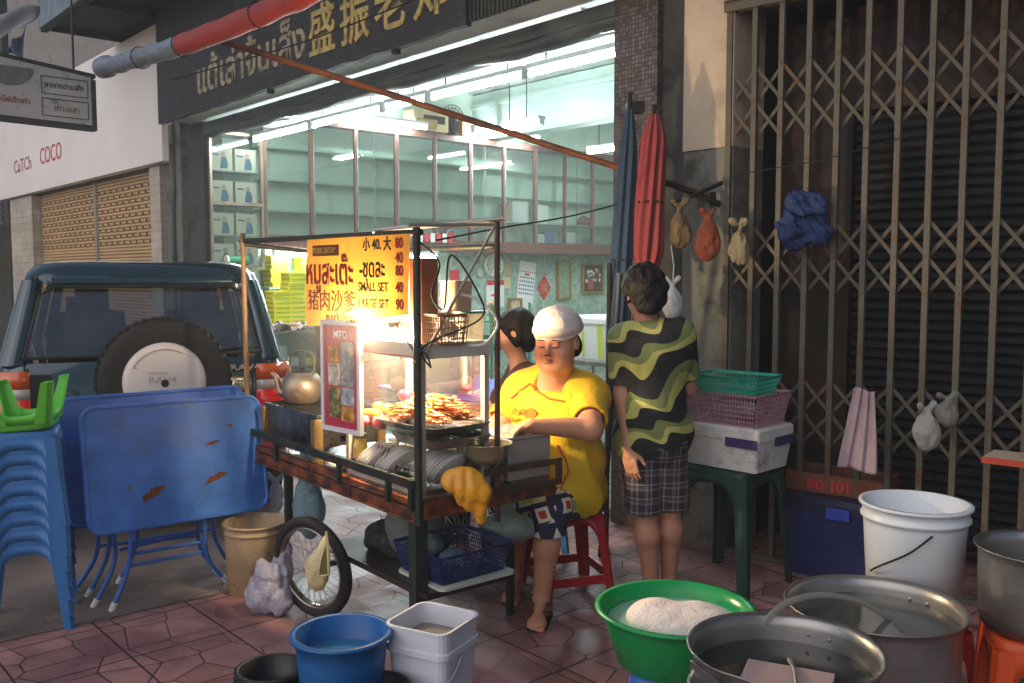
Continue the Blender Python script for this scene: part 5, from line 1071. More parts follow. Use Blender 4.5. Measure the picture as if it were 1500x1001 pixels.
for k in range(9): S.ell((g.uniform(-.07, .07), g.uniform(-.02, .02), g.uniform(-.08, .08)), (g.uniform(.04, .07), .035, g.uniform(.04, .075)), k=.015)
S.wob(.012, 30, 3, (1, 1, 1)); S.wob(.014, 36, 8, (1, 1, .8), True); S.mesh('bag', filmmat('dark_blue_film', hx('2c4478'), .88, .18), t)
bag('plastic_bag', 'tan crumpled bag hanging leftmost on the wall bracket', 'plastic bag', U(996, 335, 4.9), (.055, .045, .10), filmmat('tan_film', hx('7d6a4c'), .8), 11, .018, 45)
bag('plastic_bag', 'clear bag with an orange top hanging beside the tan one', 'plastic bag', U(1038, 352, 4.9), (.065, .05, .11), filmmat('orange_clear_film', hx('94492f'), .7), 12, .012, 40)
bag('plastic_bag', 'pale tan empty bag tied to the first gate bar', 'plastic bag', U(1083, 362, 4.92), (.04, .04, .09), filmmat('pale_tan_film', hx('ada283'), .8), 13, .016, 50)
bag('plastic_bag', 'small white bag hanging by a yellow string above the camouflage shirt', 'plastic bag', U(985, 445, 4.85), (.05, .045, .09), filmmat('white_film', hx('b9bfc8'), .7), 14, .008, 45, strap=.22)
bag('plastic_bag', 'clear bag of grey packets tied to the gate above the tall bucket', 'plastic bag', U(1357, 632, 4.25), (.06, .04, .085), filmmat('milky_film', hx('c4c4bf'), .7), 15, .012, 50)
bag('plastic_bag', 'smaller clear bag tied to the gate right of the other clear bag', 'plastic bag', U(1388, 606, 4.2), (.045, .04, .06), filmmat('clear_film2', hx('a9a9a4'), .55), 16, .012, 50)
t = thing('towel', 'pinkish grey towel hanging folded on the gate lattice', 'towel', U(1262, 570, 4.45)); mb = MB()
def tw_(u, v): w_ = .045+.05*v; x = (u-.5)*2*w_-.02*v; return Vector((x*.77, -x*.64-.03+.014*math.sin(u*17+2*v), -v*.40+.01*math.sin(u*6)))
mb.grid(tw_, 40, 24); obj('cloth', mb, mat('pinkish_grey_towel', hx('a08f95'), .95, var=.12, vs=14, bump=.5, bs=150), t, solid=.006)
t = thing('wall_shelf', 'wooden board with red edge jutting from the gate at right edge', 'shelf', U(1440, 672, 3.9), R(-40)); mb = MB(); mb.box(0, .5, -.02, .2, -.012, .01); obj('board', mb, cream_pl, t); mb = MB(); mb.box(0, .5, -.028, -.021, -.014, .012); obj('red_edge', mb, mat('red_paint', hx('a83a24'), .5), t)
t = thing('glass_bottle', 'pale bottle standing on the red edged board', 'bottle', U(1440, 672, 3.9)+Vector((.17, -.08, .012))); mb = MB(); mb.lathe([(0, 0), (.03, 0), (.033, .01), (.033, .12), (.012, .16), (.012, .2), (.0, .2)], 20); obj('bottle', mb, mat('pale_green_glassy', hx('9fb3a4'), .15, var=.05), t)
# black cables
def cable(label, pts, r=.004, m=None): tag(obj('cable', MB().tube(smoothpts(pts, 8), r, 6), m or black), label, 'cable')
cable('thin black cable running from the cart roof to the mosaic pillar', [U(640, 352, 3.62), U(740, 333, 4.1), U(830, 318, 4.5), U(903, 300, 4.95)])
cable('thin cable crossing the upper gate', [U(1080, 255, 4.9), U(1200, 235, 4.7), U(1330, 200, 4.45)], .003)
cable('loop of wire on the fascia near the rolled awning', [U(250, 118, 8), U(330, 95, 8), U(450, 60, 7.5), U(620, -5, 6.5)], .006)
# ================================================================== FOOD CART
OC = Vector((-.36, 3.5, 0)); RC = R(-51)
def K(x, y, z=0): c, s = math.cos(RC), math.sin(RC); return Vector((OC.x+x*c-y*s, OC.y+x*s+y*c, z))
cart = thing('food_cart', 'rusty two wheeled satay cart with roof frame, railings and glass case, with bare bulb', 'food cart', OC, RC)
rail = mat('orange_rust_frame', hx('8c4a28'), .6, .3, var=.3, vs=9, col2=hx('40291f'), thr=.5, soft=.1, s2=12, bump=.3)
dkst = mat('dark_green_black_steel', hx('2a332f'), .45, .4, var=.3, vs=14, col2=hx('5a3826'), thr=.62, s2=10)
brst = mat('dark_brown_steel', hx('4b3a33'), .5, .4, var=.3, vs=14, col2=hx('7a4b30'), thr=.62, s2=9)
stst = mat('stainless_sheet', hx('b3b2ac'), .28, .9, var=.12, vs=6, bump=.05, bs=30)
LX = -1.6; DY = .70
mb = MB(); mb.box(LX, -.0, -.012, .012, .62, .66); mb.box(LX, 0, -.025, .012, .612, .618); mb.box(LX, 0, -.012, .012, .672, .695)
mb.box(LX, -.0, DY-.012, DY+.012, .62, .69); mb.box(LX-.012, LX+.012, .012, DY-.012, .62, .69); mb.box(-.012, .012, .014, DY-.012, .62, .69)
for x in (-1.24, -.9, -.55, -.2): mb.box(x, x+.03, -.016, -.012, .61, .70)
obj('frame', mb, rail, cart)
mb = MB(); mb.box(LX+.013, -.013, .013, DY-.013, .682, .70); obj('tray_top', mb, stst, cart)
mb = MB(); mb.box(LX, 0.0, -.03, -.014, .745, .78); mb.box(LX, 0, -.034, -.03, .75, .756)
for x in (LX+.01, -1.25, -.61, -.2, -.03): mb.box(x, x+.02, -.034, -.014, .66, .78)
obj('guard_rail', mb, dkst, cart)
mb = MB()
for z in (.665, .755): mb.box(.016, .032, .30, DY+.02, z, z+.028, bev=.003)
mb.box(.016, .032, DY-.008, DY+.02, .694, .754); mb.box(.016, .03, .01, .30, .72, .738); obj('guard_rail', mb, brst, cart)
posts = [((0, -.004), .60, 1.755, .0155, dkst), ((.0, .385), .55, 1.80, .012, brst), ((LX-.01, -.01), .60, 1.785, .0135, mat('bamboo_brown_tube', hx('8b6a4a'), .45, .2, var=.3, vs=12)), ((LX, .40), .66, 1.70, .011, brst)]
for (xy, z0, z1, r_, m) in posts: obj('post', MB().cyl((xy[0], xy[1], z0), (xy[0]+(.0 if xy[0] > -1 else -.02), xy[1], z1), r_, n=10), m, cart)
mb = MB(); mb.cyl((LX-.06, -.004, 1.745), (.03, -.004, 1.735), .013); mb.cyl((LX, .40, 1.69), (0, .385, 1.69), .011); mb.cyl((LX-.02, -.01, 1.73), (LX, .42, 1.69), .011); obj('roof_bar', mb, dkst, cart)
mb = MB(); mb.cyl((-.3, -.02, 1.752), (.02, .40, 1.80), .011); mb.cyl((-.06, -.0, 1.765), (.0, .39, 1.775), .008); obj('roof_bar', mb, alu, cart)
mb = MB(); mb.cyl((.0, .385, 1.79), (.004, .01, 1.24), .0065); obj('brace_rod', mb, mat('bare_steel_rod', hx('9a8f86'), .35, .8, var=.2), cart)
for (x, y, w_, z1) in ((-.06, .03, .038, .62), (-.25, .66, .017, .62), (-1.22, .03, .02, .62), (-1.22, .64, .02, .62)): obj('leg', MB().box(x-w_, x+w_*.4, y-.02, y+w_, 0.01 if x > -1 else .30, z1, bev=.003), mat('dark_green_timber', hx('1e2b24'), .6, var=.3, vs=8), cart)
mb = MB(); mb.box(-.86, .02, .02, .46, .30, .325); mb.cyl((-.80, -.06, .24), (-.80, .78, .24), .014); obj('lower_shelf', mb, mat('dark_wet_board', hx('27211d'), .4, var=.3), cart)
def wheel(x, y, yaw, lean):
    M = T(x, y, .243) @ RZ(yaw) @ RX(PI/2+lean); mb = MB(); Rw = .236
    mb.tube([M @ Vector((.213*math.cos(a*PI/32), .213*math.sin(a*PI/32), 0)) for a in range(64)], .026, 10, closed=True); w_ = obj('wheel', mb, rub, cart)
    mb = MB(); mb.M = M
    for z in (-.013, .013): mb.tube([(.188*math.cos(a*PI/32), .188*math.sin(a*PI/32), z) for a in range(64)], .006, 6, closed=True)
    mb.lathe([(.183, -.014), (.180, 0), (.183, .014)], 64); obj('rim', mb, mat('worn_chrome', hx('a79c8e'), .25, .9, var=.2), w_)
    mb = MB(); mb.M = M
    for k in range(28): a = k*2*PI/28; b2 = a+(.55 if k % 2 else -.55); mb.cyl((.02*math.cos(b2), .02*math.sin(b2), .022*(1 if k % 4 < 2 else -1)), (.18*math.cos(a), .18*math.sin(a), 0), .0014, n=4, caps=False)
    o = obj('spokes', mb, alu, w_); mb = MB(); mb.M = M; mb.cyl((0, 0, -.035), (0, 0, .035), .02); mb.cyl((0, 0, -.045), (0, 0, .045), .01); obj('hub', mb, brst, w_)
wheel(-.80, -.06, R(17), R(5)); wheel(-.80, .78, 0, 0)
# --- glass case
case = thing('glass_case', 'glass display case with pale frame standing on the near end of the cart', 'display case', K(0, 0, .702), RC)
cf = mat('pale_case_frame', hx('b5aba0'), .45, .1, var=.12, vs=10); x0, x1, y0, y1, ht = -.60, -.025, .03, .34, .575
mb = MB()
for (x, y) in ((x0, y0), (x1, y0), (x0, y1), (x1, y1)): mb.box(x-.012, x+.012, y-.012, y+.012, 0, ht)
for z in (0, .235): mb.box(x0, x1, y1-.01, y1+.01, z, z+.018)
mb.box(x0+.012, x1-.012, y0-.01, y0+.01, 0.0, .018); mb.box(x0-.01, x0+.01, y0, y1, .0, .018)
obj('frame', mb, cf, case)
mb = MB(); mb.box(x0-.02, x1+.02, y0-.02, y0-.001, ht-.03, ht+.03); mb.box(x0-.02, x1+.02, y1, y1+.02, ht-.03, ht+.03); mb.box(x1+.001, x1+.02, y0, y1, ht-.03, ht+.03); mb.box(x0-.02, x0-.001, y0, y1, ht-.03, ht+.03); mb.box(-.22, x1, y0, y1, ht-.005, ht+.015); obj('top_board', mb, mat('white_painted_wood', hx('c9c2b4'), .5, var=.12, vs=8, col2=hx('8a765c'), thr=.66), case)
pn = glassmat('case_glass', (.97, .98, .96), .12, .03, .012)
for (a, b2) in (((x0, y0), (x0, y1)), ((x1, y1), (x0, y1))): mb = MB(); mb.add([(a[0], a[1], .02), (b2[0], b2[1], .02), (b2[0], b2[1], ht-.03), (a[0], a[1], ht-.03)], [(0, 1, 2, 3)]); obj('glass_pane', mb, pn, case)
mb = MB(); mb.add([(x0, y0, .26), (x1, y0, .26), (x1, y0, ht-.03), (x0, y0, ht-.03)], [(0, 1, 2, 3)]); obj('glass_pane', mb, pn, case)
mb = MB(); mb.box(x0+.01, x1-.01, y0+.01, y1-.01, .225, .232); obj('glass_shelf', mb, glassmat('shelf_glass', (.9, .96, .92), .15, .05, .1), case)
def on(x, y, z): return K(x, y, z)
# satay tray + heap
t = thing('satay_tray', 'wide stainless tray heaped with orange satay sticks inside the glass case', 'tray', on(-.19, .195, .945), RC+R(4))
mb = MB(); mb.rrect([(0, 0, 0, .36, .26, .02), (0, 0, .028, .42, .31, .025), (0, 0, .031, .44, .33, .03), (0, 0, .028, .41, .30, .025), (0, 0, .004, .35, .25, .02)]); obj('tray', mb, stst, t)
mb = MB(); g = random.Random(4)
for i in range(300):
    a = g.gauss(.1, .45); x = g.uniform(-.17, .15); y = g.uniform(-.11, .10); z = .014+.10*max(0, 1-(x/.2)**2)*max(.2, 1-(y/.15)**2)*g.random()+.012; L_ = g.uniform(.035, .06); d = Vector((math.cos(a), math.sin(a), g.uniform(-.12, .18))); c_ = Vector((x, y, z))
    mi = g.choice((0, 0, 1, 1, 2, 3)); p0 = c_-d*L_; p1 = c_+d*L_; pts = [p0, c_-d*L_*.4+Vector((0, 0, .003)), c_+d*L_*.3-Vector((0, 0, .002)), p1]
    mb.tube(pts, [.003, g.uniform(.006, .009), g.uniform(.005, .009), .003], 6, mi, flat=.6); mb.cyl(p1, p1+d*g.uniform(.01, .035), .001, n=4, mi=4, caps=False)
o = obj('satay_sticks', mb, [mat('satay_orange', hx('e07a14'), .4, var=.2, vs=60), mat('satay_yellow', hx('e39a2c'), .45, var=.2, vs=60), mat('satay_brown', hx('c2560f'), .4, var=.3, vs=60), mat('satay_deep', hx('d06512'), .4, var=.2, vs=60), mat('bamboo_stick', hx('d3b683'), .6)], loc=on(-.19, .195, .955)); o.rotation_euler = (0, 0, RC+R(4)); tag(o, 'heap of grilled orange satay sticks in the stainless tray', 'satay', kind='stuff')
t = thing('steel_tray', 'second stainless tray slotted under the satay tray', 'tray', on(-.14, .2, .885), RC); mb = MB(); mb.rrect([(0, 0, 0, .28, .26, .02), (0, 0, .04, .33, .3, .025), (0, 0, .043, .35, .32, .03), (0, 0, .04, .32, .29, .025), (0, 0, .004, .27, .25, .02)]); obj('tray', mb, stst, t)
t = thing('steel_bowl', 'round steel bowl with thin wire handle at the right end of the case', 'bowl', on(-.0, .33, .80), RC); mb = MB(); mb.lathe([(0, 0), (.05, .004), (.085, .035), (.10, .085), (.108, .09), (.098, .086), (.08, .035), (0, .01)], 32); obj('bowl', mb, mat('warm_steel', hx('c2b58c'), .3, .7, var=.15), t); mb = MB(); mb.tube([(.105*math.cos(a), .03*math.sin(a)*0-.0, .088-.11*math.sin(a)) for a in [PI*k/16 for k in range(17)]], .002, 5); obj('handle', mb, alu, t)
# fruit
lime = mat('lime_green_skin', hx('a7bf3a'), .4, var=.15, vs=25, bump=.2, bs=150); pep = mat('yellow_green_skin', hx('bfc43a'), .35, var=.1); pinkf = mat('pink_fruit_skin', hx('c2606a'), .4, var=.25, vs=18)
t0 = thing('lime', '', 'lime', on(-.5, .12, 1.02), 0, 'limes in the glass case'); obj('fruit', MB().ell((0, 0, 0), (.021, .023, .021)), lime, t0)
for k, (x, y, z, l) in enumerate(((-.53, .13, .995, 'leftmost lime against the case glass'), (-.47, .10, 1.005, 'lime at the top of the fruit pile, second from left'), (-.43, .12, 1.0, 'third lime from left, beside the red bag'), (-.40, .15, .985, 'lime half behind the red bag'), (-.45, .16, .985, 'lime at the back of the fruit pile'))):
    if k == 0: t0.location = on(x, y, z); t0['label'] = l
    else: dup(t0, on(x, y, z), k*1.1, l)
t = thing('mango', 'long yellow-green mango in front of the limes', 'mango', on(-.475, .07, .975), RC+R(10)); S = SDF((-.08, -.04, -.04), (.08, .04, .04), .005); S.cap((-.04, 0, 0), (.03, 0, .005), .018, .022, k=.01); S.mesh('fruit', pep, t)
for k, (x, y, z, rr, l) in enumerate(((-.53, .08, .955, .034, 'pink fruit at left under the mango'), (-.49, .05, .945, .03, 'pink fruit below the mango'), (-.41, .07, .945, .036, 'large pink fruit beside the satay tray'), (-.555, .06, .94, .025, 'small pink fruit by the case edge'), (-.45, .11, .955, .03, 'pink fruit in the middle of the pile'))):
    t = thing('pink_fruit', l, 'fruit', on(x, y, z), k, 'pink fruit in the glass case'); mb = MB(); mb.ell((0, 0, 0), (rr, rr*.9, rr*.85)); mb.tube([(0, 0, rr*.8), (.002, 0, rr*1.05)], .003, 5); obj('fruit', mb, pinkf, t)
bag('plastic_bag', 'crumpled bright red bag behind the satay heap', 'plastic bag', on(-.36, .2, 1.0), (.05, .035, .04), mat('red_film_bag', hx('b02440'), .3, var=.1), 21, .012, 55, h=.005)
# jars and cups
def jar(label, x, y, r_, h_, m, lidm=None, lab=None, nm='jar'):
    t = thing(nm, label, 'jar', on(x, y, .702), RC); mb = MB(); mb.lathe([(0, 0), (r_, 0), (r_, h_*.8), (r_*.8, h_*.9), (r_*.8, h_), (0, h_)], 24); obj('jar', mb, m, t)
    if lidm: obj('lid', MB().cyl((0, 0, h_), (0, 0, h_+.018), r_*.85, n=20), lidm, t)
    if lab:
        mb = MB(); mb.lathe([(r_+.001, h_*.15), (r_+.001, h_*.6)], 16, a0=-PI*.85, a1=-PI*.15); o = obj('label', mb, lab[0], t); mb = MB(); mb.M = T(0, -r_-.003, h_*.37) @ SM; ring(mb, (0, 0), 0, r_*.42, 0); obj('label_mark', mb, lab[1], o)
jar('glass jar of yellow sauce with orange and blue label by the case corner', -.56, .06, .032, .16, mat('jar_yellow', hx('b0a24e'), .15, var=.1), mat('lid_dark', hx('4b5a3a'), .4), (mat('orange_label', hx('cf9b5c'), .5), mat('blue_label', hx('34589c'), .5)))
jar('green plastic cup between the plates and the fruit', -.40, .18, .035, .11, mat('mint_cup', hx('4fb482'), .35), nm='cup')
jar('clear jar with pale lid left of the green cup', -.46, .17, .03, .14, mat('clear_jar', hx('a9b5ad'), .15), mat('lid_white', hx('c8d0cc'), .4))
jar('jar with pink lid behind the leaning plates', -.51, .15, .026, .10, mat('clear_jar', hx('a9b5ad')), mat('lid_pink', hx('b04a6a'), .4))
# leaning plates
plm = mat('white_melamine', hx('d9d6d0'), .3, var=.03); pl0 = None
def plates(n, x, y, dx, rr, tilt, label, z=.0):
    global pl0
    for k in range(n):
        p = on(x+dx*k, y+.003*math.sin(k), .702+rr*.82+z)
        if pl0 is None:
            pl0 = thing('plate', label, 'plate', p, RC, 'white plates leaning in the cart'); mb = MB(); mb.lathe([(0, 0), (.06, 0), (.085, .012), (.10, .016), (.10, .019), (.084, .015), (.058, .004), (0, .004)], 36); obj('dish', mb, plm, pl0); pl0.rotation_euler = Euler((0, 0, 0)); o = pl0
        else: o = dup(pl0, p, None, label, 'white plates leaning in the cart')
        s_ = rr/.10; o.scale = (s_, s_, s_); o.location = p
        Mx = RZ(RC) @ RY(-tilt+.02*math.sin(k*2)) @ RX(R(12)); o.rotation_euler = Mx.to_euler()
plates(5, -.51, .10, .023, .088, R(50), 'white plate in the left leaning row at the case front')
plates(5, -.37, .11, .023, .09, R(47), 'white plate in the middle leaning row inside the cart')
plates(9, -.24, .20, .022, .088, R(50), 'white plate in the right leaning row behind the near post')
for k in range(4):
    t = thing('wooden_skewer', ['leftmost brown skewer leaning on the plates', 'second brown skewer leaning on the plates', 'third brown skewer leaning on the plates', 'rightmost brown skewer leaning on the plates'][k], 'skewer', on(-.47+.028*k, .03, .71)); obj('stick', MB().cyl((0, 0, 0), RZ(RC) @ Vector((.07, .03, .14)), .0035, n=6), mat('brown_stick', hx('5c4030'), .5), t)
t = thing('scissors', 'pair of scissors with dark finger rings on the front rail', 'scissors', on(-.10, -.005, .788), RC); mb = MB()
for x in (-.045, .015): mb.tube([(x+.017*math.cos(a*PI/8), .0, .014+.014*math.sin(a*PI/8)) for a in range(16)], .0045, 6, closed=True)
obj('handle', mb, black, t); mb = MB(); mb.box(-.03, .1, .0, .003, .008, .014, M=RY(R(6))); mb.box(-.03, .1, -.004, -.001, .008, .014, M=RY(R(-3))); obj('blade', mb, alu, t)
t = thing('white_dish', 'round white dish with a steel rim on the cart top by the stove', 'plate', on(-.72, .07, .703), RC); mb = MB(); mb.lathe([(0, 0), (.07, 0), (.09, .016), (.094, .018), (.08, .012), (.06, .006), (0, .006)], 36); obj('dish', mb, plm, t); mb = MB(); mb.tube([(.093*math.cos(a*PI/16), .093*math.sin(a*PI/16), .018) for a in range(32)], .004, 6, closed=True); obj('rim', mb, stst, t)
# stove + kettle
stv = mat('sooty_stainless', hx('7d7f80'), .32, .8, var=.3, vs=5, col2=hx('2e2722'), thr=.52, soft=.12, s2=4)
t = thing('charcoal_stove', 'long soot stained steel charcoal grill at the left end of the cart', 'grill', on(-1.19, .20, .70), RC); W_, D_ = .56, .34
mb = MB(); mb.box(-W_/2, W_/2, -D_/2, -D_/2+.012, .06, .215); mb.box(-W_/2, W_/2, D_/2-.012, D_/2, .06, .215); mb.box(-W_/2, -W_/2+.012, -D_/2+.012, D_/2-.012, .06, .215); mb.box(W_/2-.012, W_/2, -D_/2+.012, -.05, .06, .215); mb.box(W_/2-.012, W_/2, .09, D_/2-.012, .06, .215); mb.box(-W_/2+.01, W_/2-.01, -D_/2+.012, D_/2-.012, .06, .075); mb.box(-W_/2-.01, W_/2+.01, -D_/2-.01, -D_/2, .205, .22); mb.box(W_/2, W_/2+.012, -D_/2-.01, D_/2, .205, .22); obj('body', mb, stv, t)
for (x, y) in ((-1, -1), (1, -1), (-1, 1), (1, 1)): obj('leg', MB().box(x*W_/2-.02, x*W_/2+.02, y*D_/2-.02+(.004 if y > 0 else -.004), y*D_/2+.02, 0, .20, bev=.003), mat('brass_brown_steel', hx('94794c'), .4, .5, var=.25), t)
mb = MB()
for k in range(15): mb.cyl((-W_/2+.02+k*.037, -D_/2+.0, .222), (-W_/2+.02+k*.037, D_/2, .222), .003, n=5)
mb.box(-.2, .24, -.13, .13, .10, .19); obj('grate', mb, black, t)
t = thing('kettle', 'old dented metal kettle with long curved spout on the charcoal grill', 'kettle', on(-1.30, .15, .924), RC+R(25)); km = mat('old_kettle_metal', hx('8d8578'), .42, .6, var=.25, vs=5, col2=hx('6b3f26'), thr=.6, soft=.1, s2=6, bump=.2, bs=12)
mb = MB(); mb.lathe([(0, 0), (.07, 0), (.086, .012), (.10, .05), (.104, .08), (.098, .115), (.078, .145), (.062, .152), (.062, .158), (.056, .158), (.03, .154), (0, .153)], 40); obj('body', mb, km, t)
mb = MB(); mb.tube(smoothpts([(-.075, -.01, .045), (-.125, -.015, .05), (-.14, -.015, .09), (-.155, -.015, .125), (-.185, -.015, .145)], 6), [.026-.0007*k for k in range(25)], 12); obj('spout', mb, mat('copper_spout', hx('a8806a'), .35, .7, var=.2), t)
mb = MB(); mb.tube(smoothpts([(-.07, 0, .14), (-.078, 0, .2), (-.066, 0, .245), (-.03, 0, .262), (.03, 0, .262), (.066, 0, .245), (.078, 0, .2), (.07, 0, .14)], 6), .0055, 8); obj('handle', mb, mat('brass_handle', hx('8a7a58'), .35, .7), t)
mb = MB(); mb.lathe([(.058, .158), (.05, .163), (0, .168)], 30); mb.ell((0, 0, .175), (.012, .012, .01)); obj('lid', mb, black, t)
t = thing('pot_stand', 'blackened iron ring pieces on the grill right of the kettle', 'grill ring', on(-.98, .2, .925), RC); mb = MB()
for r_ in (.05, .075): mb.tube([(r_*math.cos(a*PI/10), r_*math.sin(a*PI/10), .008) for a in range(20)], .006, 6, closed=True)
obj('ring', mb, black, t)
bag('cloth_rag', 'red rag lying under the charcoal grill', 'cloth', on(-1.42, .05, .715), (.06, .03, .02), mat('red_cloth', hx('a33340')), 31, .006, 50, knot=False)
# sauce boxes at the near right corner
t = thing('steel_box', 'tall closed stainless box under the vendor\'s hands', 'container', on(-.10, .57, .702), RC); mb = MB(); mb.box(-.14, .09, -.12, .12, 0, .175, bev=.008); mb.box(-.146, .096, -.126, .126, .176, .19, bev=.004); obj('box', mb, mat('brushed_steel_box', hx('b9b4ac'), .35, .6, var=.1, vs=5), t)
mb = MB(); mb.M = T(0, 0, .2); mb.grid(lambda u, v: Vector(((u-.5)*.2-.02, (v-.5)*.2, .004+.006*math.sin(u*17+5*v)*math.cos(v*13))), 20, 20); obj('plastic_sheet', mb, filmmat('thin_clear_film', hx('cfcfd2'), .5), t)
t = thing('steel_box', 'open stainless sauce box left of the closed one', 'container', on(-.12, .385, .702), RC); mb = MB()
for q in ((-.1, .1, -.05, -.045, 0, .16), (-.1, .1, .045, .05, 0, .16), (-.1, -.095, -.045, .045, 0, .16), (.095, .1, -.045, .045, .0, .16), (-.095, .095, -.045, .045, 0, .005)): mb.box(*q)
obj('box', mb, stst, t)
t = thing('ladle', 'white handled ladle resting in the open sauce box', 'ladle', on(-.05, .39, .83), RC); mb = MB(); mb.cyl((-.06, 0, -.06), (.06, 0, .02), .006); mb.ell((-.06, 0, -.07), (.03, .03, .02)); obj('ladle', mb, plm, t)
# bags around the cart
ob = thing('plastic_bag', 'bright orange plastic bag hanging on the near corner of the cart', 'plastic bag', U(682, 722, 3.50)); S = SDF((-.14, -.09, -.17), (.14, .09, .14), .006)
S.ell((-.02, 0, .045), (.075, .03, .055), k=.03); S.ell((.025, 0, -.0), (.07, .03, .075), k=.03); S.ell((.06, .01, -.07), (.028, .02, .055), k=.03); S.wob(.005, 35, 9); S.wob(.004, 45, 19, (1, 1, .4), True); S.mesh('bag', mat('orange_film_bag', hx('d8961c'), .35, var=.15, vs=12, trans=.0, sub=.25, bump=.5, bs=35), ob)
pinkb = bag('plastic_bag', 'pale pink bag hanging at the left end of the cart', 'plastic bag', U(366, 690, 4.70), (.055, .05, .10), filmmat('pale_pink_film', hx('c79ab0'), .8), 41, .01, 40)
bag('plastic_bag', 'pale teal bag hanging below the cart top behind the wheel', 'plastic bag', U(452, 735, 4.35), (.07, .06, .17), filmmat('teal_film', hx('86a8b5'), .8), 42, .012, 30)
bag('plastic_bag', 'big grey translucent bag hanging under the middle of the cart', 'plastic bag', K(-.42, .25, .50), (.13, .10, .17), filmmat('grey_film', hx('8a918c'), .85), 43, .014, 28, h=.008)
bag('plastic_bag', 'dark lumpy bags lying on the lower shelf beside the wheel', 'plastic bag', K(-.55, .3, .39), (.2, .17, .10), filmmat('dark_film', hx('323a38'), .9), 44, .02, 28, knot=False, h=.009)
bag('plastic_bag', 'white cloudy bag tied with a loop on the lower shelf of the cart', 'plastic bag', K(-.18, .58, .46), (.12, .08, .08), filmmat('white_green_film', hx('a9bdb2'), .85), 45, .012, 32)
bag('plastic_bag', 'clear shiny bag under the cart beside the dark green leg', 'plastic bag', K(-.3, .2, .42), (.09, .07, .06), filmmat('clear_shiny_film', hx('9fb4b8'), .6), 46, .014, 45, knot=False)
bag('plastic_bag', 'small pale bag hanging behind the left end of the cart', 'plastic bag', U(405, 728, 4.8), (.035, .03, .08), filmmat('white_film', hx('b9bfc8')), 47, .012, 50)
t = thing('plastic_bag', 'heap of knotted white carrier bags on the pavement by the wheel', 'plastic bag', G(397, 898)); S = SDF((-.16, -.14, -.01), (.16, .16, .36), .007)
S.ell((-.01, .03, .08), (.10, .09, .085), k=.02); S.ell((-.05, .0, .06), (.06, .06, .06), k=.015); S.ell((.05, -.01, .07), (.06, .06, .06), k=.015); S.ell((.0, .02, .16), (.08, .06, .06), k=.02); S.ell((.04, .03, .19), (.045, .045, .06), k=.02); S.cap((.05, .03, .22), (.07, .03, .30), .03, .012, k=.02); S.cap((-.02, .02, .2), (-.05, .01, .25), .025, .012, k=.02)
S.wob(.006, 30, 6); S.wob(.008, 42, 16, (1, 1, .6), True); S.cut((0, 0, 0.003), (0, 0, -1)); S.mesh('bag', filmmat('milk_white_film', hx('c6c3d2'), .88), t)
# yellowish carrier bag hooked on the wheel
cb0 = U(478, 778, 3.86); t = thing('plastic_bag', 'cream carrier bag hooked on top of the cart wheel, hanging open', 'plastic bag', cb0); cy = mat('cream_carrier', hx('c9bd90'), .45, var=.1, vs=15, sub=.2, bump=.5, bs=45)
def cbp(px, py, off=0): v = U(px, py, 3.86-off)-cb0; return v
out = [(478, 780), (466, 800), (453, 815), (445, 828), (448, 845), (452, 858), (462, 867), (474, 864), (481, 850), (483, 830), (484, 810), (481, 792)]
mb = MB(); mid_ = (468, 832); n_ = len(out); vs = []
for ring_, (sc_, of_) in enumerate(((1.0, .0), (.93, .016), (.6, .026), (.0, .03))):
    for (x, y) in out: vs.append(cbp(mid_[0]+(x-mid_[0])*sc_, mid_[1]+(y-mid_[1])*sc_, of_+.004*math.sin(x*.7+y*.3)))
for (x, y) in out: vs.append(cbp(x, y, -.02))
mb.add(vs, [(r_*n_+k, r_*n_+(k+1) % n_, (r_+1)*n_+(k+1) % n_, (r_+1)*n_+k) for r_ in range(3) for k in range(n_)]+[(4*n_+k, 4*n_+(k+1) % n_, (k+1) % n_, k) for k in range(n_)]+[tuple(range(4*n_, 5*n_))], 0, True); obj('bag', mb, cy, t)
op_ = [(477, 797), (470, 820), (466, 842), (474, 844), (482, 842), (481, 818)]
mb = MB(); mb.add([cbp(x, y, .036) for x, y in op_], [tuple(range(6))]); obj('contents', mb, mat('olive_contents', hx('6d6a2c'), .5, var=.3), t)
mb = MB(); mb.tube([cbp(x, y, .037) for x, y in [(478, 779)]+op_[:4]+op_[4:]+[(478, 779)]], .0055, 6); obj('handle', mb, mat('cream_edge', hx('d2c596'), .5), t)
# navy basket and board on the lower shelf
basket('navy_basket', 'navy blue plastic basket on the lower shelf of the cart', 'basket', K(-.13, .25, .345), RC+R(2), .34, .38, .12, mat('navy_plastic', hx('202e60'), .45, var=.1), .03, 22, 7)
t = thing('white_board', 'white board sticking out under the navy basket', 'board', K(-.12, .26, .328), RC); mb = MB(); mb.rrect([(0, 0, 0, .34, .38, .03), (0, 0, .012, .34, .38, .03)]); obj('board', mb, mat('white_plastic_board', hx('b5bab0'), .5, var=.1), t)
bag('plastic_bag', 'crumpled clear and blue bag inside the navy basket', 'plastic bag', K(-.13, .25, .395), (.055, .05, .035), filmmat('blue_clear_film', hx('7fa8c2'), .8), 48, .010, 60, knot=False, h=.005)
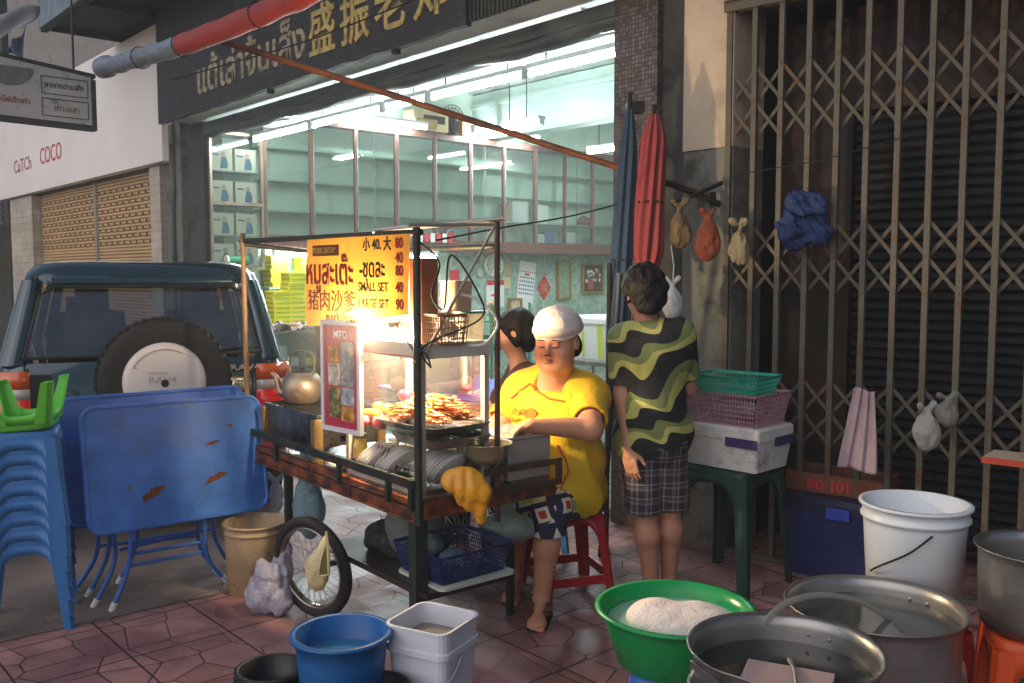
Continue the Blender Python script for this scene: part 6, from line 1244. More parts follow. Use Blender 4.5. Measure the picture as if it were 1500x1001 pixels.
# --- menu board
mb_o = thing('menu_board', 'orange plastic menu board with red Thai lettering and prices hanging under the cart roof', 'sign', K(0, -.03, 1.73), RC)
def boardmat():
    m = mat('orange_menu_board', hx('c88a2a'), .5, var=.12, vs=5, col2=hx('8a5a3a'), thr=.62, soft=.1, s2=5, sub=.0)
    nt = m.node_tree; b = nt.nodes['Principled BSDF']; o = [n for n in nt.nodes if n.type == 'OUTPUT_MATERIAL'][0]; tl = nd(nt, 'ShaderNodeBsdfTranslucent', Color=(.85, .42, .06, 1)); mx = nd(nt, 'ShaderNodeMixShader'); mx.inputs[0].default_value = .38
    nt.links.new(b.outputs[0], mx.inputs[1]); nt.links.new(tl.outputs[0], mx.inputs[2]); nt.links.new(mx.outputs[0], o.inputs[0]); return m
om = boardmat(); bx0, bx1 = -.86, -.005
mb = MB(); mb.M = SM
def bp_(u, v): x = bx0-.03*v+(bx1-bx0+.015*v)*u; y = -.0-(.39-.085*u**1.2)*v; return Vector((x, y, .004*math.sin(6*u)+.006*math.sin(4*v+5*u)*v))
vs = [(i, j) for i in range(1)]
mb.grid(lambda u, v: bp_(u, v), 40, 24); obj('board', mb, om, mb_o)
redp = mat('faded_red_paint', hx('9c2418'), .6, var=.2, vs=20); olp = mat('dark_olive_paint', hx('2e2c1c'), .6, var=.2, vs=20)
BMt = lambda x, y: T(0, -.016, 0) @ SM @ T(x, y, 0)
def L2(s, size, x, y, m, bold=.002, sx=1.0): lettering(s, size, BMt(x, y), m, mb_o, bold, .0012, sx)
L2('หมูสะเต๊ะ', .15, -.85, -.195, redp, .003, .86); L2('-ชุดละ', .105, -.365, -.165, olp, .002, .80); L2('40', .055, -.085, -.108, redp); L2('80', .055, -.085, -.158, redp)
L2('小 40. 大', .058, -.335, -.055, olp, .0015); L2('80', .055, -.085, -.052, redp)
L2('猪肉沙爹', .10, -.83, -.305, redp, .0005, 1.08); L2('SMALL SET', .052, -.375, -.222, olp, .001, .95); L2('40', .055, -.085, -.222, redp)
L2('LARGE SET', .052, -.375, -.288, olp, .001, .95); L2('90', .055, -.085, -.288, redp); L2('ขนมปัง10บาท', .045, -.66, -.355, olp, .001)
mb = MB(); mb.M = T(0, -.013, 0) @ SM; mb.box(-.78, -.54, -.075, -.028, 0, .002); obj('printed_strip', mb, mat('brown_strip', hx('6a3a26'), .6), mb_o); L2('PORK SATAY', .036, -.775, -.064, mat('yellow_print', hx('c9983a'), .6), .0005)
# poster in a white frame
t = thing('photo_poster', 'white framed pink poster with food photos hanging on the cart front', 'poster', K(-.53, -.035, 1.36), RC+R(8)); mb = MB(); mb.M = SM; pw, ph = .235, .44
for q in ((-pw/2-.02, pw/2+.02, 0, .02), (-pw/2-.02, pw/2+.02, -ph-.02, -ph), (-pw/2-.02, -pw/2, -ph, 0), (pw/2, pw/2+.02, -ph, 0)): mb.box(q[0], q[1], q[2], q[3], 0, .02)
obj('frame', mb, mat('white_frame', hx('d5cfd2'), .4, var=.05), t)
mb = MB(); mb.M = SM; mb.box(-pw/2, pw/2, -ph, 0, .002, .012); sh = obj('sheet', mb, mat('rose_pink_print', hx('b2364f'), .35, var=.1), t)
fm = [mat('food_print_%d' % i, hx(c), .4, var=.55, vs=35, col2=hx(c2), thr=.55, s2=30) for i, (c, c2) in enumerate((('c58a3a', '7a3c1c'), ('5f7a8c', 'c9b28c'), ('c9c2b0', '7d6a5c'), ('4f5a3a', 'c79a4a'), ('a9b4bf', '5a6470')))]
k = 0
for (xa, xb, ya, yb) in ((-.09, -.01, -.16, -.09), (.0, .09, -.26, -.07), (-.09, -.005, -.26, -.165), (-.09, -.005, -.40, -.27), (.0, .09, -.34, -.265), (.0, .09, -.41, -.345)): mb = MB(); mb.M = SM; mb.box(xa, xb, ya, yb, .0125, .0135); obj('food_photo', mb, fm[k % 5], sh); k += 1
lettering('MTO', .045, T(0, 0, 0) @ SM @ T(-.05, -.055, .013), paper, sh, .001, .0006)
# bulb and clamp
BP = K(-.375, .055, 1.315)
t = thing('bare_bulb', 'glaring bare light bulb hanging inside the cart roof frame', 'lamp', BP, RC); obj('bulb', MB().ell((0, 0, 0), (.04, .04, .048)), emat('bulb_glow', (1.0, .74, .44), 500.0), t)
mb = MB(); mb.cyl((.0, 0, .048), (0, 0, .095), .014); mb.tube(smoothpts([(0, 0, .08), (.05, 0, .12), (.18, -.02, .08), (.31, -.05, .0)], 6), .003, 5); obj('socket', mb, mat('bulb_socket', hx('b89a6a'), .4), t)
mb = MB(); mb.tube(smoothpts([K(-.30, .05, 1.40), K(-.2, .03, 1.36), K(-.1, .0, 1.33), K(.0, -.01, 1.27)], 6), .0035, 6); mb.box(-.02, .02, -.012, .012, -.01, .01, M=T(*K(-.24, .04, 1.37))); tag(obj('cable', mb, brst), 'twisted brown lamp cable with clips between bulb and near post', 'cable')
cable('tangled black cables tied round the near cart post', [K(.01, 0, 1.70), K(.06, .06, 1.62), K(.02, .05, 1.5), K(.09, .06, 1.45), K(.05, .12, 1.65), K(.12, .2, 1.5), K(.1, .22, 1.4), K(.01, .02, 1.30), K(.04, .03, 1.22), K(.06, .0, 1.27), K(.01, -.01, 1.29)], .004)
cable('white flex hanging from the brace rod over the baskets', [K(-.02, .20, 1.50), K(.03, .28, 1.47), K(.06, .34, 1.38), K(.03, .30, 1.30), K(-.01, .24, 1.29)], .005, paper)
cable('thin pink cord drooping along the front of the case top', [K(-.55, .0, 1.27), K(-.3, -.01, 1.255), K(-.05, -.01, 1.26), K(.01, -.02, 1.24)], .003, mat('pink_cord', hx('b0706a'), .5))
# things on top of the case
tz = 1.30
t = thing('wooden_box', 'upright orange brown wooden box behind the near post', 'box', K(-.14, .12, 1.30), RC); mb = MB(); mb.box(-.045, .045, -.04, .04, .0, .34, bev=.004); obj('box', mb, mat('orange_brown_wood', hx('9a5a34'), .5, var=.25, vs=6, stretch=(1, 1, .2)), t); mb = MB(); mb.box(.0455, .049, -.02, .0, .24, .26); obj('red_switch', mb, redm, t)
t = thing('plastic_tub', 'pale cream square tub on top of the case', 'tub', K(-.11, .26, 1.425), RC+R(10)); mb = MB(); mb.rrect([(0, 0, 0, .09, .09, .01), (0, 0, .12, .10, .10, .012), (0, 0, .125, .104, .104, .012)]); obj('tub', mb, mat('cream_tub', hx('d2b48f'), .45, var=.06), t)
basket('mesh_basket', 'brown lattice basket with green rim full of bags on the case top', 'basket', K(-.05, .16, 1.30), RC, .14, .14, .12, mat('brown_lattice_plastic', hx('8a6444'), .5, var=.15), .01, 8, 5, rim=.01)
t = thing('plastic_jar', 'clear container with green lid rim beside the lattice basket', 'container', K(-.09, .31, 1.295), RC); mb = MB(); mb.rrect([(0, 0, 0, .09, .09, .02), (0, 0, .12, .1, .1, .02)]); obj('body', mb, filmmat('cloudy_container', hx('a9a698'), .6), t); mb = MB(); mb.rrect([(0, 0, .121, .11, .11, .02), (0, 0, .13, .11, .11, .02)]); obj('lid', mb, gk, t)
bag('plastic_bag', 'crumpled clear bag stuffed into the lattice basket', 'plastic bag', K(-.05, .16, 1.35), (.05, .05, .05), filmmat('clear_film', hx('b9b4b8')), 49, .010, 55, knot=False, h=.005)
# blue table of the diners behind the cart
bt = thing('dining_table', 'bright blue folding table behind the cart where diners sit', 'table', B(-1.70, -.12), RB); mb = MB(); mb.rrect([(0, 0, .725, 1.22, .92, .06), (0, 0, .75, 1.22, .92, .06), (0, 0, .752, 1.19, .89, .05)]); obj('tabletop', mb, mat('bright_blue_tabletop', hx('2647b8'), .35, var=.05, vs=3), bt)
for sx in (-.5, .5):
    for sy_ in (-.38, .38): obj('leg', MB().cyl((sx*.8, sy_, .725), (sx, sy_*1.05, 0.005), .012), tblue_b, bt)
# ================================================================== PEOPLE
def V3(*a): return np.array(a, float)
def unit(v): v = np.array(v, float); return v/np.linalg.norm(v)
def skinmat(name, c): return mat(name, c, .48, var=.07, vs=14, sub=.12, bump=.12, bs=90)
def headSDF(S, c, F, Lf, Up, s=1.0, cheek=1.0, ears=True, chin=1.0):
    c = np.array(c, float); A = np.stack([F, Lf, Up], 1)
    P = lambda x, y, z: c+s*(A @ V3(x, y, z)); E = lambda p, r, k=.01, op='+': S.ell(P(*p), np.array(r)*s, A, k*s, op)
    E((-.012, 0, .035), (.093, .076, .085), .02); E((.015, 0, -.02), (.072, .062*cheek, .085), .03); E((.035, 0, -.078), (.036, .034, .025*chin), .03)
    for y in (-1, 1):
        E((.05, .034*y, -.03), (.030, .028*cheek, .030), .025); E((.078, .031*y, .022), (.012, .021, .006), .010)
        E((.087, .031*y, .006), (.008, .016, .0085), .010, '-'); E((.076, .031*y, .004), (.0125, .0165, .010), .004)
        E((.088, .012*y, -.027), (.010, .009, .007), .006)
        if ears: E((-.005, .079*cheek**.5*y, .0), (.018, .008, .030), .008); E((.003, .084*cheek**.5*y, .002), (.009, .006, .016), .005, '-')
    S.cap(P(.085, 0, .012), P(.102, 0, -.02), .0075*s, .0105*s, .010*s)
    E((.083, 0, -.050), (.012, .022, .0055), .006); E((.082, 0, -.060), (.012, .019, .006), .006); E((.098, 0, -.0548), (.012, .020, .0012), .003, '-')
    return P, A
def faceparts(P0, A, par, s, closed=True, off=V3(0, 0, 0), fo=0.0, th=1.0):
    P = lambda x, y, z: P0(x+fo, y, z)
    R3 = Matrix([list(r) for r in A]).to_4x4()
    def el(nm, p, r, m): mb = MB(); mb.ell(Vector(P(*p)-off), [v*s for v in r], 12, 8, M=R3); return obj(nm, mb, m, par)
    for y in (-1, 1):
        if not closed: el('eye', (.0775, .031*y, .004), (.0105, .0115, .009), mat('eye_white', hx('d8d2cc'), .3)); el('iris', (.0865, .031*y, .003), (.002, .005, .005), black)
        mb = MB(); q = [Vector(P(.0885-.006*abs(t-.0)**2, y*(.031+.014*t), .0005-.0022*(1-t*t))-off) for t in (-1, -.5, 0, .5, 1)]; mb.tube(q, .0013*s*th, 5); obj('eyelid', mb, mat('lash_dark', hx('33221c'), .7), par)
        mb = MB(); q = [Vector(P(.0905-.006*t*t, y*(.031+.017*t), .026+.004*(1-t*t))-off) for t in (-1, -.5, 0, .5, 1)]; mb.tube(q, [v*th*s for v in (.0012, .0022, .0024, .002, .001)], 5, flat=.6); obj('eyebrow', mb, mat('brow_dark', hx('4a342a'), .8), par)
        el('nostril', (.0945+.2*fo, .009*y, -.033), (.003*th, .0038*th, .0022*th), mat('nostril_dark', hx('4a2018'), .8))
    mb = MB(); q = [Vector(P(.0955-.010*t*t, .020*t, -.050-.002*t*t)-off) for t in (-1, -.5, 0, .5, 1)]; mb.tube(q, [.001*s, .0036*s, .003*s, .0036*s, .001*s], 6); obj('upper_lip', mb, mat('lip_pink', hx('b4605a'), .4), par)
    mb = MB(); q = [Vector(P(.0945-.009*t*t, .017*t, -.0600+.003*t*t)-off) for t in (-1, -.5, 0, .5, 1)]; mb.tube(q, [.001*s, .0042*s, .005*s, .0042*s, .001*s], 6); obj('lower_lip', mb, mat('lip_pink', hx('b4605a')), par)
def handSDF(S, wrist, d, n, s=1.0, curl=.5, side=1, spread=.04):
    """d: direction wrist->knuckles, n: palm normal (palm side), side: +1 thumb on d x n side"""
    d = unit(d); n = np.array(n, float); n = unit(n-d*(n@d)); b = np.cross(d, n)*side; w = np.array(wrist, float)
    A = np.stack([d, b, n], 1); S.ell(w+d*.045*s, V3(.050, .040, .016)*s, A, .012); S.cap(w, w+d*.03*s, .024*s, .026*s, .012)
    for i, (o, L_) in enumerate(((.028, .072), (.0095, .080), (-.0095, .075), (-.027, .058))):
        k0 = w+d*.078*s+b*o*s; a1 = curl*.6+.05*i; dd = d*math.cos(a1)+n*math.sin(a1)+b*spread*(1.5-i)*.5; dd = unit(dd); k1 = k0+dd*L_*.5*s
        a2 = curl*1.5+.05*i; d2 = unit(d*math.cos(a2)+n*math.sin(a2)+b*spread*(1.5-i)*.5); k2 = k1+d2*L_*.5*s
        S.cap(k0-dd*.02*s, k1, .0098*s, .0088*s, .004); S.cap(k1, k2, .0086*s, .0070*s, .003)
    t0 = w+d*.02*s+b*.025*s; t1 = w+d*.052*s+b*.052*s+n*.016*s; t2 = t1+(d*.032+b*.012+n*.012)*s
    S.cap(t0, t1, .015*s, .0115*s, .008); S.cap(t1, t2, .011*s, .008*s, .003)
def footSDF(S, ankle, f, s=1.0):
    f = unit(V3(f[0], f[1], 0)); l = V3(-f[1], f[0], 0); a = np.array(ankle, float); g = V3(a[0], a[1], 0)
    S.cap(a, g-f*.02*s+V3(0, 0, .045), .034*s, .034*s, .02); S.cap(g-f*.025*s+V3(0, 0, .036), g+f*.12*s+V3(0, 0, .026), .032*s, .026*s, .02); S.cap(a+f*.01, g+f*.11*s+V3(0, 0, .035), .028*s, .022*s, .02)
    S.ell(g+f*.12*s+V3(0, 0, .026), V3(.05, .045, .022)*s, np.stack([f, l, V3(0, 0, 1)], 1), .015)
    for i in range(5): o = (.032-.016*i); L_ = (.185, .19, .183, .172, .158)[i]; S.cap(g+f*.13*s+l*o*s+V3(0, 0, .022), g+f*L_*s+l*o*s*1.05+V3(0, 0, .016), (.014 if i == 0 else .0095)*s, (.012 if i == 0 else .008)*s, .004)
def hit(o, px, py, off=.003):
    ori = Vector((0, 0, CAMZ)); d = (U(px, py, 1)-ori).normalized(); mw = Matrix.Translation(o.parent.location if o.parent else (0, 0, 0)) @ Matrix.Translation(o.location); inv = mw.inverted()
    ok, loc, n, i = o.ray_cast(inv @ ori, (inv.to_3x3() @ d)); 
    return (mw @ loc)-d*off if ok else None

# ---------------- seated vendor
VO = Vector((.25, 4.42, 0)); ven = thing('person', 'seated vendor in yellow T-shirt, yellow apron and white cap working at the cart', 'person', VO)
vo = V3(*VO); q = lambda x, y, z: V3(x, y, z)-vo
sk = skinmat('warm_skin', hx('c08a6c'))
f_ = unit((-.33, -.94, 0)); l_ = V3(.94, -.33, 0)
J = dict(pel=q(.25, 4.45, .52), bel=q(.225, 4.37, .68), chs=q(.205, 4.35, .90), nk=q(.20, 4.31, 1.06), sL=q(.365, 4.25, 1.0), sR=q(.045, 4.38, 1.0),
    eL=q(.345, 4.00, .895), wL=q(.085, 3.895, .925), eR=q(-.10, 4.26, .80), wR=q(-.265, 4.03, .80), hL=q(.34, 4.40, .50), hR=q(.16, 4.46, .50), kL=q(.175, 4.10, .515), kR=q(-.02, 4.16, .51), aL=q(.135, 4.10, .09), aR=q(.02, 4.42, .09))
hc = q(.205, 4.20, 1.262); hf = unit((-.42, -.87, -.14)); hl = unit(np.cross((0, 0, 1), hf)); hu = np.cross(hf, hl); hs_ = 1.09
S = SDF(q(-.45, 3.72, -.01), q(.62, 4.78, 1.42), .0058)
def torsoV(S, off=0, k=.05):
    At = np.stack([f_, l_, V3(0, 0, 1)], 1)
    S.ell(J['pel'], V3(.19, .215, .16)+off, At, k); S.ell(J['bel'], V3(.205, .215, .20)+off, At, k); S.ell(J['chs'], V3(.155, .20, .19)+off, At, k)
    S.cap(J['sL'], J['sR'], .085+off, .085+off, k); [S.cap(J[z_]*.75+J['nk']*.25+V3(0, 0, .02), J['nk']+V3(0, 0, .035), .075+off, .062+off, k) for z_ in ('sL', 'sR')]; S.ell(J['chs']+f_*.09+l_*.08-V3(0, 0, .03), V3(.085, .09, .085)+off, At, k); S.ell(J['chs']+f_*.09-l_*.08-V3(0, 0, .03), V3(.085, .09, .085)+off, At, k)
def bodyV(S):
    torsoV(S, -.012); S.cap(J['nk']-V3(0, 0, .04), hc-V3(0, 0, .06), .075, .072, .04)
    for a, b2, c_ in (('sL', 'eL', 'wL'), ('sR', 'eR', 'wR')): S.cap(J[a], J[b2], .062, .054, .03); S.cap(J[b2], J[c_], .053, .031, .03)
    handSDF(S, J['wL'], q(-.02, 3.84, .905)-J['wL'], (0, -.25, -1), 1.0, .45, -1, .09); handSDF(S, J['wR'], q(-.36, 3.93, .79)-J['wR'], (0, 0, -1), 1.0, .5, 1)
    for a, b2, c_ in (('hL', 'kL', 'aL'), ('hR', 'kR', 'aR')): S.cap(J[a], J[b2], .095, .070, .03); S.cap(J[b2], J[c_]+(J[b2]-J[c_])*.55, .062, .060, .03); S.cap(J[c_]+(J[b2]-J[c_])*.6, J[c_], .060, .038, .02)
    footSDF(S, J['aL'], (-.2, -1)); footSDF(S, J['aR'], (-.2, -1))
    P, A = headSDF(S, hc, hf, hl, hu, hs_, 1.32, True, 1.25); E = lambda p, r, k=.02, op='+': S.ell(P(*p), V3(*r)*hs_, A, k, op)
    E((.02, 0, -.088), (.066, .074, .036), .03)
    for y in (-1, 1): E((.058, .042*y, -.038), (.032, .034, .032)); E((.050, .045*y, -.065), (.026, .028, .024)); E((.088, .016*y, -.030), (.010, .010, .008), .006); E((.094, .026*y, -.045), (.004, .0025, .012), .006, '-'); E((.083, .031*y, .0035), (.009, .0175, .009), .004)
    E((.092, 0, -.022), (.013, .013, .012), .01); E((.085, 0, -.052), (.014, .023, .007), .005); E((.084, 0, -.0625), (.013, .019, .0075), .005); E((.101, 0, -.0572), (.010, .022, .0013), .003, '-'); E((.088, 0, -.074), (.01, .02, .003), .008, '-')
    return P, A
P, A = bodyV(S); nf = unit(hu+hf*.15); pc = P(0, 0, -.118); S.cut(pc+nf*.002, nf); wd = unit(J['wL']-J['eL']); S.cut(J['wL']+wd*.004, wd) if False else None
Sh = SDF(hc-V3(.17, .17, .20), hc+V3(.17, .17, .17), .003); bodyV(Sh); Sh.cut(pc-nf*.003, -nf)
S.mesh('body', sk, ven, None, (Sh,)); faceparts(P, A, ven, hs_, True, V3(0, 0, 0), .0055, 1.5)
# shirt with sleeves
ysh = mat('yellow_tshirt', hx('cda322'), .85, var=.1, vs=9, bump=1.0, bs=16)
S = SDF(q(-.2, 3.9, .42), q(.60, 4.75, 1.16), .0075); torsoV(S, .012)
mid = J['sL']*.25+J['eL']*.75; midR = J['sR']*.4+J['eR']*.6; S.wob(.0035, 16, 2, (1, 1, .5))
S.cap(hc-V3(0, 0, .08), J['nk']+f_*.10-V3(0, 0, .0), .07, .07, .015, '-'); S.cut(mid, unit(J['eL']-J['sL'])) if False else None
S.cap(J['sL'], mid, .086, .082, .02, flat=True); S.cap(J['sR'], midR, .085, .082, .02, flat=True); S.cap(mid-(mid-J['sL'])*.12, J['eL']+(J['eL']-mid)*.2, .066, .066, 0, '-', flat=True); S.cap(midR-(midR-J['sR'])*.12, J['eR'], .066, .066, 0, '-', flat=True)
S.cut(q(.2, 4.3, .46), (0, 0, -1)); tsh = S.mesh('tshirt', ysh, ven)
# apron: front shell over chest and lap
yap = mat('bright_yellow_apron', hx('dcb91c'), .7, var=.08, vs=8, bump=.9, bs=13)
S = SDF(q(-.2, 3.9, .36), q(.60, 4.75, 1.12), .0075); torsoV(S, .022); S.cap(J['hL']+V3(0, 0, .02), J['kL']+V3(0, 0, .0), .12, .09, .06); S.cap(J['hR']+V3(0, 0, .02), J['kR'], .12, .09, .06); S.wob(.004, 15, 5, (1, 1, .4))
S.cut(J['chs']+f_*-.02, -f_); S.cut(J['chs']+V3(0, 0, .135)+f_*.1, unit(V3(0, 0, 1)+f_*.1)); S.cut(J['chs']+l_*.155, unit(l_+V3(0, 0, .22))); S.cut(J['chs']-l_*.165, unit(-l_+V3(0, 0, .22)))
S.cut(J['kL']+f_*.0-V3(0, 0, .085), (0, 0, -1)); S.cut(J['kL']-f_*.03, f_*.9+V3(0, 0, -.3)); apr = S.mesh('apron', yap, ven)
otr = mat('orange_trim', hx('cf5a1c'), .6)
bpy.context.view_layer.update()
def surfline(pts, r, m, nm, target, par):
    P_ = []
    for (x, y) in pts:
        hh = [h for h in (hit(o_, x, y) for o_ in target) if h is not None]
        if hh: P_.append(min(hh, key=lambda v: v.y)-par.location)
    if len(P_) > 1: return obj(nm, MB().tube(smoothpts(P_, 3), r, 6), m, par)
def dense(pts, k=6):
    out = []
    for i in range(len(pts)-1):
        for j in range(k): t = j/k; out.append((pts[i][0]*(1-t)+pts[i+1][0]*t, pts[i][1]*(1-t)+pts[i+1][1]*t))
    return out+[pts[-1]]
surfline(dense([(816, 652), (828, 672), (833, 690), (823, 712), (818, 735)]), .005, otr, 'apron_trim', (apr, tsh), ven)
surfline(dense([(748, 584), (762, 572), (776, 562), (788, 574), (804, 584), (826, 588)]), .005, otr, 'apron_trim', (apr, tsh), ven)
hp = hit(apr, 776, 608)
if hp is not None:
    L0 = hp-VO; Mp = FR(L0, Vector((.94, -.33, 0)), (0.05, -.1, 1)); mb = MB(); mb.M = Mp
    mb.prism([(.03*math.cos(t)*(1+.2*math.sin(3*t)), .032*math.sin(t)) for t in [PI*k/10 for k in range(20)]], .012, T(0, 0, -.008)); obj('apron_print', mb, mat('orange_print', hx('dc7a2a'), .6), ven)
    lettering('ปังปิ้ง', .035, Mp @ T(-.085, .0, .002), otr, ven, .0005, .003, name='apron_lettering'); lettering('SATAY', .022, Mp @ T(-.085, -.035, .002), otr, ven, .0003, .003, name='apron_lettering')
# printed shorts
def patchmat():
    m = bpy.data.materials.new('patchwork_shorts'); m.use_nodes = True; nt = m.node_tree; L = nt.links; b = nt.nodes['Principled BSDF']; b.inputs['Roughness'].default_value = .8
    tc = nd(nt, 'ShaderNodeTexCoord'); mp = nd(nt, 'ShaderNodeMapping'); mp.inputs['Rotation'].default_value = (.3, .25, .4); L.new(tc.outputs['Object'], mp.inputs[0])
    v = nd(nt, 'ShaderNodeTexVoronoi', feature='F1', distance='CHEBYCHEV', Scale=11.0, Randomness=.35); L.new(mp.outputs[0], v.inputs['Vector'])
    cr = nd(nt, 'ShaderNodeValToRGB'); cr.color_ramp.interpolation = 'CONSTANT'; e = cr.color_ramp.elements; e[0].position = 0; e[0].color = rgba(hx('b5301c')); e[1].position = .2; e[1].color = rgba(hx('d6d0ba')); e2 = cr.color_ramp.elements.new(.36); e2.color = rgba(hx('1e2440'))
    L.new(v.outputs['Distance'], cr.inputs[0]); sp = nd(nt, 'ShaderNodeSeparateColor'); L.new(v.outputs['Color'], sp.inputs[0]); gt = nd(nt, 'ShaderNodeMath', operation='GREATER_THAN'); gt.inputs[1].default_value = .66; L.new(sp.outputs[0], gt.inputs[0])
    lt = nd(nt, 'ShaderNodeMath', operation='LESS_THAN'); lt.inputs[1].default_value = .24; L.new(v.outputs['Distance'], lt.inputs[0]); ml = nd(nt, 'ShaderNodeMath', operation='MULTIPLY'); L.new(gt.outputs[0], ml.inputs[0]); L.new(lt.outputs[0], ml.inputs[1])
    mx = nd(nt, 'ShaderNodeMix', data_type='RGBA'); L.new(ml.outputs[0], mx.inputs[0]); L.new(cr.outputs[0], mx.inputs[6]); mx.inputs[7].default_value = rgba(hx('9cba2c')); L.new(mx.outputs[2], b.inputs['Base Color']); return m
S = SDF(q(-.18, 3.9, .26), q(.56, 4.75, .66), .0075)
for a, b2, c_ in (('hL', 'kL', 'aL'), ('hR', 'kR', 'aR')): S.cap(J[a], J[b2], .115, .088, .04); e_ = J[b2]+(J[c_]-J[b2])*.28; S.cap(J[b2], e_, .086, .082, .03)
S.wob(.003, 22, 3); S.cut(J['kL']-V3(0, 0, .125), (0, 0, -1)); S.mesh('shorts', patchmat(), ven)
# cap + hair
capw = mat('white_cotton_cap', hx('cfc4be'), .9, var=.08, vs=14, bump=1.0, bs=26)
S = SDF(hc-.2, hc+.2, .0045); S.ell(P(-.018, 0, .060), V3(.112, .104, .096)*hs_, A, .0); S.ell(P(-.06, 0, .04), V3(.088, .098, .085)*hs_, A, .02); S.wob(.0016, 55, 7); S.cut(P(0, 0, .034), -hu*1.0-hf*.22)
S.mesh('cap', capw, ven)
S = SDF(hc-.2, hc+.2, .0045); S.ell(P(-.008, 0, .058), V3(.114, .102, .045)*hs_, A, .0); S.cut(P(0, 0, .078), hu); S.cut(P(0, 0, .036), -hu); S.cut(P(-.06, 0, 0), -hf); S.mesh('cap_band', mat('cream_cap_band', hx('cdbfae'), .8, var=.04), ven)
hair = mat('black_hair', hx('0a0706'), .55, var=.3, vs=40, spec=.25, bump=1.0, bs=120, stretch=(1, 1, .25))
S = SDF(hc-.2, hc+.2, .005); S.ell(P(-.055, 0, -.02), V3(.062, .088, .075)*hs_, A, .01); S.ell(P(-.03, .078, -.02), V3(.032, .022, .05)*hs_, A, .01); S.wob(.004, 50, 3); S.mesh('hair', hair, ven)
mb = MB(); mb.tube(smoothpts([Vector(J['nk']+l_*.07+f_*.02+V3(0, 0, .03)), Vector(J['nk']+l_*.045+f_*.10-V3(0, 0, .045)), Vector(J['nk']+f_*.125-V3(0, 0, .09)), Vector(J['nk']-l_*.045+f_*.10-V3(0, 0, .045)), Vector(J['nk']-l_*.07+f_*.02+V3(0, 0, .03))], 6), .0022, 5); obj('necklace', mb, gold, ven)
mb = MB()
for z, fo in ((.05, .07), (.075, .035)): mb.tube([Vector(J['aL']-V3(0, 0, J['aL'][2])+V3(-.2, -.98, 0)*fo*1.3+V3(.05*math.cos(a), .02*math.sin(a)*.2, z*.9+.03*math.sin(a)*.55)) for a in [PI*k/12 for k in range(13)]], .009, 8, flat=.5)
obj('sandal_strap', mb, mat('maroon_strap', hx('5a1f1c'), .5), ven)
mb = MB(); c0 = J['aL']-V3(0, 0, J['aL'][2]); mb.rrect([(0, .05, .001, .095, .26, .045), (0, .05, .012, .095, .26, .045)]); 
for v in mb.v: x, y = v.x, v.y; v.x = c0[0]-x*.98-y*.2; v.y = c0[1]+x*.2-y*.98
obj('sandal_sole', mb, black, ven)
stool('red plastic stool on which the vendor sits', (.27, 4.47, 0), R(18), mat('vendor_red_plastic', hx('a11c22'), .4, var=.1), .29, .38, .44, brace=True)

# ---------------- standing customer seen from behind
MO = Vector((.66, 4.3, 0)); man = thing('person', 'person standing with back turned in camouflage striped shirt and plaid shorts', 'person', MO); mo = V3(*MO); q = lambda x, y, z: V3(x, y, z)-mo
J = dict(pel=q(.675, 4.32, .80), bel=q(.67, 4.30, .98), chs=q(.665, 4.29, 1.17), nk=q(.645, 4.30, 1.36), sL=q(.51, 4.30, 1.275), sR=q(.805, 4.30, 1.30), eL=q(.525, 4.29, 1.0), wL=q(.545, 4.22, .76), eR=q(.845, 4.38, 1.03), wR=q(.80, 4.58, .98),
    hL=q(.60, 4.32, .78), hR=q(.75, 4.33, .78), kL=q(.635, 4.30, .45), kR=q(.765, 4.36, .45), aL=q(.675, 4.34, .08), aR=q(.775, 4.42, .08))
hc = q(.625, 4.33, 1.475); hf = unit((-.15, .93, -.25)); hl = unit(np.cross((0, 0, 1), hf)); hu = np.cross(hf, hl)
sk2 = skinmat('tan_skin', hx('b07f66')); I3 = np.eye(3)
def torsoM(S, off=0, k=.05):
    S.ell(J['pel'], V3(.165, .12, .13)+off, I3, k); S.ell(J['bel'], V3(.148, .11, .16)+off, I3, k); S.ell(J['chs'], V3(.158, .11, .17)+off, I3, k); S.cap(J['sL']+V3(.03, 0, .0), J['sR']-V3(.03, 0, 0), .062+off, .062+off, k)
S = SDF(q(.38, 4.05, -.01), q(.98, 4.80, 1.62), .0058); torsoM(S, -.012); S.cap(J['nk']-V3(0, 0, .05), hc-V3(0, 0, .05), .055, .052, .03)
for a, b2, c_ in (('sL', 'eL', 'wL'), ('sR', 'eR', 'wR')): S.cap(J[a], J[b2], .05, .040, .03); S.cap(J[b2], J[c_], .041, .026, .03)
handSDF(S, J['wL'], q(.555, 4.19, .66)-J['wL'], (.55, .8, .0), .95, .35, 1); handSDF(S, J['wR'], V3(-.1, .5, -.1), (0, 0, -1), .95, .6, 1)
for a, b2, c_ in (('hL', 'kL', 'aL'), ('hR', 'kR', 'aR')): S.cap(J[a], J[b2], .085, .058, .03); m_ = J[b2]+(J[c_]-J[b2])*.32-V3(0, .012, 0); S.cap(J[b2], m_, .052, .060, .02); S.cap(m_, J[c_], .058, .036, .03)
footSDF(S, J['aL'], (-.1, 1)); footSDF(S, J['aR'], (.15, 1)); P, A = headSDF(S, hc, hf, hl, hu, 1.0)
S.mesh('body', sk2, man); faceparts(P, A, man, 1.0, False)
S = SDF(hc-.2, hc+.2, .0048); S.ell(P(-.03, 0, .035), V3(.105, .096, .10), A, .0); S.ell(P(-.075, 0, -.03), V3(.045, .085, .08), A, .03); S.ell(P(.0, 0, .06), V3(.1, .09, .085), A, .02)
